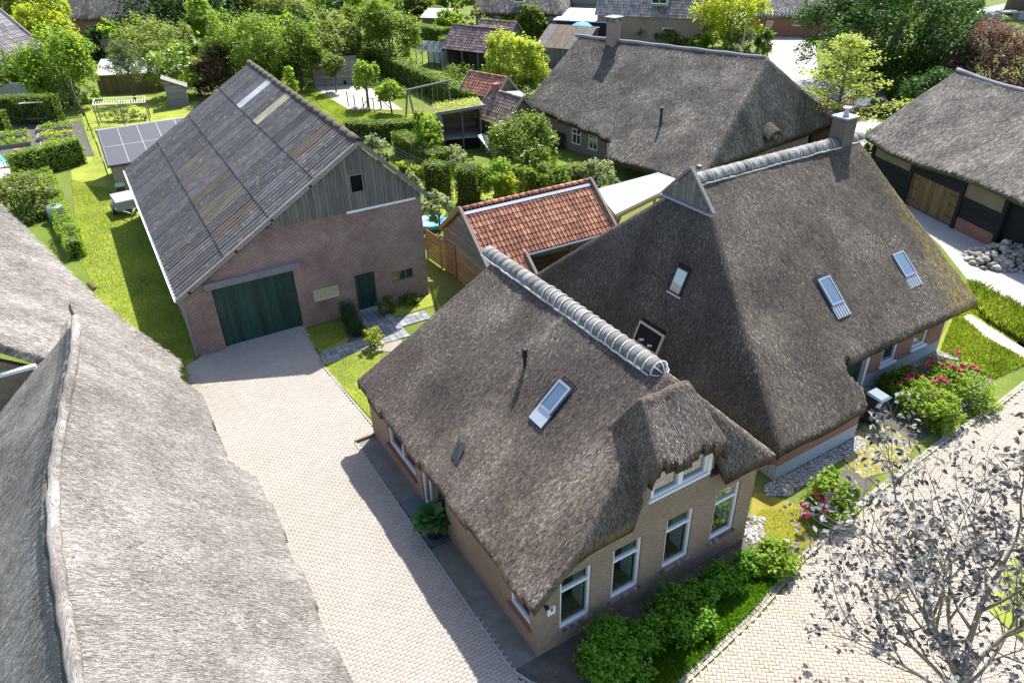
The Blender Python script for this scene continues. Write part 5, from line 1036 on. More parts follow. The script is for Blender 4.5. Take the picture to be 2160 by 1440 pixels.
tpx('narrow young tree just right of the mossy barn ridge', 618, 245, 145, 44, 'leaf_bright', n=1500, leaf=.2, z0=.4, trunk=.05)
tpx('low shrub between the hen house and the barn', 590, 178, 118, 60, 'leaf_mid', n=1800, leaf=.24, z0=.2, cat='shrub', name='shrub')
for lb, bx, by, top, w, mt in (('pollard tree with a ball crown in front of the hen house', 709, 195, 118, 50, 'leaf_olive'), ('round-headed young tree in the chicken run', 776, 226, 132, 60, 'leaf_bright'), ('small flat-headed tree on the sunny lawn by the swing frame', 827, 240, 172, 64, 'leaf_bright')):
    l = P(bx, by); h = zat(l, top); tpx(lb, bx, by, top, w, mt, n=1900, leaf=.2, z0=h * .42, trunk=.07, per=12)
tpx('walnut tree with a broad light crown by the parasol', 1083, 195, 72, 132, 'leaf_maple', n=5000, leaf=.26, z0=zat(P(1083, 195), 165), nb=12, trunk=.16)
tpx('thin half-bare tree in front of the far thatched cottage', 1012, 80, 18, 58, 'leaf_olive', n=500, leaf=.3, z0=1.6, trunk=.12)
tpx('small round tree on the far cottage lawn', 1073, 78, 30, 42, 'leaf_bright', n=1500, leaf=.28, z0=1.4)
tpx('dense dark topiary bush beside the far cottage', 1127, 82, 14, 66, 'leaf_hedge', n=4500, leaf=.3, z0=.1, nb=5, shell=.85, cat='bush', name='bush', limbs=2)
tpx('pale green bush left of the far cottage', 950, 75, 22, 70, 'leaf_bright', n=2500, leaf=.32, z0=.2, cat='bush', name='bush')
tpx('bluish bush behind the white-roofed hutch', 915, 55, 15, 60, 'leaf_olive', n=2000, leaf=.34, z0=.2, cat='bush', name='bush')
tpx('far bush at the top behind the big leafy tree', 760, 50, -10, 80, 'leaf_bright', n=2000, leaf=.38, z0=.2, cat='bush', name='bush')
tpx('far green bush at the top above the hutch', 880, 28, -20, 80, 'leaf_mid', n=2000, leaf=.4, z0=.2, cat='bush', name='bush')
tpx('round green bush showing above the farmhouse ridge', 1348, 92, 25, 66, 'leaf_bright', n=3000, leaf=.3, z0=.2, nb=6, shell=.8, cat='bush', name='bush')
tpx('yellow ginkgo-like tree right of the tiled brick house', 1527, 108, -30, 150, 'leaf_yellow', n=6500, leaf=.28, z0=1.6, nb=12, trunk=.15)
tpx('mixed shrubs behind the farmhouse ridge, left clump', 1415, 100, 62, 70, 'leaf_olive', n=1800, leaf=.28, z0=.1, cat='shrub', name='shrub')
tpx('mixed shrubs behind the farmhouse ridge, right clump', 1480, 105, 70, 70, 'leaf_bright', n=1800, leaf=.28, z0=.1, cat='shrub', name='shrub')
tpx('greyish purple shrub below the yellow tree', 1555, 118, 62, 70, 'leaf_pale', n=2000, leaf=.24, z0=.3, cat='shrub', name='shrub')
tpx('leafy shrub at the bend of the street', 1607, 125, 60, 42, 'leaf_mid', n=1600, leaf=.24, z0=.2, cat='shrub', name='shrub')
tpx('huge dark oak spreading over the street', 1850, 185, -60, 350, 'leaf_dark', n=19000, leaf=.27, z0=1.6, nb=22, trunk=.5, limbs=12, spread=.12)
tpx('green undergrowth at the foot of the dark oak', 1905, 205, 100, 150, 'leaf_mid', n=4500, leaf=.24, z0=.3, cat='shrub', name='shrub')
tpx('dark shrub bank behind the black barn roof', 1945, 262, 150, 140, 'leaf_dark', n=4500, leaf=.24, z0=.1, cat='shrub', name='shrub')
tpx('copper beech at the right edge', 2075, 225, 52, 235, 'leaf_purple', n=11000, leaf=.2, z0=1.0, nb=16, trunk=.25)
tpx('yellowish oak behind the copper beech', 1985, 120, -30, 110, 'leaf_olive', n=4000, leaf=.3, z0=1.2)
tpx('thin bough of light leaves at the right picture edge', 2205, 420, 270, 120, 'leaf_bright', n=700, leaf=.2, z0=2.4, trunk=.08)
tpx('leafy shrubs below the big chimney', 1835, 345, 280, 60, 'leaf_bright', n=1600, leaf=.16, z0=.1, cat='shrub', name='shrub')
tpx('shrub between the farmhouse and the street', 1700, 290, 225, 60, 'leaf_mid', n=1800, leaf=.18, z0=.1, cat='shrub', name='shrub')
# dense filling of the back gardens: shrubs nobody could tell apart
protos = []; spots = []
rr_ = random.Random(12)
for y, x0, x1, st in ((14, 300, 1010, 62), (32, 320, 960, 70), (52, 320, 900, 66), (78, 300, 860, 64), (104, 430, 760, 60), (128, 200, 330, 55), (132, 480, 650, 50), (160, 390, 560, 46), (14, 1560, 1990, 70), (40, 1690, 1990, 60), (60, 1390, 1500, 50)):
    x = x0
    while x < x1: spots.append((x + rr_.uniform(-18, 18), y + rr_.uniform(-7, 7))); x += st
for k, (px, py) in enumerate(spots):
    l = P(px, py); kk = k % 6; s_ = rr_.uniform(.75, 1.25)
    if k < 6: protos.append(tree('leafy shrub', l, 3.4, 4.6, ['leaf_mid', 'leaf_bright', 'leaf_olive', 'leaf_mid', 'leaf_dark', 'leaf_bright'][k], n=1100, leaf=.4, z0=.1, cat='shrub', name='shrub', group='back garden shrubs', limbs=3, seed=300 + k))
    o = protos[k] if k < 6 else dup(protos[kk], l, rr_.uniform(0, 6.28), (s_, s_, s_ * rr_.uniform(.8, 1.3)))
    o['label'] = ['mid green', 'lime green', 'olive green', 'mid green', 'very dark green', 'lime green'][kk] + ' leafy shrub ' + ('among the trees at the top left' if px < 350 else 'behind the barn ridge and its trees' if px < 640 else 'around the far sheds at the top centre' if px < 1100 else 'behind the farmhouse ridge' if px < 1540 else 'along the street at the top right')
# the yellow-green maple with tiered sprays
lm = P(1748, 312); hm = zat(lm, 72); T = thing('maple_tree', 'young maple with lime green tiers of leaves behind the big chimney', 'tree', lm); r = np.random.default_rng(77); m = MB(); sc_ = 58 / 1559.7
m.tube([(0, 0, 0), (.15, .1, hm * .4), (.1, 0, hm * .8), (0, 0, hm)], [.13, .10, .05, .01], 7); ps, ns, rs = [], [], []
for i in range(34):
    z = hm * (.22 + .76 * (i / 34)); a = i * 2.4; L = (1.15 - .95 * (i / 34)) * 4.3 * r.uniform(.7, 1.1); e = np.array([math.cos(a) * L, math.sin(a) * L, z + L * .28]); s0_ = np.array([.1, 0, z]); m.tube([s0_, (s0_ + e) / 2 + np.array([0, 0, .15]), e], [.045, .03, .008], 5)
    for f in np.arange(.35, 1.05, .13):
        c = s0_ + (e - s0_) * f; k = 26; q = c + r.normal(size=(k, 3)) * np.array([.36, .36, .09]); ps.append(q); ns.append(np.array([0, 0, 1.0]) + r.normal(size=(k, 3)) * .35); rs.append(np.full(k, r.random() * .6) + r.random(k) * .4)
leaf_mesh('crown', np.concatenate(ps), np.concatenate(ns), .19, M['leaf_maple'], T, r, np.concatenate(rs), .8, kind='stuff'); m.obj('trunk', M['bark'], T, True)
# pine
lp = P(285, 212); hp = zat(lp, 92); T = thing('pine_tree', 'wispy young pine in front of the corrugated lean-to', 'tree', lp); m = MB(); m.tube([(0, 0, 0), (.1, 0, hp * .5), (0, 0, hp)], [.14, .09, .02], 6); ps, ns, rs = [], [], []
for i in range(26):
    z = hp * (.28 + .7 * i / 26); a = i * 2.4; L = (1.05 - .8 * i / 26) * 2.6 * r.uniform(.7, 1.1); e = np.array([math.cos(a) * L, math.sin(a) * L, z + L * .55]); s0_ = np.array([.05, 0, z]); m.tube([s0_, e], [.035, .01], 4)
    for f in np.arange(.3, 1.05, .1): k = 16; ps.append(s0_ + (e - s0_) * f + r.normal(size=(k, 3)) * .16); ns.append(r.normal(size=(k, 3)) + np.array([1, 0, 0])); rs.append(r.random(k))
leaf_mesh('crown', np.concatenate(ps), np.concatenate(ns), .38, M['leaf_pine'], T, r, np.concatenate(rs), .14, kind='stuff'); m.obj('trunk', M['bark'], T, True)

# ---- middle garden hedges and shrubs
hedge('long clipped hedge slanting behind the swing frame', [P(770, 135), P(868, 180), P(960, 225), P(1010, 246)], 1.3, 2.0, seed=21, dens=85, leaf=.2)
hedge('dark hedge along the near edge of the back lawn', [P(735, 296), P(800, 300), P(888, 292)], 1.2, 1.6, seed=22, dens=110, leaf=.15)
hedge('hedge row below the play house', [P(845, 322), P(885, 345), P(930, 372)], 1.3, 1.7, seed=23, dens=120, leaf=.14)
hedge('tall hedge block with a straight front, left half', [P(905, 418), P(948, 424)], 1.2, 2.5, seed=24, dens=130, leaf=.13)
hedge('tall hedge block with a straight front, right half', [P(968, 428), P(1012, 430)], 1.3, 2.5, seed=25, dens=130, leaf=.13)
hedge('low sunny hedge beside the wooden gable', [P(848, 362), P(892, 378)], .9, .8, 'leaf_yellow', seed=26, dens=130, leaf=.13)
hedge('low hedge on top of the bank left of the play house', [P(888, 300), P(955, 292)], 1.2, 1.9, 'leaf_bright', seed=27, dens=90, leaf=.15)
hedge('hedge right of the dark sheds behind the long hedge', [P(880, 92), P(945, 105)], 1.6, 2.4, seed=28, dens=60, leaf=.24)
hedge('round-ended hedge left of the purple tiled shelter', [P(945, 135), P(968, 140)], 2.2, 3.0, seed=29, dens=60, leaf=.22)
hedge('yellow hedge end by the far board fence', [P(1205, 118), P(1232, 110)], 2.0, 2.6, 'leaf_yellow', seed=30, dens=60, leaf=.24)
tpx('big elder bush with pale flowers in front of the farmhouse', 1104, 362, 252, 145, 'leaf_mid', n=7500, leaf=.17, z0=.3, nb=14, cat='bush', name='bush', flowers=('flower_white', 260, .16))
tpx('light green tiered shrub at the corner of the play house', 908, 345, 238, 78, 'leaf_bright', n=1900, leaf=.2, z0=.8, trunk=.07, spread=.1, cat='shrub', name='shrub')
tpx('yellow-green bush right of the tall hedge block', 1045, 425, 340, 90, 'leaf_bright', n=3500, leaf=.15, z0=.1, cat='bush', name='bush')
tpx('rounded bush in the middle of the garden row', 1100, 415, 350, 80, 'leaf_mid', n=3000, leaf=.15, z0=.1, cat='bush', name='bush')
tpx('dark green bush left of the pale canopy', 1165, 415, 352, 95, 'leaf_hedge', n=3500, leaf=.15, z0=.1, cat='bush', name='bush')
tpx('sunlit bush under the farmhouse windows', 1205, 392, 345, 90, 'leaf_olive', n=3000, leaf=.15, z0=.1, cat='bush', name='bush')
tpx('white-flowered bush by the corner of the farmhouse', 1265, 402, 340, 80, 'leaf_pale', n=3000, leaf=.15, z0=.1, cat='bush', name='bush')
tpx('feathery shrub between hedge block and round table', 1070, 432, 365, 55, 'leaf_yellow', n=1500, leaf=.13, z0=.1, cat='shrub', name='shrub')
tpx('hydrangea standard beside the barn gable', 928, 492, 405, 66, 'leaf_pale', n=1500, leaf=.15, z0=1.0, trunk=.06, cat='shrub', name='shrub')
tpx('pinkish shrub close to the barn eave', 870, 415, 358, 45, 'leaf_pale', n=1200, leaf=.14, z0=.2, cat='shrub', name='shrub')
tpx('flowering shrub under the washing line', 798, 340, 285, 50, 'leaf_pale', n=1400, leaf=.16, z0=.2, cat='shrub', name='shrub')
tpx('silver bush below the slide', 965, 362, 308, 60, 'leaf_pale', n=1500, leaf=.14, z0=.1, cat='shrub', name='shrub')
tpx('leafy climber over the red hut', 1005, 222, 165, 80, 'leaf_bright', n=2000, leaf=.18, z0=.3, cat='shrub', name='shrub')
tpx('garden perennials by the parasol, left group', 1030, 215, 178, 60, 'leaf_mid', n=1400, leaf=.17, z0=.05, cat='plants', name='perennials')
tpx('garden perennials by the parasol, right group', 1125, 250, 190, 80, 'leaf_pale', n=2200, leaf=.17, z0=.05, cat='plants', name='perennials')
tpx('perennials between the farmhouse gable and the walnut', 1110, 205, 170, 70, 'leaf_mid', n=1600, leaf=.18, z0=.05, cat='plants', name='perennials')
tpx('shrub left of the corrugated far shed', 1130, 165, 118, 70, 'leaf_olive', n=1800, leaf=.2, z0=.1, cat='shrub', name='shrub')
tpx('kitchen garden greens before the purple tiled shelter', 975, 165, 140, 110, 'leaf_mid', n=1800, leaf=.18, z0=.02, cat='plants', name='vegetables')
# ---- by the barn front
hedge('clipped box hedge stub beside the green plank door', [P(733, 668), P(757, 712)], .62, .85, 'leaf_dark', seed=31, dens=420, leaf=.06, rough=.05)
tpx('golden shrub at the slab path corner', 792, 735, 690, 42, 'leaf_yellow', n=1500, leaf=.08, z0=.05, cat='shrub', name='shrub')
tpx('dark bush right of the green plank door', 815, 662, 625, 40, 'leaf_hedge', n=1800, leaf=.08, z0=.02, shell=.8, cat='bush', name='bush')
tpx('low plants along the barn wall', 862, 640, 618, 50, 'leaf_mid', n=1200, leaf=.08, z0=.02, cat='plants', name='perennials')
# ---- beds at the near house
for lb, px, py, h_, w_, n in (('large leafy bush at the near corner of the front bed', 1298, 1385, .95, 2.0, 4200), ('second leafy bush in the front bed, below the second window', 1432, 1295, .85, 1.8, 3600), ('low leafy bush between the first two bushes of the front bed', 1368, 1338, .75, 1.2, 1900), ('small leafy bush right of the second one in the front bed', 1482, 1250, .7, 1.0, 1500), ('third leafy bush in the front bed, below the third window', 1524, 1218, .75, 1.2, 1800), ('fourth leafy bush in the front bed, below the last window', 1578, 1188, .65, .9, 1300), ('bright yellow-green bush at the right end of the front bed', 1632, 1178, .8, 1.35, 2400)):
    tree(lb, P(px, py, .35) * np.array([1, 1, 0]), h_, w_, 'leaf_front' if 'yellow' not in lb else 'leaf_bright', n=n, leaf=.12, z0=.06, cat='bush', name='bush', fine=True, per=18, spread=.34, limbs=8, nb=9, group='bushes in the front bed')
r = np.random.default_rng(5)
def blades(name, poly, n, h, w, mat, seed, label=None, cut=None):
    poly = np.array([(p[0], p[1]) for p in poly]); r = np.random.default_rng(seed); lo, hi = poly.min(0), poly.max(0); x = r.uniform(lo[0], hi[0], n * 4); y = r.uniform(lo[1], hi[1], n * 4); k = poly_in(poly, x, y); x, y = x[k][:n], y[k][:n]; n = len(x)
    
    if cut is not None: k = ~poly_in(np.array([(q[0], q[1]) for q in cut]), x, y); x, y = x[k], y[k]; n = len(x)
    a = r.uniform(0, 6.28, n); hh = h * r.uniform(.5, 1.3, n); ln = r.uniform(.1, .6, n) * hh; p = np.stack([x, y, np.full(n, .02)], 1); sd = np.stack([np.cos(a + 1.57), np.sin(a + 1.57), np.zeros(n)], 1) * (w * r.uniform(.6, 1.2, n) / 2)[:, None]
    t = p + np.stack([np.cos(a) * ln, np.sin(a) * ln, hh], 1); mid = p + np.stack([np.cos(a) * ln * .3, np.sin(a) * ln * .3, hh * .6], 1)
    V = np.stack([p - sd, p + sd, mid + sd * .8, t, mid - sd * .8], 1); b = 5 * np.arange(n)[:, None]; F = b + np.array([0, 1, 2, 3, 4])
    rn = .5 * vnoise(x * .8, y * .8, seed) + .5 * r.random(n); o = mesh(name, V.reshape(-1, 3), F, mat, None, False, {'rnd': ('FLOAT', 'POINT', np.repeat(np.clip(rn, 0, 1), 5))}, 'stuff')
    if label: tag(o, label, 'grass')
    return o
blades('grass', [P2(1330, 1450), P2(1400, 1370), P2(1480, 1290), P2(1570, 1225), P2(1655, 1185), P2(1684, 1174), P2(1582, 1294), P2(1430, 1438), P2(1380, 1490)], 15000, .2, .014, M['leaf_front'], 61, 'dark grass fringe under the bushes of the front bed')
blades('grass', [P2(1600, 1075), P2(1720, 1075), P2(1720, 1150), P2(1690, 1170), P2(1640, 1150), P2(1590, 1120)], 3500, .06, .012, M['leaf_yellow'], 62, 'mossy grass verge between the near house and the road')
spath = [P2(2028, 668), P2(2048, 660), P2(2098, 690), P2(2168, 734), P2(2240, 775), P2(2160, 760), P2(2080, 716)]
mead = [W2(H2, 12.2, 1.7), P2(2040, 592), P2(2165, 662), P2(2300, 720), P2(2165, 770), P2(2095, 800), P2(1995, 745)]
blades('meadow_grass', mead, 26000, .16, .02, M['leaf_grass'], 63, 'bright meadow grass right of the red brick house', cut=spath)
blades('meadow_weeds', [P2(2025, 622), P2(2055, 605), P2(2165, 665), P2(2290, 720), P2(2170, 735), P2(2090, 690)], 6000, .42, .035, M['leaf_grass'], 64, 'tall weeds between the sandy path and the street', cut=spath)
blades('lawn_grass', [P2(395, 772), W2(BARN, 0, .3), W2(BARN, -.0, 19), P2(230, 400), P2(150, 380), P2(165, 545), P2(200, 600), (-19.5, 22.5), (-12.5, 25)], 60000, .06, .022, M['leaf_grass'], 65, 'mown grass of the long lawn left of the barn')
blades('lawn_grass', [P2(682, 771), P2(773, 740), P2(798, 748), P2(798, 895), P2(788, 885)], 6000, .05, .014, M['leaf_grass'], 66, 'mown grass of the sunny triangle beside the driveway')
blades('lawn_grass', [P2(644, 698), P2(742, 674), P2(730, 715), P2(677, 744)], 4000, .05, .014, M['leaf_grass'], 67, 'shaded mown grass below the yellow-paned barn window')
blades('lawn_grass', [P2(625, 195), P2(660, 190), P2(735, 232), P2(860, 244), P2(950, 240), P2(890, 288), P2(720, 298)], 26000, .07, .05, M['leaf_grass'], 68, 'mown grass of the back lawn with the swing frame')
# rhododendrons
def rhodo(label, bx, by, top, w, n, nf):
    T = tpx(label, bx, by, top, w, 'leaf_mid' if 'shaded' in label else 'leaf_bright', n=n, leaf=.12, z0=.03, cat='bush', name='rhododendron', group='rhododendrons', fine=True, per=8); return T  # shaded bush gets darker leaves, sunlit ones brighter: light put into the colour
def blossoms(T, pts, sz=.10, seed=3):
    r = np.random.default_rng(seed); o0 = np.array(T.location)
    for k, (px, py, z) in enumerate(pts):
        z = z + .12; c = P(px, py, z) - o0; n = 46; d = r.normal(size=(n, 3)); d /= np.linalg.norm(d, axis=1)[:, None]; d[:, 2] = abs(d[:, 2]); leaf_mesh('flower_truss', c + d * r.uniform(.05, .12, n)[:, None], d + r.normal(size=(n, 3)) * .3, .11, M['flower_pink'], T, r, r.random(n), .8)
T = rhodo('rhododendron with pink flowers nearest the road kerb', 2010, 835, 782, 165, 4600, 0)
blossoms(T, [(1955, 770, .9), (1968, 760, 1), (1990, 772, 1), (2010, 775, 1.), (2030, 772, 1), (2050, 775, .9), (2062, 780, .8), (2025, 785, .9), (1985, 800, .9), (1995, 805, .9), (2075, 790, .7), (2020, 745, 1)], seed=3)
T = rhodo('rhododendron with pink flowers in front of the wheelie bin', 1945, 880, 820, 130, 4200, 0); blossoms(T, [(1970, 825, .9), (1990, 830, .8), (1998, 845, .7), (1975, 845, .8), (1980, 858, .7), (1960, 820, .9), (1968, 805, 1), (1998, 838, .9)], seed=4)
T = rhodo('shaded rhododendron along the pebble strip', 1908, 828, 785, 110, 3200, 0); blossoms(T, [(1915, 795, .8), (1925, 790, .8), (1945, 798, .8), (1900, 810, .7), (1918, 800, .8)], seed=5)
T = rhodo('pink rhododendron half hidden by the purple tree', 1742, 1080, 1010, 110, 3800, 0); blossoms(T, [(1695, 1065, .7), (1730, 1050, .8), (1742, 1060, .8), (1770, 1040, .8), (1776, 1035, .9), (1720, 1035, .9), (1760, 1030, .9), (1742, 1075, .6), (1700, 1085, .5), (1735, 1010, 1)], seed=6)

# ================================================================ SMALLER THINGS
# ---- wheelie bins
def bin_(label, loc, az, body, lid, name='wheelie_bin', h=1.05):
    T = thing(name, label, 'bin', loc, az); m = MB(); b, t = .21, .27
    m.add([(-b, -b, .06), (b, -b, .06), (b, b * 1.1, .06), (-b, b * 1.1, .06), (-t, -t, h - .08), (t, -t, h - .08), (t, t * 1.25, h - .08), (-t, t * 1.25, h - .08)], [(0, 3, 2, 1), (0, 1, 5, 4), (1, 2, 6, 5), (2, 3, 7, 6), (3, 0, 4, 7), (4, 5, 6, 7)])
    m.box(-t - .02, t + .02, -t - .02, t * 1.25 + .02, h - .12, h - .08); m.obj('body', body, T)
    m = MB(); m.add([(-t - .03, -t - .05, h - .06), (t + .03, -t - .05, h - .06), (t + .03, t * 1.25 + .03, h - .03), (-t - .03, t * 1.25 + .03, h - .03), (-t + .03, -t + .02, h), (t - .03, -t + .02, h), (t - .03, t * 1.2, h + .04), (-t + .03, t * 1.2, h + .04)], [(0, 1, 5, 4), (1, 2, 6, 5), (2, 3, 7, 6), (3, 0, 4, 7), (4, 5, 6, 7), (0, 3, 2, 1)]); l = m.obj('lid', lid, T)
    m = MB(); m.tube([(-.2, t * 1.25 + .07, h - .06), (.2, t * 1.25 + .07, h - .06)], .016, 6); m.obj('handle', lid, l)
    for s_ in (-1, 1):
        m = MB(); m.tube([(s_ * .2, b * 1.1, .1), (s_ * .26, b * 1.1, .1)], .1, 12); m.obj('wheel', M['dark_metal'], T)
M['bin_body'] = m_plain('bin_plastic', (0.028, 0.033, 0.038), 0.5, 0.1); M['bin_lid'] = m_plain('bin_lid_grey', (0.11, 0.15, 0.19), 0.4, 0.1); M['bin_green'] = m_plain('bin_green', (0.012, 0.05, 0.035), 0.5, 0.1)
bin_('black wheelie bin with grey-blue lid at the corner of the dark thatch', P(1838, 892), 31, M['bin_body'], M['bin_lid'], h=1.3)
bin_('dark green wheelie bin under the canoe', (*W2(TS, 3.2, -2.35), 0), 29, M['bin_green'], M['bin_green'])
bin_('black wheelie bin beside the trailer', (*W2(BARN, -.7, 23.0), 0), 29, M['bin_body'], M['bin_green'])
T = thing('step_ladder', 'white folding step ladder behind the green bin', 'ladder', (*W2(TS, 4.6, -2.3), 0), 20)
for s_ in (-.18, .18): m = MB(); m.bar((s_, -.25, 0), (s_, 0, .95), .04, .03); m.obj('rail', M['white'], T); m = MB(); m.bar((s_, .25, 0), (s_, 0, .95), .04, .03); m.obj('rear_leg', M['white'], T)
for i in range(3): m = MB(); m.box(-.18, .18, -.22 + i * .07, -.1 + i * .07, .25 + i * .25, .28 + i * .25); m.obj('step', M['alu'], T)
# ---- hosta in a pot
lp = (*W2(H1, -.34, 5.35), .1); T = thing('potted_plant', 'big-leaved green plant in a dark pot on the doorstep', 'plant', lp); m = MB(); m.lathe([(0, 0), (.2, 0), (.27, .42), (.24, .42), (.22, .36), (0, .36)], 18); m.obj('pot', M['dark_metal'], T, True); T.scale = (1.35, 1.35, 1.35); r = np.random.default_rng(9); LM('leaf_hosta', (0.02, 0.07, 0.015), (0.035, 0.11, 0.025), (0.07, 0.17, 0.04), trans=.25)
for i in range(34):
    a = i * 2.4; rr = .06 + .3 * (i / 34); L = .34; tilt = .25 + .9 * (i / 34); b = np.array([math.cos(a), math.sin(a), 0]); u_ = b * math.sin(tilt) + np.array([0, 0, math.cos(tilt)]); c = np.array([0, 0, .55 - .1 * i / 34]) + b * rr * .6; s_ = np.array([-b[1], b[0], 0]); dn = b * math.sin(tilt + .9) + np.array([0, 0, math.cos(tilt + .9)])
    p0, p1, p2, p3 = c, c + u_ * L * .35, c + u_ * L * .45 + dn * L * .35, c + u_ * L * .45 + dn * L * .75; w_ = .12
    V = [p0, p1 + s_ * w_, p2 + s_ * w_ * .85, p3, p2 - s_ * w_ * .85, p1 - s_ * w_, p1 - np.array([0, 0, .02]), p2 - np.array([0, 0, .03])]
    mesh('leaf', V, [(0, 1, 6), (0, 6, 5), (1, 2, 7, 6), (6, 7, 4, 5), (2, 3, 7), (7, 3, 4)], M['leaf_hosta'], T, True, {'rnd': ('FLOAT', 'POINT', np.full(8, r.random()))}); m = MB(); m.tube([(0, 0, .36), c], .008, 4) 
# ---- solar shed
PV = dict(loc=(-24.73, 45.01), az=29.0); T = thing('solar_shed', 'low brick shed with a roof of dark solar panels behind the barn', 'shed', PV['loc'], PV['az']); V0, V1, Z0, Z1 = 3.9, 9.0, 1.95, 3.05; pk = math.atan2(Z1 - Z0, V1 - V0); LL = math.hypot(V1 - V0, Z1 - Z0)
wall(T, 'front_wall', M['brick_tan'], 'u', V0 + .15, .2, [(.1, 1.85), (6.4, 1.85)]); wall(T, 'side_wall', M['brick_tan'], 'v', .1, .2, [(V0 + .35, 1.9), (V1 - .1, 2.85)])
m = MB(); m.bar((3.2, V0 - .1, Z0 - .06), (3.2, V1 + .1, Z1 - .06), 6.6, .1); m.obj('roof', M['dark_metal'], T); m = MB(); m.box(-.15, 6.6, V1 + .05, V1 + .25, Z1 - .1, Z1 + .06); m.obj('ridge_edge', M['concrete'], T)
pw, ph = 1.28, LL / 2 - .03; s0 = None
for i in range(5):
    for j in range(2):
        if s0 is None:
            m = MB(); m.box(.018, pw - .018, .018, ph - .018, 0, .03); s0 = o = m.obj('solar_panel', M['pv'], T); m = MB()
            m.box(0, pw, 0, .018, -.01, .034); m.box(0, pw, ph - .018, ph, -.01, .034); m.box(0, .018, .018, ph - .018, -.01, .034); m.box(pw - .018, pw, .018, ph - .018, -.01, .034); f0 = f = m.obj('panel_frame', M['alu'], o)
        else: o = inst(s0, 'solar_panel', T); f = inst(f0, 'panel_frame', o)
        o.location = (.02 + i * (pw + .01), V0 + j * (V1 - V0) / 2, Z0 + .02 + j * (Z1 - Z0) / 2); o.rotation_euler = (pk, 0, 0)
# ---- box trailer
T = thing('trailer', 'small covered box trailer parked by the barn wall', 'trailer', (*W2(BARN, -.75, 20.6), 0), 29 + 6); m = MB(); m.box(-.62, .62, -.9, .9, .45, .95); m.obj('tub', M['alu'], T); m = MB(); m.add([(-.64, -.92, .95), (.64, -.92, .95), (.64, .92, .95), (-.64, .92, .95), (-.6, -.88, 1.02), (.6, -.88, 1.02), (.6, .88, 1.06), (-.6, .88, 1.06)], [(0, 1, 5, 4), (1, 2, 6, 5), (2, 3, 7, 6), (3, 0, 4, 7), (4, 5, 6, 7)]); m.obj('tarpaulin', M['concrete'], T)
for s_ in (-1, 1):
    m = MB(); m.tube([(s_ * .66, 0, .3), (s_ * .82, 0, .3)], .3, 16); w_ = m.obj('wheel', M['dark_metal'], T); m = MB(); m.tube([(s_ * .8, 0, .3), (s_ * .83, 0, .3)], .16, 12); m.obj('rim', M['alu'], w_); m = MB(); m.tube([(s_ * .74, -.38, .45), (s_ * .74, -.3, .66), (s_ * .74, 0, .72), (s_ * .74, .3, .66), (s_ * .74, .38, .45)], .07, 6); m.obj('mudguard', M['zinc'], T)
m = MB(); m.bar((-.4, -.9, .45), (0, -1.9, .45), .06, .06); m.bar((.4, -.9, .45), (0, -1.9, .45), .06, .06); m.bar((0, -1.8, .47), (0, -2.15, .47), .05, .06); m.obj('drawbar', M['alu'], T)
# ---- fruit cage
a, b, c_ = P(210, 268), P(318, 262), P(202, 240); T = thing('fruit_cage', 'white-framed fruit cage with a slatted top beside the solar shed', 'cage', a); A = np.zeros(3); Bv = b - a; Cv = np.array([-.9, 2.2, 0]); H_ = zat(a, 222)
for q in (A, Bv, A + Cv, Bv + Cv, A + Bv * .5): m = MB(); m.bar(q, q + np.array([0, 0, H_]), .07, .07, (0, 1, 0)); m.obj('post', M['wood_grey'], T)
m = MB(); m.bar(A + [0, 0, H_], Bv + [0, 0, H_], .06, .06); m.bar(A + Cv + [0, 0, H_], Bv + Cv + [0, 0, H_], .06, .06); m.bar(A + [0, 0, H_], A + Cv + [0, 0, H_], .06, .06); m.bar(Bv + [0, 0, H_], Bv + Cv + [0, 0, H_], .06, .06); m.obj('top_frame', M['white'], T)
for i in range(1, 20): q = A + Bv * i / 20 + np.array([0, 0, H_]); m = MB(); m.bar(q, q + Cv * .5, .035, .02); m.obj('top_slat', M['white'], T)
m = MB()
for z in np.linspace(.3, H_, 4): m.tube([A + [0, 0, z], Bv + [0, 0, z]], .008, 4); m.tube([A + Cv + [0, 0, z], Bv + Cv + [0, 0, z]], .008, 4)
m.obj('wires', M['alu'], T)
tree('currant bushes inside the white fruit cage', P(262, 255), 1.1, 4.2, 'leaf_olive', n=900, leaf=.14, z0=.05, cat='bush', name='bush', d=1.2)
# ---- slanted grey shed
def lean_shed(label, corner, az, w, d, h0, h1, mat, over=.12, name='garden_shed'):
    T = thing(name, label, 'shed', corner, az); boards_wall(T, 'u', 0, 0, w, 0, [(0, h0), (w, h0)], mat, .2, True); boards_wall(T, 'v', 0, 0, d, 0, [(0, h0), (d, h1)], M['wood_brown'], .2); boards_wall(T, 'v', w, 0, d, 0, [(0, h0), (d, h1)], mat, .2); boards_wall(T, 'u', d, 0, w, 0, [(0, h1), (w, h1)], mat, .2); m = MB(); m.bar((w / 2, -over, h0 + .02), (w / 2, d + over, h1 + .02), w + 2 * over, .07); m.obj('roof', M['wood_grey_y'], T); return T
T = thing('tool_shed', 'small grey board shed with a slanting roof on the sunny lawn', 'shed', P(358, 228), 20); boards_wall(T, 'u', 0, 0, 1.75, 0, [(0, 2.55), (1.75, 1.75)], M['wood_grey_x'], .19, True); boards_wall(T, 'v', 0, 0, 1.5, 0, [(0, 2.55), (1.5, 2.55)], M['wood_brown'], .2); boards_wall(T, 'v', 1.75, 0, 1.5, 0, [(0, 1.75), (1.5, 1.75)], M['wood_grey'], .2); boards_wall(T, 'u', 1.5, 0, 1.75, 0, [(0, 2.55), (1.75, 1.75)], M['wood_grey'], .2); m = MB(); m.bar((-.15, .75, 2.68), (1.95, .75, 1.72), 1.8, .07); m.obj('roof', M['wood_grey_x'], T)
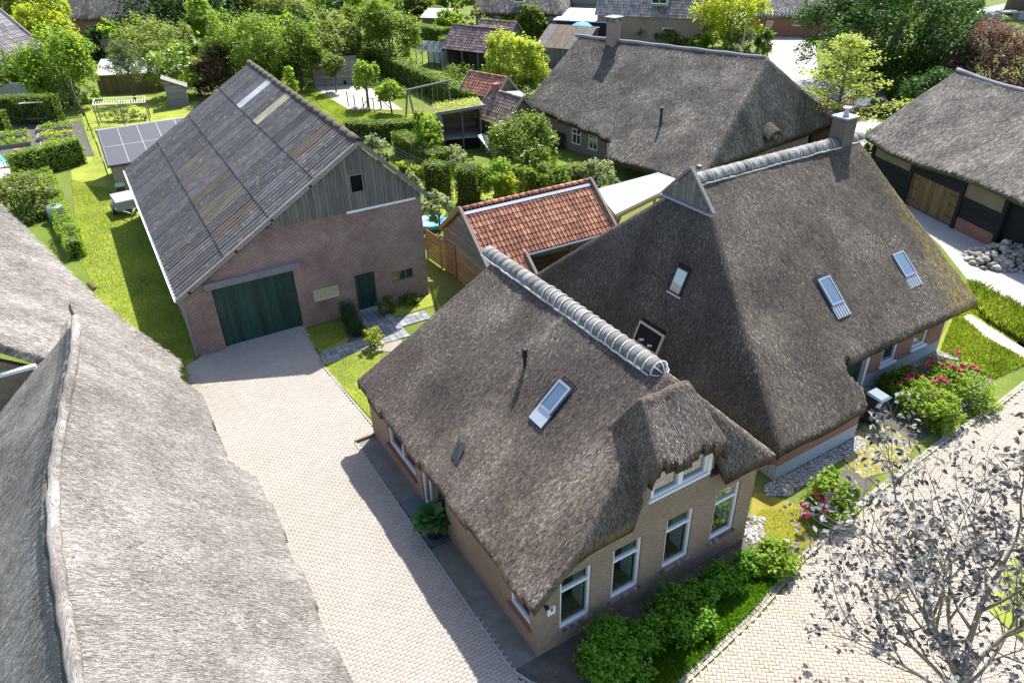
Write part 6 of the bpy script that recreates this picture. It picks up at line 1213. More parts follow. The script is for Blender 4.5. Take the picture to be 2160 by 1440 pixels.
# ---- garden swing seat, raised beds
T = thing('garden_hammock', 'striped garden swing seat in front of the tall dark hedge', 'seat', P(85, 262), 8)
m = MB(); m.bar((0, -.5, 1.95), (0, .5, 2.0), 2.0, .05); m.obj('awning', M['flat_roof'], T); m = MB(); m.box(-.85, .85, -.3, .3, .5, .6); m.obj('seat', M['wood_brown'], T)
for i in range(10): m = MB(); m.bar((-.8 + i * .178, .3, .6), (-.8 + i * .178, .48, 1.3), .09, .05, (0, 1, 0)); m.obj('cushion_stripe', M['white'] if i % 2 else M['dark_metal'], T)
for s_ in (-1, 1):
    m = MB(); m.bar((s_ * .95, -.6, 0), (s_ * .95, 0, 2.0), .06, .06); m.bar((s_ * .95, .6, 0), (s_ * .95, 0, 2.0), .06, .06); m.obj('side_frame', M['dark_metal'], T)
sheet('garden_path', [P2(100, 345), P2(130, 345), P2(95, 275), P2(75, 275)], .03, M['sand']); sheet('kitchen_garden', [P2(-40, 350), P2(200, 330), P2(170, 255), P2(-40, 268)], .022, M['soil']); sheet('garden_path', [P2(-40, 345), P2(30, 338), P2(25, 400), P2(-30, 400)], .034, M['sand'])
for k, (lb, pp) in enumerate((('raised vegetable bed nearest the swing seat', [(78, 282), (150, 274)]), ('raised bed with yellow flowers, second from the swing seat', [(80, 300), (150, 292)]), ('raised bed behind the clipped hedge', [(88, 318), (160, 308)]), ('raised bed at the left picture edge', [(-10, 300), (58, 292)]), ('raised bed with a terracotta pot at the left', [(-10, 318), (66, 308)]))):
    a, b = P(*pp[0]), P(*pp[1]); d = b - a; L = np.linalg.norm(d); T = thing('raised_bed', lb, 'garden bed', a, math.degrees(math.atan2(d[1], d[0]))); bd = 1.5
    for y in (0, bd): m = MB(); m.box(0, L, y - .03, y + .03, 0, .35); m.obj('board', M['wood_grey_x'], T)
    for x in (0, L): m = MB(); m.box(x - .03, x + .03, .03, bd - .03, 0, .35); m.obj('board', M['wood_grey_y'], T)
    m = MB(); m.box(.03, L - .03, .03, bd - .03, 0, .28); m.obj('earth', M['soil'], T); r = np.random.default_rng(100 + k); n = 500; p = np.stack([r.uniform(.1, L - .1, n), r.uniform(.1, bd - .1, n), .3 + abs(r.normal(0, .14, n))], 1); p[:, 0] += .3 * np.sin(p[:, 0] * 3); leaf_mesh('vegetables', p, np.array([0, 0, 1.]) + r.normal(size=(n, 3)) * .5, .2, M['leaf_bright' if k != 1 else 'leaf_yellow'], T, r, r.random(n), kind='stuff')
m = MB(); m.lathe([(0, 0), (.2, 0), (.28, .5), (.24, .5), (0, .42)], 14); tag(m.obj('flower_pot', M['tile_red'], None, True), 'terracotta pot standing in the kitchen garden', 'pot').location = P(40, 328)
T = thing('garden_wall', 'low grey panel wall with a white post behind the tall dark hedge', 'wall', P(-20, 212), 0); A_ = P(-20, 212); d_ = P(165, 200) - A_; T.rotation_euler = (0, 0, math.atan2(d_[1], d_[0])); L_ = float(np.linalg.norm(d_))
for i in range(7): m = MB(); m.box(i * L_ / 7 + .05, (i + 1) * L_ / 7 - .05, -.04, .04, 0, 1.5); m.obj('panel', M['concrete'], T); m = MB(); m.box(i * L_ / 7 - .06, i * L_ / 7 + .05, -.06, .06, 0, 1.7); m.obj('post', M['white'] if i == 3 else M['concrete'], T)
# wire fence along the lawn
for lb, ln in (('wire fence with dark posts along the narrow lawn strip', [(228, 372), (213, 330), (198, 293), (186, 262), (172, 232)]), ('wire fence round the hen run', [(690, 200), (735, 225), (750, 233), (768, 237), (790, 240)])):
    pts = [P(*q) for q in ln]; T = thing('wire_fence', lb, 'fence', pts[0]); o0 = pts[0]; h = 1.35 if 'hen' in lb else 1.1
    for p in pts: m = MB(); q = p - o0; m.tube([q, q + np.array([0, 0, h])], .045, 6); m.obj('post', M['wood_brown'], T)
    m = MB()
    for p, q in zip(pts[:-1], pts[1:]):
        for z in np.linspace(.1, h - .05, 7): m.tube([p - o0 + [0, 0, z], q - o0 + [0, 0, z]], .006, 3)
    m.obj('wire_mesh', M['dark_metal'], T)
T = thing('run_gate', 'timber gate frame of the hen run', 'gate', P(779, 231), 8)
for x in (0, 1.1): m = MB(); m.box(x - .07, x + .07, -.07, .07, 0, 1.9); m.obj('post', M['wood_brown'], T); m = MB(); m.bar((x, 0, .9), (x + (-.8 if x == 0 else .8), 0, 0), .07, .07, (0, 1, 0)); m.obj('brace', M['wood_brown'], T)
m = MB(); m.box(-.07, 1.17, -.04, .04, 1.9, 1.97); m.box(0, 1.1, -.03, .03, .95, 1.0); m.obj('rail', M['wood_brown_x'], T)
# hen house
T = thing('hen_house', 'grey board hen house with a mono-pitch roof at the end of the lawn', 'shed', P(665, 184), 10); boards_wall(T, 'u', 0, 0, 4.3, 0, [(0, 2.6), (4.3, 2.75)], M['wood_grey_x'], .2, True); boards_wall(T, 'v', 0, 0, 3, 0, [(0, 2.6), (3, 1.3)], M['wood_grey_y'], .22, True); boards_wall(T, 'v', 4.3, 0, 3, 0, [(0, 2.7), (3, 1.3)], M['wood_grey_y'], .22, True)
m = MB(); m.bar((2.15, -.25, 2.83), (2.15, 3.2, 1.3), 4.7, .1); m.obj('roof', M['wood_grey_y'], T); m = MB(); m.box(1.2, 2.4, -.04, .02, 1.1, 2.0); m.obj('window_opening', M['dark'], T); m = MB(); m.box(2.9, 3.2, -.04, .02, .1, .45); m.obj('pop_hole', M['dark'], T)
# trampoline
T = thing('trampoline', 'trampoline safety net just behind the barn ridge', 'trampoline', P(578, 172)); R_ = 2.0
for i in range(8): a = i * .785; m = MB(); m.tube([(R_ * math.cos(a), R_ * math.sin(a), 0), (R_ * math.cos(a), R_ * math.sin(a), 2.6)], .03, 6); m.obj('pole', M['dark_metal'], T)
m = MB(); m.tube([(R_ * math.cos(a), R_ * math.sin(a), 2.6) for a in np.linspace(0, 6.283, 25)], .025, 5); m.tube([(R_ * math.cos(a), R_ * math.sin(a), .8) for a in np.linspace(0, 6.283, 25)], .05, 5); m.obj('ring', M['dark_metal'], T); m = MB()
for i in range(60): a = i * .1047; m.tube([(R_ * math.cos(a), R_ * math.sin(a), .8), (R_ * math.cos(a), R_ * math.sin(a), 2.6)], .006, 3)
m.obj('net', M['net'], T); m = MB(); m.lathe([(0, .8), (1.95, .8), (1.95, .78), (0, .78)], 24); m.obj('mat', M['dark_metal'], T)
# swing frame
a, b = P(866, 252), P(946, 234); d = b - a; L = np.linalg.norm(d); T = thing('playground_swing', 'timber swing frame with rope swings on the back lawn', 'swing', a, math.degrees(math.atan2(d[1], d[0]))); H_ = zat(a, 190); m = MB(); m.tube([(-.6, 0, H_), (L + .5, 0, H_ + .1)], .08, 8); m.obj('top_beam', M['wood_grey_x'], T)
for x in (0, L):
    for s_ in (-1, 1): m = MB(); m.tube([(x, s_ * .75, 0), (x, s_ * .06, H_)], .075, 8); m.obj('leg', M['wood_grey'], T)
for x in (L * .28, L * .68):
    m = MB(); m.tube([(x - .25, 0, H_), (x - .25, 0, .5)], .015, 4); m.tube([(x + .25, 0, H_), (x + .25, 0, .5)], .015, 4); rp = m.obj('rope', M['flat_roof'], T); m = MB(); m.box(x - .28, x + .28, -.1, .1, .47, .51); m.obj('swing_board', M['wood_brown_x'], T)
# play house on stilts with slide
a = P(938, 322); T = thing('play_house', 'open-fronted wooden play house on stilts under a grey roof edge', 'play house', a, 12); pw, pd, zf, zr0, zr1 = 2.9, 2.2, 1.1, 3.0, 3.25
for x in (0, pw * .52, pw):
    m = MB(); m.box(x - .06, x + .06, -.06, .06, 0, zr0 + .25 * x / pw); m.obj('post', M['wood_grey'], T)
    m = MB(); m.box(x - .06, x + .06, pd - .06, pd + .06, 0, zr0); m.obj('post', M['wood_grey'], T)
for i in range(10): m = MB(); m.box(0, pw, i * pd / 10 + .01, (i + 1) * pd / 10, zf, zf + .04); m.obj('floor_board', M['wood_grey_x'], T)
boards_wall(T, 'u', pd, 0, pw, zf, [(0, 2.85), (pw, 2.95)], M['wood_brown_x'], .2, True); boards_wall(T, 'v', 0, 0, pd, zf, [(0, 2.9), (pd, 2.8)], M['wood_grey_y'], .2, True); boards_wall(T, 'v', pw, 0, pd, zf, [(0, 3.1), (pd, 2.9)], M['wood_brown'], .2)
m = MB(); m.bar((-.45, pd / 2 - .1, zr0 + .02), (pw + .3, pd / 2 - .1, zr1 + .06), pd + .5, .08); m.obj('roof', M['wood_grey_x'], T); r = np.random.default_rng(8); n = 1500; q = np.stack([r.uniform(-.4, pw + .2, n), r.uniform(-.2, pd + .1, n), np.zeros(n)], 1); q[:, 2] = zr0 + .08 + (q[:, 0] + .4) / (pw + .7) * .25 + np.abs(r.normal(0, .1, n)); leaf_mesh('roof_greenery', q, np.array([0, 0, 1.]) + r.normal(size=(n, 3)) * .5, .13, M['leaf_yellow'], T, r, r.random(n), kind='stuff'); m = MB(); m.bar((-.5, -.4, zr0 + .05), (pw + .32, -.4, zr1 + .1), .08, .22); m.obj('fascia', M['wood_grey_x'], T); m = MB(); m.box(0, pw, -.05, .05, zf - .15, zf); m.obj('floor_beam', M['wood_grey_x'], T)
m = MB(); m.box(.2, pw - .1, .3, pd, .05, .95); m.obj('storage_below', M['dark'], T)
M['slide'] = m_plain('pale_blue_slide', (0.38, 0.46, 0.55), 0.35, 0.08, spec=.5); T2 = thing('slide', 'pale blue slide running down from the play house', 'slide', a, 12 - 38); sl0, sl1 = np.array([2.4, 1.4, 1.25]), np.array([4.2, .4, .15])
m = MB(); m.bar(sl0, sl1, .5, .04); m.obj('chute', M['slide'], T2)
for s_ in (-.26, .26): m = MB(); sd_ = np.array([.48, .87, 0]) * s_; m.bar(sl0 + sd_, sl1 + sd_, .04, .16); m.obj('side_rail', M['slide'], T2)
def gable_hut(label, loc, az, w, d, he, hr, tmat, wmat, rows, cols, name='hut', cat='hut', over=.2, cap=300, ch=None, openfront=False, brick=None):
    """w along ridge (u), d across (v)"""
    T = thing(name, label, cat, loc, az); f = lambda s: (-over + (d / 2 + over) * s, he - over * .8 + (hr - he + over * .8) * s); g_ = lambda s: (d + over - (d / 2 + over) * s, he - over * .8 + (hr - he + over * .8) * s)
    pantiles(T, -over, w + over, f, 0, 1, rows, cols, tmat, 1, cap=min(cap, 300)); pantiles(T, -over, w + over, g_, 0, 1, rows, cols, tmat, -1, cap=0)
    V, F = half_tile('ridge_tile', .11, .12, (w + 2 * over) / 12 * 1.03, None, 7); s0 = None
    for i in range(12):
        if s0 is None: s0 = o = mesh('ridge_tile', V, F, tmat, T, True)
        else: o = inst(s0, 'ridge_tile', T)
        o.location = (-over + i * (w + 2 * over) / 12, d / 2, hr + .02)
    pr = [(0, he), (d / 2, hr - .06), (d, he)]
    for x in (0, w):
        if brick: wall(T, 'gable_wall', brick, 'v', x - (.1 if x else 0), .1, pr)
        else: boards_wall(T, 'v', x, 0, d, 0, pr, wmat, .2)
    for y in (0, d):
        if openfront and y == 0:
            for x in np.linspace(.1, w - .1, 4): m = MB(); m.box(x - .08, x + .08, -.02, .14, 0, he); m.obj('post', M['wood_grey'], T)
        elif brick: wall(T, 'side_wall', brick, 'u', y - (.1 if y else 0), .1, [(.1, he), (w - .1, he)])
        else: boards_wall(T, 'u', y, 0, w, 0, [(0, he), (w, he)], wmat, .2)
    for x in (-over - .03, w + over + .03): m = MB(); m.bar((x, d / 2, hr + .06), (x, -over - .05, he - over * .8), .06, .18); m.bar((x, d / 2, hr + .06), (x, d + over + .05, he - over * .8), .06, .18); m.obj('barge_board', M['wood_grey_y'], T)
    if ch: m = MB(); m.box(ch[0], ch[0] + .5, d / 2 - .25, d / 2 + .25, hr - .4, hr + ch[1]); m.obj('chimney', M['brick_h2'], T)
    return T
gable_hut('brown tiled hut with a small brick chimney behind the play house', P(1010, 305), -52, 3.4, 3.2, 2.3, 3.9, M['tile_brown'], M['wood_brown'], 9, 14, ch=(.1, .55))
gable_hut('orange-red tiled hut with grey board walls behind the swing frame', P(978, 238), -42, 4.0, 2.6, 2.0, 3.3, M['tile_rust'], M['wood_grey'], 7, 14)
gable_hut('open wooden shelter with a purple tiled roof by the greenhouse', P(942, 150), -35, 6.6, 4.0, 2.5, 4.4, M['tile_purple'], M['wood_grey'], 9, 22, name='shelter', cat='shelter', openfront=True)
gable_hut('second tiled roof just behind the purple tiled shelter', P(1000, 128), -35, 4.5, 4.0, 2.3, 4.1, M['tile_brown'], M['wood_grey'], 7, 14, name='shelter', cat='shelter')
# greenhouse
T = thing('greenhouse', 'small greenhouse with white sides by the vegetable plot', 'greenhouse', P(880, 140), -30); w_, d_ = 3.2, 2.3
for x in np.linspace(0, w_, 5):
    for y in (0, d_): m = MB(); m.box(x - .03, x + .03, y - .03, y + .03, 0, 1.7); m.obj('post', M['dark_metal'], T)
    m = MB(); m.bar((x, 0, 1.7), (x, d_ / 2, 2.6), .05, .05); m.bar((x, d_ / 2, 2.6), (x, d_, 1.7), .05, .05); m.obj('rafter', M['alu'], T)
m = MB(); m.box(0, w_, d_, d_ + .01, 0, 1.7); m.obj('pane', M['white'], T); m = MB(); m.add([(0, d_ / 2, 2.6), (w_, d_ / 2, 2.6), (w_, d_, 1.7), (0, d_, 1.7)], [(0, 1, 2, 3)]); m.obj('pane', M['white'], T); m = MB(); m.box(w_, w_ + .01, 0, d_, 0, 1.75); m.obj('pane', M['white'], T)
m = MB(); m.add([(0, 0, 1.7), (w_, 0, 1.7), (w_, d_ / 2, 2.6), (0, d_ / 2, 2.6)], [(0, 1, 2, 3)]); m.obj('pane', M['glass'], T)
# white-roofed hutch
T = thing('hutch', 'little hutch with a pale sloping roof near the far bushes', 'hutch', P(893, 66), -20); m = MB(); m.box(0, 3.4, 0, 2.4, 0, 1.7); m.obj('walls', M['wood_grey'], T); m = MB(); m.bar((1.7, -.3, 1.75), (1.7, 2.7, 2.6), 3.9, .08); m.obj('roof', M['flat_roof'], T)
# parasol + garden furniture
a = P(1072, 252); T = thing('parasol', 'square off-white parasol on the farmhouse terrace', 'parasol', a, 15); hz = zat(a, 196); m = MB(); s_ = 1.55; m.add([(-s_, -s_, hz - .3), (s_, -s_, hz - .3), (s_, s_, hz - .3), (-s_, s_, hz - .3), (0, 0, hz + .12)], [(0, 1, 4), (1, 2, 4), (2, 3, 4), (3, 0, 4), (3, 2, 1, 0)]); m.obj('canopy', M['flat_roof'], T); m = MB(); m.tube([(0, 0, 0), (0, 0, hz)], .03, 8); m.obj('pole', M['dark_metal'], T); m = MB(); m.lathe([(0, 0), (.3, 0), (.3, .08), (0, .1)], 12); m.obj('base', M['concrete'], T)
sheet('terrace', [P2(1060, 270), P2(1125, 262), P2(1150, 232), P2(1060, 240)], .02, M['sand'])
M['teal'] = m_plain('teal_fabric', (0.10, 0.36, 0.40), 0.7, 0.1)
def chair(label, loc, az, mat):
    T = thing('garden_chair', label, 'chair', loc, az, None); m = MB(); m.box(-.25, .25, -.25, .25, .4, .45); m.obj('seat', mat, T); m = MB(); m.bar((0, .25, .45), (0, .42, .95), .5, .04); m.obj('backrest', mat, T)
    for x in (-.23, .23):
        for y in (-.22, .22): m = MB(); m.box(x - .02, x + .02, y - .02, y + .02, 0, .4); m.obj('leg', M['dark_metal'], T)
chair('teal garden chair at the farmhouse gable, left one', P(1098, 258), 30, M['teal']); chair('teal garden chair at the farmhouse gable, right one', P(1108, 255), -20, M['teal']); chair('teal chair at the left picture edge', P(20, 352), 100, M['teal'])
T = thing('round_table', 'round weathered garden table on the small lawn behind the tiled roof', 'table', P(1152, 412)); m = MB(); m.lathe([(0, .74), (.75, .74), (.75, .7), (0, .7)], 24); m.obj('tabletop', M['wood_grey_x'], T)
for a in (0.6, 2.2, 3.7, 5.3): m = MB(); m.tube([(.5 * math.cos(a), .5 * math.sin(a), 0), (.4 * math.cos(a), .4 * math.sin(a), .7)], .03, 6); m.obj('leg', M['wood_grey'], T)
m = MB(); m.lathe([(0, .02), (.8, .02), (.95, .38), (.9, .40), (.78, .1), (0, .08)], 18); M['pool'] = m_plain('paddling_pool', (0.12, 0.42, 0.62), 0.4, 0.2, 3); tag(m.obj('paddling_pool', M['pool'], None, True), 'blue and white paddling pool beside the barn corner', 'pool').location = P(910, 478)
# washing line
T = thing('washing_line', 'washing line with its crossbar pole behind the barn gable', 'washing line', P(790, 345)); hz = zat(P(790, 345), 290); m = MB(); m.tube([(0, 0, 0), (0, 0, hz)], .04, 6); m.tube([(-.7, 0, hz), (.7, .1, hz)], .035, 6); m.obj('pole', M['dark_metal'], T); m = MB()
for k in range(4): m.tube([(-.6 + k * .4, 0, hz), (1.2 + k * .4, -2.5, hz - .25), (3.2 + k * .4, -5, hz - .3)], .01, 3)
m.obj('line', M['flat_roof'], T)
T = thing('gate_frame', 'curved pale tree stump pole beside the fruit cage', 'post', P(178, 245)); m = MB(); m.tube([(0, 0, 0), (-.3, .2, 1.0), (-.6, .5, 2.1), (-.55, .6, 3.0)], [.12, .1, .09, .05], 7); m.obj('pole', M['wood_grey'], T, True)
# cold grey water barrel and tank by the pale roof
T = thing('water_tank', 'grey rounded tank at the edge of the pale thatch', 'tank', P(125, 465), 30); m = MB(); m.lathe([(0, 0), (.5, 0), (.52, .9), (.4, 1.0), (0, 1.02)], 18); m.obj('shell', M['zinc'], T, True); m = MB(); m.lathe([(.14, 1.0), (.14, 1.06), (0, 1.07)], 10); m.obj('lid', M['dark_metal'], T)

# ================================================================ BACKGROUND BUILDINGS
def tile_roof_house(label, loc, az, w, d, he, hr, wallm, tmat, name='house', cat='house', rows=12, cols=26, wins=(), over=.3, verge=None, nparts=300):
    T = thing(name, label, cat, loc, az); pr = [(0, he), (d / 2, hr), (d, he)]
    wall(T, 'front_wall', wallm, 'u', 0, .25, [(.25, he), (w - .25, he)], [q for q in wins if q[4] == 'f']); wall(T, 'back_wall', wallm, 'u', d - .25, .25, [(.25, he), (w - .25, he)]); wall(T, 'gable_wall', wallm, 'v', 0, .25, pr, [q for q in wins if q[4] == 'l']); wall(T, 'gable_wall', wallm, 'v', w - .25, .25, pr)
    k = (hr - he) / (d / 2); f = lambda s: (-over + (d / 2 + over) * s, he - over * k + .1 + (hr - he + over * k) * s); g_ = lambda s: (d + over - (d / 2 + over) * s, he - over * k + .1 + (hr - he + over * k) * s)
    if tmat is not None: pantiles(T, -.15, w + .15, f, 0, 1, rows, cols, tmat, 1, cap=nparts); pantiles(T, -.15, w + .15, g_, 0, 1, rows, cols, tmat, -1, cap=0); m = MB(); m.tube([(-.15, d / 2, hr + .1), (w + .15, d / 2, hr + .1)], .14, 6); m.obj('ridge', tmat, T)
    if verge:
        for x in (-.2, w + .2): m = MB(); m.bar((x, d / 2, hr + .18), (x, -over, he - over * k + .1), .12, .25); m.bar((x, d / 2, hr + .18), (x, d + over, he - over * k + .1), .12, .25); m.obj('verge_board', verge, T)
    for q in wins: window(T, 'u' if q[4] == 'f' else 'v', .03, q[0], q[1], q[2], q[3], M['white'], M['glass_dark'], .09, .12, q[5])
    m = MB(); m.box(.5, w - .5, .6, d - .6, .02, he); m.obj('inside', M['dark'], T); return T
# brick house with tiled roof, top centre right: gable faces us
lb = P(1258, 92); Tb = tile_roof_house('brick house with a grey tiled roof and dormer, top centre right', lb, 8 - 32, 13, 6.2, 3.6, 7.4, M['brick_h3'], M['tile_grey'], rows=14, cols=34, wins=[(2.2, 4.4, 4.0, 5.2, 'l', 3), (1.2, 2.6, .9, 2.0, 'l', 2), (3.6, 4.6, .2, 2.3, 'l', 1), (8.2, 9.4, 1.3, 2.2, 'f', 1)], verge=M['zinc'])
m = MB(); m.prism([(-.4, 4.6), (1.9, 6.2), (1.9, 6.35), (-.55, 6.2)], 0, 6.6, 8.8); dm = m.obj('dormer', M['zinc'], Tb); window(Tb, 'u', -.58, 6.75, 8.65, 4.85, 6.0, M['white'], M['glass_dark'], .1, .1, 2); m = MB(); m.bar((4.2, .9, 4.95), (4.2, 1.6, 5.85), .6, .04); m.obj('roof_light', M['alu'], Tb)
Tc = thing('blue_shed', 'blue-sided shed with a pale flat roof left of the tiled brick house', 'shed', P(1172, 88), -24); boards_wall(Tc, 'u', 0, 0, 7, 0, [(0, 2.4), (7, 2.6)], M['wood_black'], .3); M['bluepaint'] = m_wood('blue_boards', (0.04, 0.10, 0.18), (0.08, 0.17, 0.28), 2); boards_wall(Tc, 'v', 7, 0, 6, 0, [(0, 2.6), (6, 2.8)], M['bluepaint'], .3); m = MB(); m.bar((3.5, -.3, 2.55), (3.5, 6.2, 3.1), 7.6, .12); m.obj('roof', M['blue_roof'], Tc); m = MB(); m.box(.1, .2, .1, 6, 0, 2.4); m.obj('side_wall', M['dark'], Tc)
Td = thing('gabled_shed', 'grey board gable with a tiled roof beside the brick house at the top', 'shed', P(1205, 62), -24); boards_wall(Td, 'u', 0, 0, 6, 0, [(0, 3.6), (3, 6.6), (6, 3.6)], M['wood_grey_x'], .28, True); pantl = lambda s: (0, 0)
m = MB(); m.bar((-.3, 3, 3.5), (3, 3, 6.8), 6.6, .12); m.bar((3, 3, 6.8), (6.3, 3, 3.5), 6.6, .12); m.obj('roof', M['tile_grey'], Td)
M['bluecloth'] = m_plain('blue_parasol_cloth', (0.08, 0.28, 0.55), 0.7, 0.15)
T = thing('blue_parasol', 'blue garden parasol beside the tiled brick house', 'parasol', P(1228, 92)); m = MB(); m.lathe([(0, 2.6), (.8, 2.45), (1.5, 2.1), (1.48, 2.05), (0, 2.4)], 10); m.obj('canopy', M['bluecloth'], T); m = MB(); m.tube([(0, 0, 0), (0, 0, 2.6)], .03, 6); m.obj('pole', M['dark_metal'], T)
# far thatched cottage top centre
lc = P(1005, 78); T = thing('thatched_cottage', 'far thatched cottage with two white windows at the top centre', 'cottage', lc, -14)
ow = [(5.0, 6.2, .8, 2.7), (7.6, 8.8, .8, 2.7)]; wall(T, 'front_wall', M['brick_tan'], 'u', 0, .3, [(0, 3.0), (11, 3.0)], ow); wall(T, 'side_wall', M['brick_tan'], 'v', 0, .3, [(.3, 3), (4.5, 6), (9, 3)]); wall(T, 'side_wall', M['brick_tan'], 'v', 10.7, .3, [(.3, 3), (9, 3)])
for q in ow: window(T, 'u', .03, *q, M['white'], M['glass_dark'], .12, .12, 1, 2.1)
m = MB(); m.box(.5, 10.5, .6, 8, .02, 2.8); m.obj('inside', M['dark'], T)
f5 = lambda u, v: smin(smin(smin(3.2 + 1.0 * (v + .4), 3.2 + 1.0 * (9.4 - v), .4), 3.2 + 1.6 * (11.6 - u), .4), 3.4 + 2.4 * (u + .5), .4); thatch(T, f5, -.5, 11.6, -.4, 9.4, .3, None, .35, M['th3'], M['st3'], 9000, 71, slen=(.2, .5), swid=(.05, .09))
m = MB(); m.box(5.2, 6.6, -.1, .5, 4.3, 5.3); dm = m.obj('dormer', M['white'], T); m = MB(); m.box(5.3, 6.5, -.13, -.11, 4.4, 5.2); m.obj('pane', M['glass_sky'], dm)
# thatched barn beyond it
T = thing('thatched_barn', 'pale thatched barn roof behind the topiary bush', 'barn', P(1150, 52), -24); f6 = lambda u, v: smin(2.4 + .85 * (v + .4), 2.4 + .85 * (11 - v), .4); thatch(T, f6, -.5, 9, -.4, 10.8, .35, None, .35, M['thn'], M['stn'], 5000, 72, slen=(.2, .5), swid=(.05, .09)); m = MB(); m.box(0, 8.6, .3, 10.3, 0, 2.6); m.obj('walls', M['wood_brown'], T)
# far thatch right of the yellow tree
T = thing('thatched_barn', 'far pale thatched barn with tiny windows by the street bend', 'barn', P(1592, 78), -10); f7 = lambda u, v: smin(2.7 + .95 * (v + .4), 2.7 + .95 * (11 - v), .4); thatch(T, f7, -.5, 15, -.4, 10.8, .35, None, .35, M['thn'], M['stn'], 8000, 73, slen=(.2, .5), swid=(.05, .09)); ow = [(1.2, 2.0, 1.3, 1.9), (4.6, 5.4, 1.3, 1.9)]; wall(T, 'front_wall', M['brick_h2'], 'u', 0, .3, [(0, 2.6), (14.5, 2.6)], ow); wall(T, 'side_wall', M['brick_h2'], 'v', 0, .3, [(.3, 2.6), (5.3, 7), (10.3, 2.6)])
for q in ow: window(T, 'u', .02, *q, M['white'], M['glass_dark'], .08, .1, 2)
m = MB(); m.box(.4, 14, .6, 9, .02, 2.4); m.obj('inside', M['dark'], T)
# corrugated far shed + board fence
T = thing('corrugated_shed', 'low shed with a corrugated roof behind the farmhouse gable', 'shed', P(1128, 138), -28); V, F = corr(4.6, 1.2, 8, .035, 4)
for i in range(5): o = mesh('roof_sheet', V, F, M['sheet_brown' if i in (1, 2) else 'sheet'], T) if i == 0 or True else None; o.location = (i * 1.15, -.2, 2.0); o.rotation_euler = (0, -.38, math.pi / 2)
for o in [c for c in T.children if c.name.startswith('roof_sheet')]: o.location.x += 1.15
boards_wall(T, 'u', 0, 0, 5.8, 0, [(0, 2.0), (5.8, 2.0)], M['wood_grey'], .25); m = MB(); m.box(0, 5.8, 4.0, 4.1, 0, 3.5); m.obj('rear_wall', M['wood_grey'], T); m = MB(); m.box(-.1, 5.9, 3.95, 4.25, 3.55, 3.65); m.obj('ridge_board', M['concrete'], T)
T = thing('board_fence', 'grey board fence with a creeper behind the corrugated shed', 'fence', P(1145, 112), 25); boards_wall(T, 'u', 0, 0, 6.5, 0, [(0, 2.4), (6.5, 2.4)], M['wood_grey'], .25, name='fence_board')
# top-left grey tiled roof
T = thing('tiled_house', 'house with a grey tiled roof and roof light at the top left edge', 'house', (-51.94, 88.4, 0), 75.4)
f8 = lambda s: (-.35 + 4.6 * s, 2.75 + 4.1 * s); pantiles(T, -14, .15, f8, 0, 1, 12, 38, M['tile_grey'], 1); wall(T, 'front_wall', M['concrete'], 'u', 0, .3, [(-13.8, 2.9), (-.3, 2.9)]); wall(T, 'gable_wall', M['concrete'], 'v', -.3, .3, [(0, 2.9), (4.25, 6.65), (8.5, 2.9)]); m = MB(); m.bar((.2, -.4, 2.85), (.2, 4.25, 7.0), .1, .2); m.obj('verge_board', M['concrete'], T); m = MB(); m.bar((-4.2, 1.9, 4.95), (-4.2, 2.9, 5.85), .9, .08); m.obj('roof_light', M['glass_sky'], T); m = MB(); m.bar((-6.9, 4.25, 6.9), (-6.9, 8.8, 2.8), 14.1, .1); m.obj('rear_roof', M['tile_grey'], T)
# far thatch top-left
T = thing('thatched_farm', 'far dark thatched roof at the top left between the trees', 'farmhouse', P(215, 78), -20); f9 = lambda u, v: smin(smin(2.6 + .95 * (v + .4), 2.6 + .95 * (11 - v), .5), 2.6 + 1.9 * (9.5 - u), .6); thatch(T, f9, -6, 9.5, -.4, 10.8, .35, None, .35, M['th3'], M['st3'], 8000, 74, slen=(.2, .5), swid=(.05, .09)); m = MB(); m.box(-5.6, 8.8, .4, 10, 0, 2.5); m.obj('walls', M['brick_h2'], T)
lean_shed('grey shed overgrown with ivy below the far dark thatch', P(222, 128), -5, 4.2, 3, 2.3, 2.9, M['wood_grey_x'])
T = thing('lean_to', 'white corrugated lean-to roof behind the pine', 'shed', P(212, 200), 8); V, F = corr(3.2, 1.1, 6, .05, 4)
for i in range(6): o = mesh('roof_sheet', V, F, M['sheet_white'], T); o.location = ((i + 1) * 1.05, 0, 1.9); o.rotation_euler = (0, -.3, math.pi / 2)
boards_wall(T, 'u', 0.1, 0, 6.4, 0, [(0, 1.8), (6.4, 1.8)], M['wood_brown'], .25)
T = thing('gable_house', 'brick gable with white verge boards peeping above the back trees', 'house', P(478, 55), -30); wall(T, 'gable_wall', M['brick_h2'], 'u', 0, .3, [(0, 4), (3, 8.5), (6, 4)]); m = MB(); m.bar((-.3, -.05, 3.7), (3, -.05, 8.8), .1, .3, (0, 1, 0)); m.bar((3, -.05, 8.8), (6.3, -.05, 3.7), .1, .3, (0, 1, 0)); m.obj('verge_board', M['white'], T); m = MB(); m.bar((-.3, 4, 3.8), (3, 4, 8.7), 7.8, .12); m.bar((3, 4, 8.7), (6.3, 4, 3.8), 7.8, .12); m.obj('roof', M['tile_rust'], T)
T = thing('glass_shed', 'small glass-roofed shed at the top, left of centre', 'shed', P(680, 22), -10); m = MB(); m.box(0, 5, 0, 3, 0, 2.0); m.obj('walls', M['wood_grey'], T); m = MB(); m.bar((2.5, -.2, 2.05), (2.5, 3.2, 3.0), 5.4, .08); m.obj('roof', M['teal'], T)
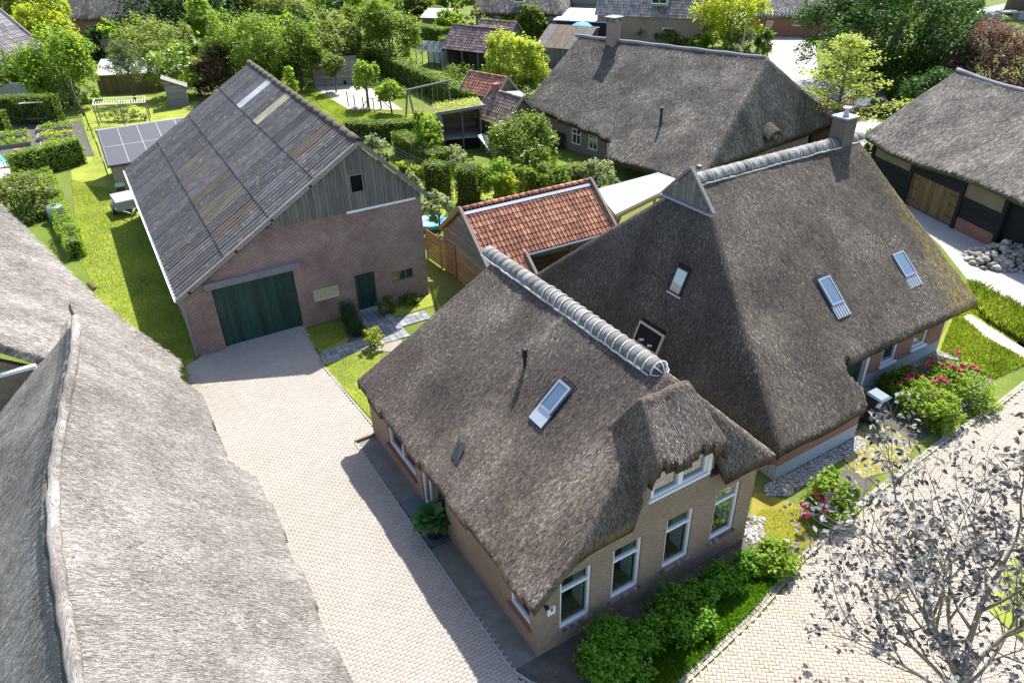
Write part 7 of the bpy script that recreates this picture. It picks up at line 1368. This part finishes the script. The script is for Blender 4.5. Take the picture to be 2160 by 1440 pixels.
T = thing('grey_roof_shed', 'grey-roofed shed at the top beside the glass-roofed one', 'shed', P(722, 16), -10); m = MB(); m.box(0, 8, 0, 4, 0, 2.0); m.obj('walls', M['wood_brown'], T); m = MB(); m.bar((4, -.3, 2.05), (4, 4.2, 2.6), 8.6, .08); m.obj('roof', M['blue_roof'], T)
# picnic slabs and trunk, top right
T = thing('stone_bench', 'pale stone table between two blocks under the tree, top right', 'bench', P(2120, 42), 5); m = MB(); m.box(-1.2, 1.2, -.8, .8, .9, 1.1); m.obj('table_slab', M['flat_roof'], T)
for x in (-3.0, 1.4): m = MB(); m.box(x, x + 1.9, -.6, .6, 0, .9); m.obj('block', M['concrete'], T)
T = thing('old_tree', 'massive dark tree trunk at the top right edge', 'tree', P(2142, 30)); m = MB(); m.tube([(0, 0, 0), (.1, 0, 3), (.2, 0, 9)], [1.7, 1.4, 1.2], 12); m.obj('trunk', M['bark'], T, True); r = np.random.default_rng(4); p, nn, rn = cloud([(0, 0, 13, 7, 7, 3), (4, 0, 12, 5, 5, 3)], 5000, r); leaf_mesh('crown', p, nn, .5, M['leaf_dark'], T, r, rn, kind='stuff')
# parked cars half hidden behind the maple
def car(label, loc, az, paint, group=None):
    T = thing('parked_car', label, 'car', loc, az, group); pr = [(-2.1, .35), (2.1, .35), (2.15, .7), (1.9, .85), (1.0, .95), (.45, 1.42), (-1.1, 1.45), (-1.75, 1.0), (-2.1, .9)]; m = MB(); n = len(pr)
    for y, ins in ((-.86, 0), (-.62, 1), (.62, 1), (.86, 0)): pass
    m.prism(pr[:5] + [(-1.75, 1.0), (-2.1, .9)], 1, -.86, .86); m.obj('body', paint, T); m = MB(); m.add([(1.0, -.8, .93), (1.0, .8, .93), (-1.8, .8, .98), (-1.8, -.8, .98), (.45, -.6, 1.42), (.45, .6, 1.42), (-1.15, .6, 1.45), (-1.15, -.6, 1.45)], [(0, 1, 5, 4), (1, 2, 6, 5), (2, 3, 7, 6), (3, 0, 4, 7)]); m.obj('window', M['glass_sky'], T); m = MB(); m.box(-1.14, .44, -.6, .6, 1.42, 1.47); m.obj('roof', paint, T)
    for x in (-1.3, 1.3):
        for s_ in (-1, 1): m = MB(); m.tube([(x, s_ * .7, .32), (x, s_ * .9, .32)], .32, 14); w_ = m.obj('wheel', M['dark_metal'], T); m = MB(); m.tube([(x, s_ * .89, .32), (x, s_ * .91, .32)], .2, 10); m.obj('rim', M['alu'], w_)
    for s_ in (-.6, .6): m = MB(); m.box(2.1, 2.17, s_ - .15, s_ + .15, .62, .76); m.obj('headlight', M['glass'], T)
M['car_grey'] = m_plain('car_paint_grey', (0.14, 0.17, 0.20), 0.25, 0.04, spec=.6); M['car_dark'] = m_plain('car_paint_dark', (0.03, 0.035, 0.045), 0.25, 0.04, spec=.6)
car('blue-grey car parked behind the lime green maple', P(1810, 215), 25, M['car_grey']); car('dark car parked nearest the street behind the maple', P(1838, 240), 25, M['car_dark'])
T = thing('small_outbuilding', 'small tiled roof between the farmhouse and the chimney', 'shed', P(1705, 305), -30); f10 = lambda s: (-.2 + 1.6 * s, 1.9 + 1.3 * s); pantiles(T, 0, 2.6, f10, 0, 1, 6, 11, M['tile_purple'], 1); m = MB(); m.box(.1, 2.5, 0, 2.8, 0, 1.9); m.obj('walls', M['brick_h2'], T)
M['striped'] = m_plain('red_white_pole', (0.55, 0.35, 0.32), 0.6, 0.3, 6.0); m = MB(); m.tube([(0, 0, 0), (0, 0, 4.6)], .07, 8); tag(m.obj('sign_pole', M['striped']), 'thin pinkish pole behind the farmhouse ridge', 'pole').location = P(1562, 135)

# ================================================================ PURPLE TREE in the right foreground
r = np.random.default_rng(2024); base = np.array([9.95, 9.9, 0.0]); T = thing('purple_tree', 'open-crowned tree with large dark purple leaves in the right foreground', 'tree', base); T.scale = (.93, .93, .9); m = MB(); m.tube([(0, 0, 0), (.02, .02, 1.2), (.0, .05, 2.2)], [.14, .115, .10], 10); tw = MB(); tips = []
def grow(st, d, L, rad, lvl):
    n = 4; pts = [np.array(st)]; d = d / np.linalg.norm(d)
    for i in range(n): d = d + r.normal(0, .15, 3) + np.array([0, 0, .09]); d /= np.linalg.norm(d); pts.append(pts[-1] + d * L / n)
    rs = [rad * (1 - .55 * i / n) for i in range(n + 1)]; (m if lvl < 2 else tw).tube(pts, rs, 7 if lvl < 2 else 4)
    if lvl >= 3: tips.extend([(pts[-1], d), (pts[2], d)]); return
    kids = {0: 5, 1: 3, 2: 2}[lvl]
    for k in range(kids):
        f = min(.99, (.3 if lvl == 0 else .4) + .66 * (k + r.random() * .6) / kids); i = min(n - 1, int(f * n)); b = pts[i] + (pts[i + 1] - pts[i]) * (f * n - i if f * n - i <= 1 else 1); a = r.normal(size=3); s_ = np.cross(d, a); s_ /= np.linalg.norm(s_) + 1e-9; nd = d * .78 + s_ * r.uniform(.5, .95) + np.array([0, 0, .12]); grow(b, nd, L * r.uniform(.48, .66), rs[i] * .62, lvl + 1)
    grow(pts[-1], d + r.normal(0, .15, 3), L * .55, rs[-1] * .85, lvl + 1)
for az, el, L, z0, rd in ((158, 24, 3.3, 1.75, .06), (118, 42, 3.9, 2.1, .075), (72, 55, 4.0, 2.2, .085), (38, 38, 3.6, 2.0, .065), (178, 14, 2.9, 1.6, .05), (140, 58, 3.4, 2.2, .06), (92, 32, 3.7, 1.9, .06), (12, 30, 3.0, 1.8, .05), (230, 30, 2.2, 1.9, .045)):
    a, e = math.radians(az), math.radians(el); grow((0, .03, z0), np.array([math.cos(a) * math.cos(e), math.sin(a) * math.cos(e), math.sin(e)]), L, rd, 0)
m.obj('trunk', M['bark_pale'], T, True); tw.obj('twigs', M['bark_pale'], T)
P_, N_, R_ = [], [], []
for tp, d in tips:
    if r.random() < .46: continue
    k = r.integers(3, 7); q = tp + r.normal(size=(k, 3)) * np.array([.13, .13, .07]) - np.array([0, 0, .04]); P_.append(q); N_.append(np.array([0, 0, .9]) + r.normal(size=(k, 3)) * .55); R_.append(r.random(k))
P_, N_, R_ = np.concatenate(P_), np.concatenate(N_), np.concatenate(R_); wp = P_ * np.array([.93, .93, .9]) + base; dep = (wp - np.array([0, 0, CAM_H])) @ _fw; sx = 1080 + 1559.7 * ((wp - np.array([0, 0, CAM_H])) @ _rt) / dep; sy = 720 - 1559.7 * ((wp - np.array([0, 0, CAM_H])) @ _up) / dep
vis = (sx > 0) & (sx < 2150) & (sy > 0) & (sy < 1435); order = np.argsort(np.where(vis, dep, 1e5)); big, rest = order[:300], order[300:]
leaf_mesh('leaves', P_[rest], N_[rest], .185, M['leaf_bronze'], T, r, R_[rest], .55, kind='stuff', fine=True)
for b in big: leaf_mesh('leaf', P_[b:b + 1], N_[b:b + 1], .185, M['leaf_bronze'], T, r, R_[b:b + 1], .55, fine=True)
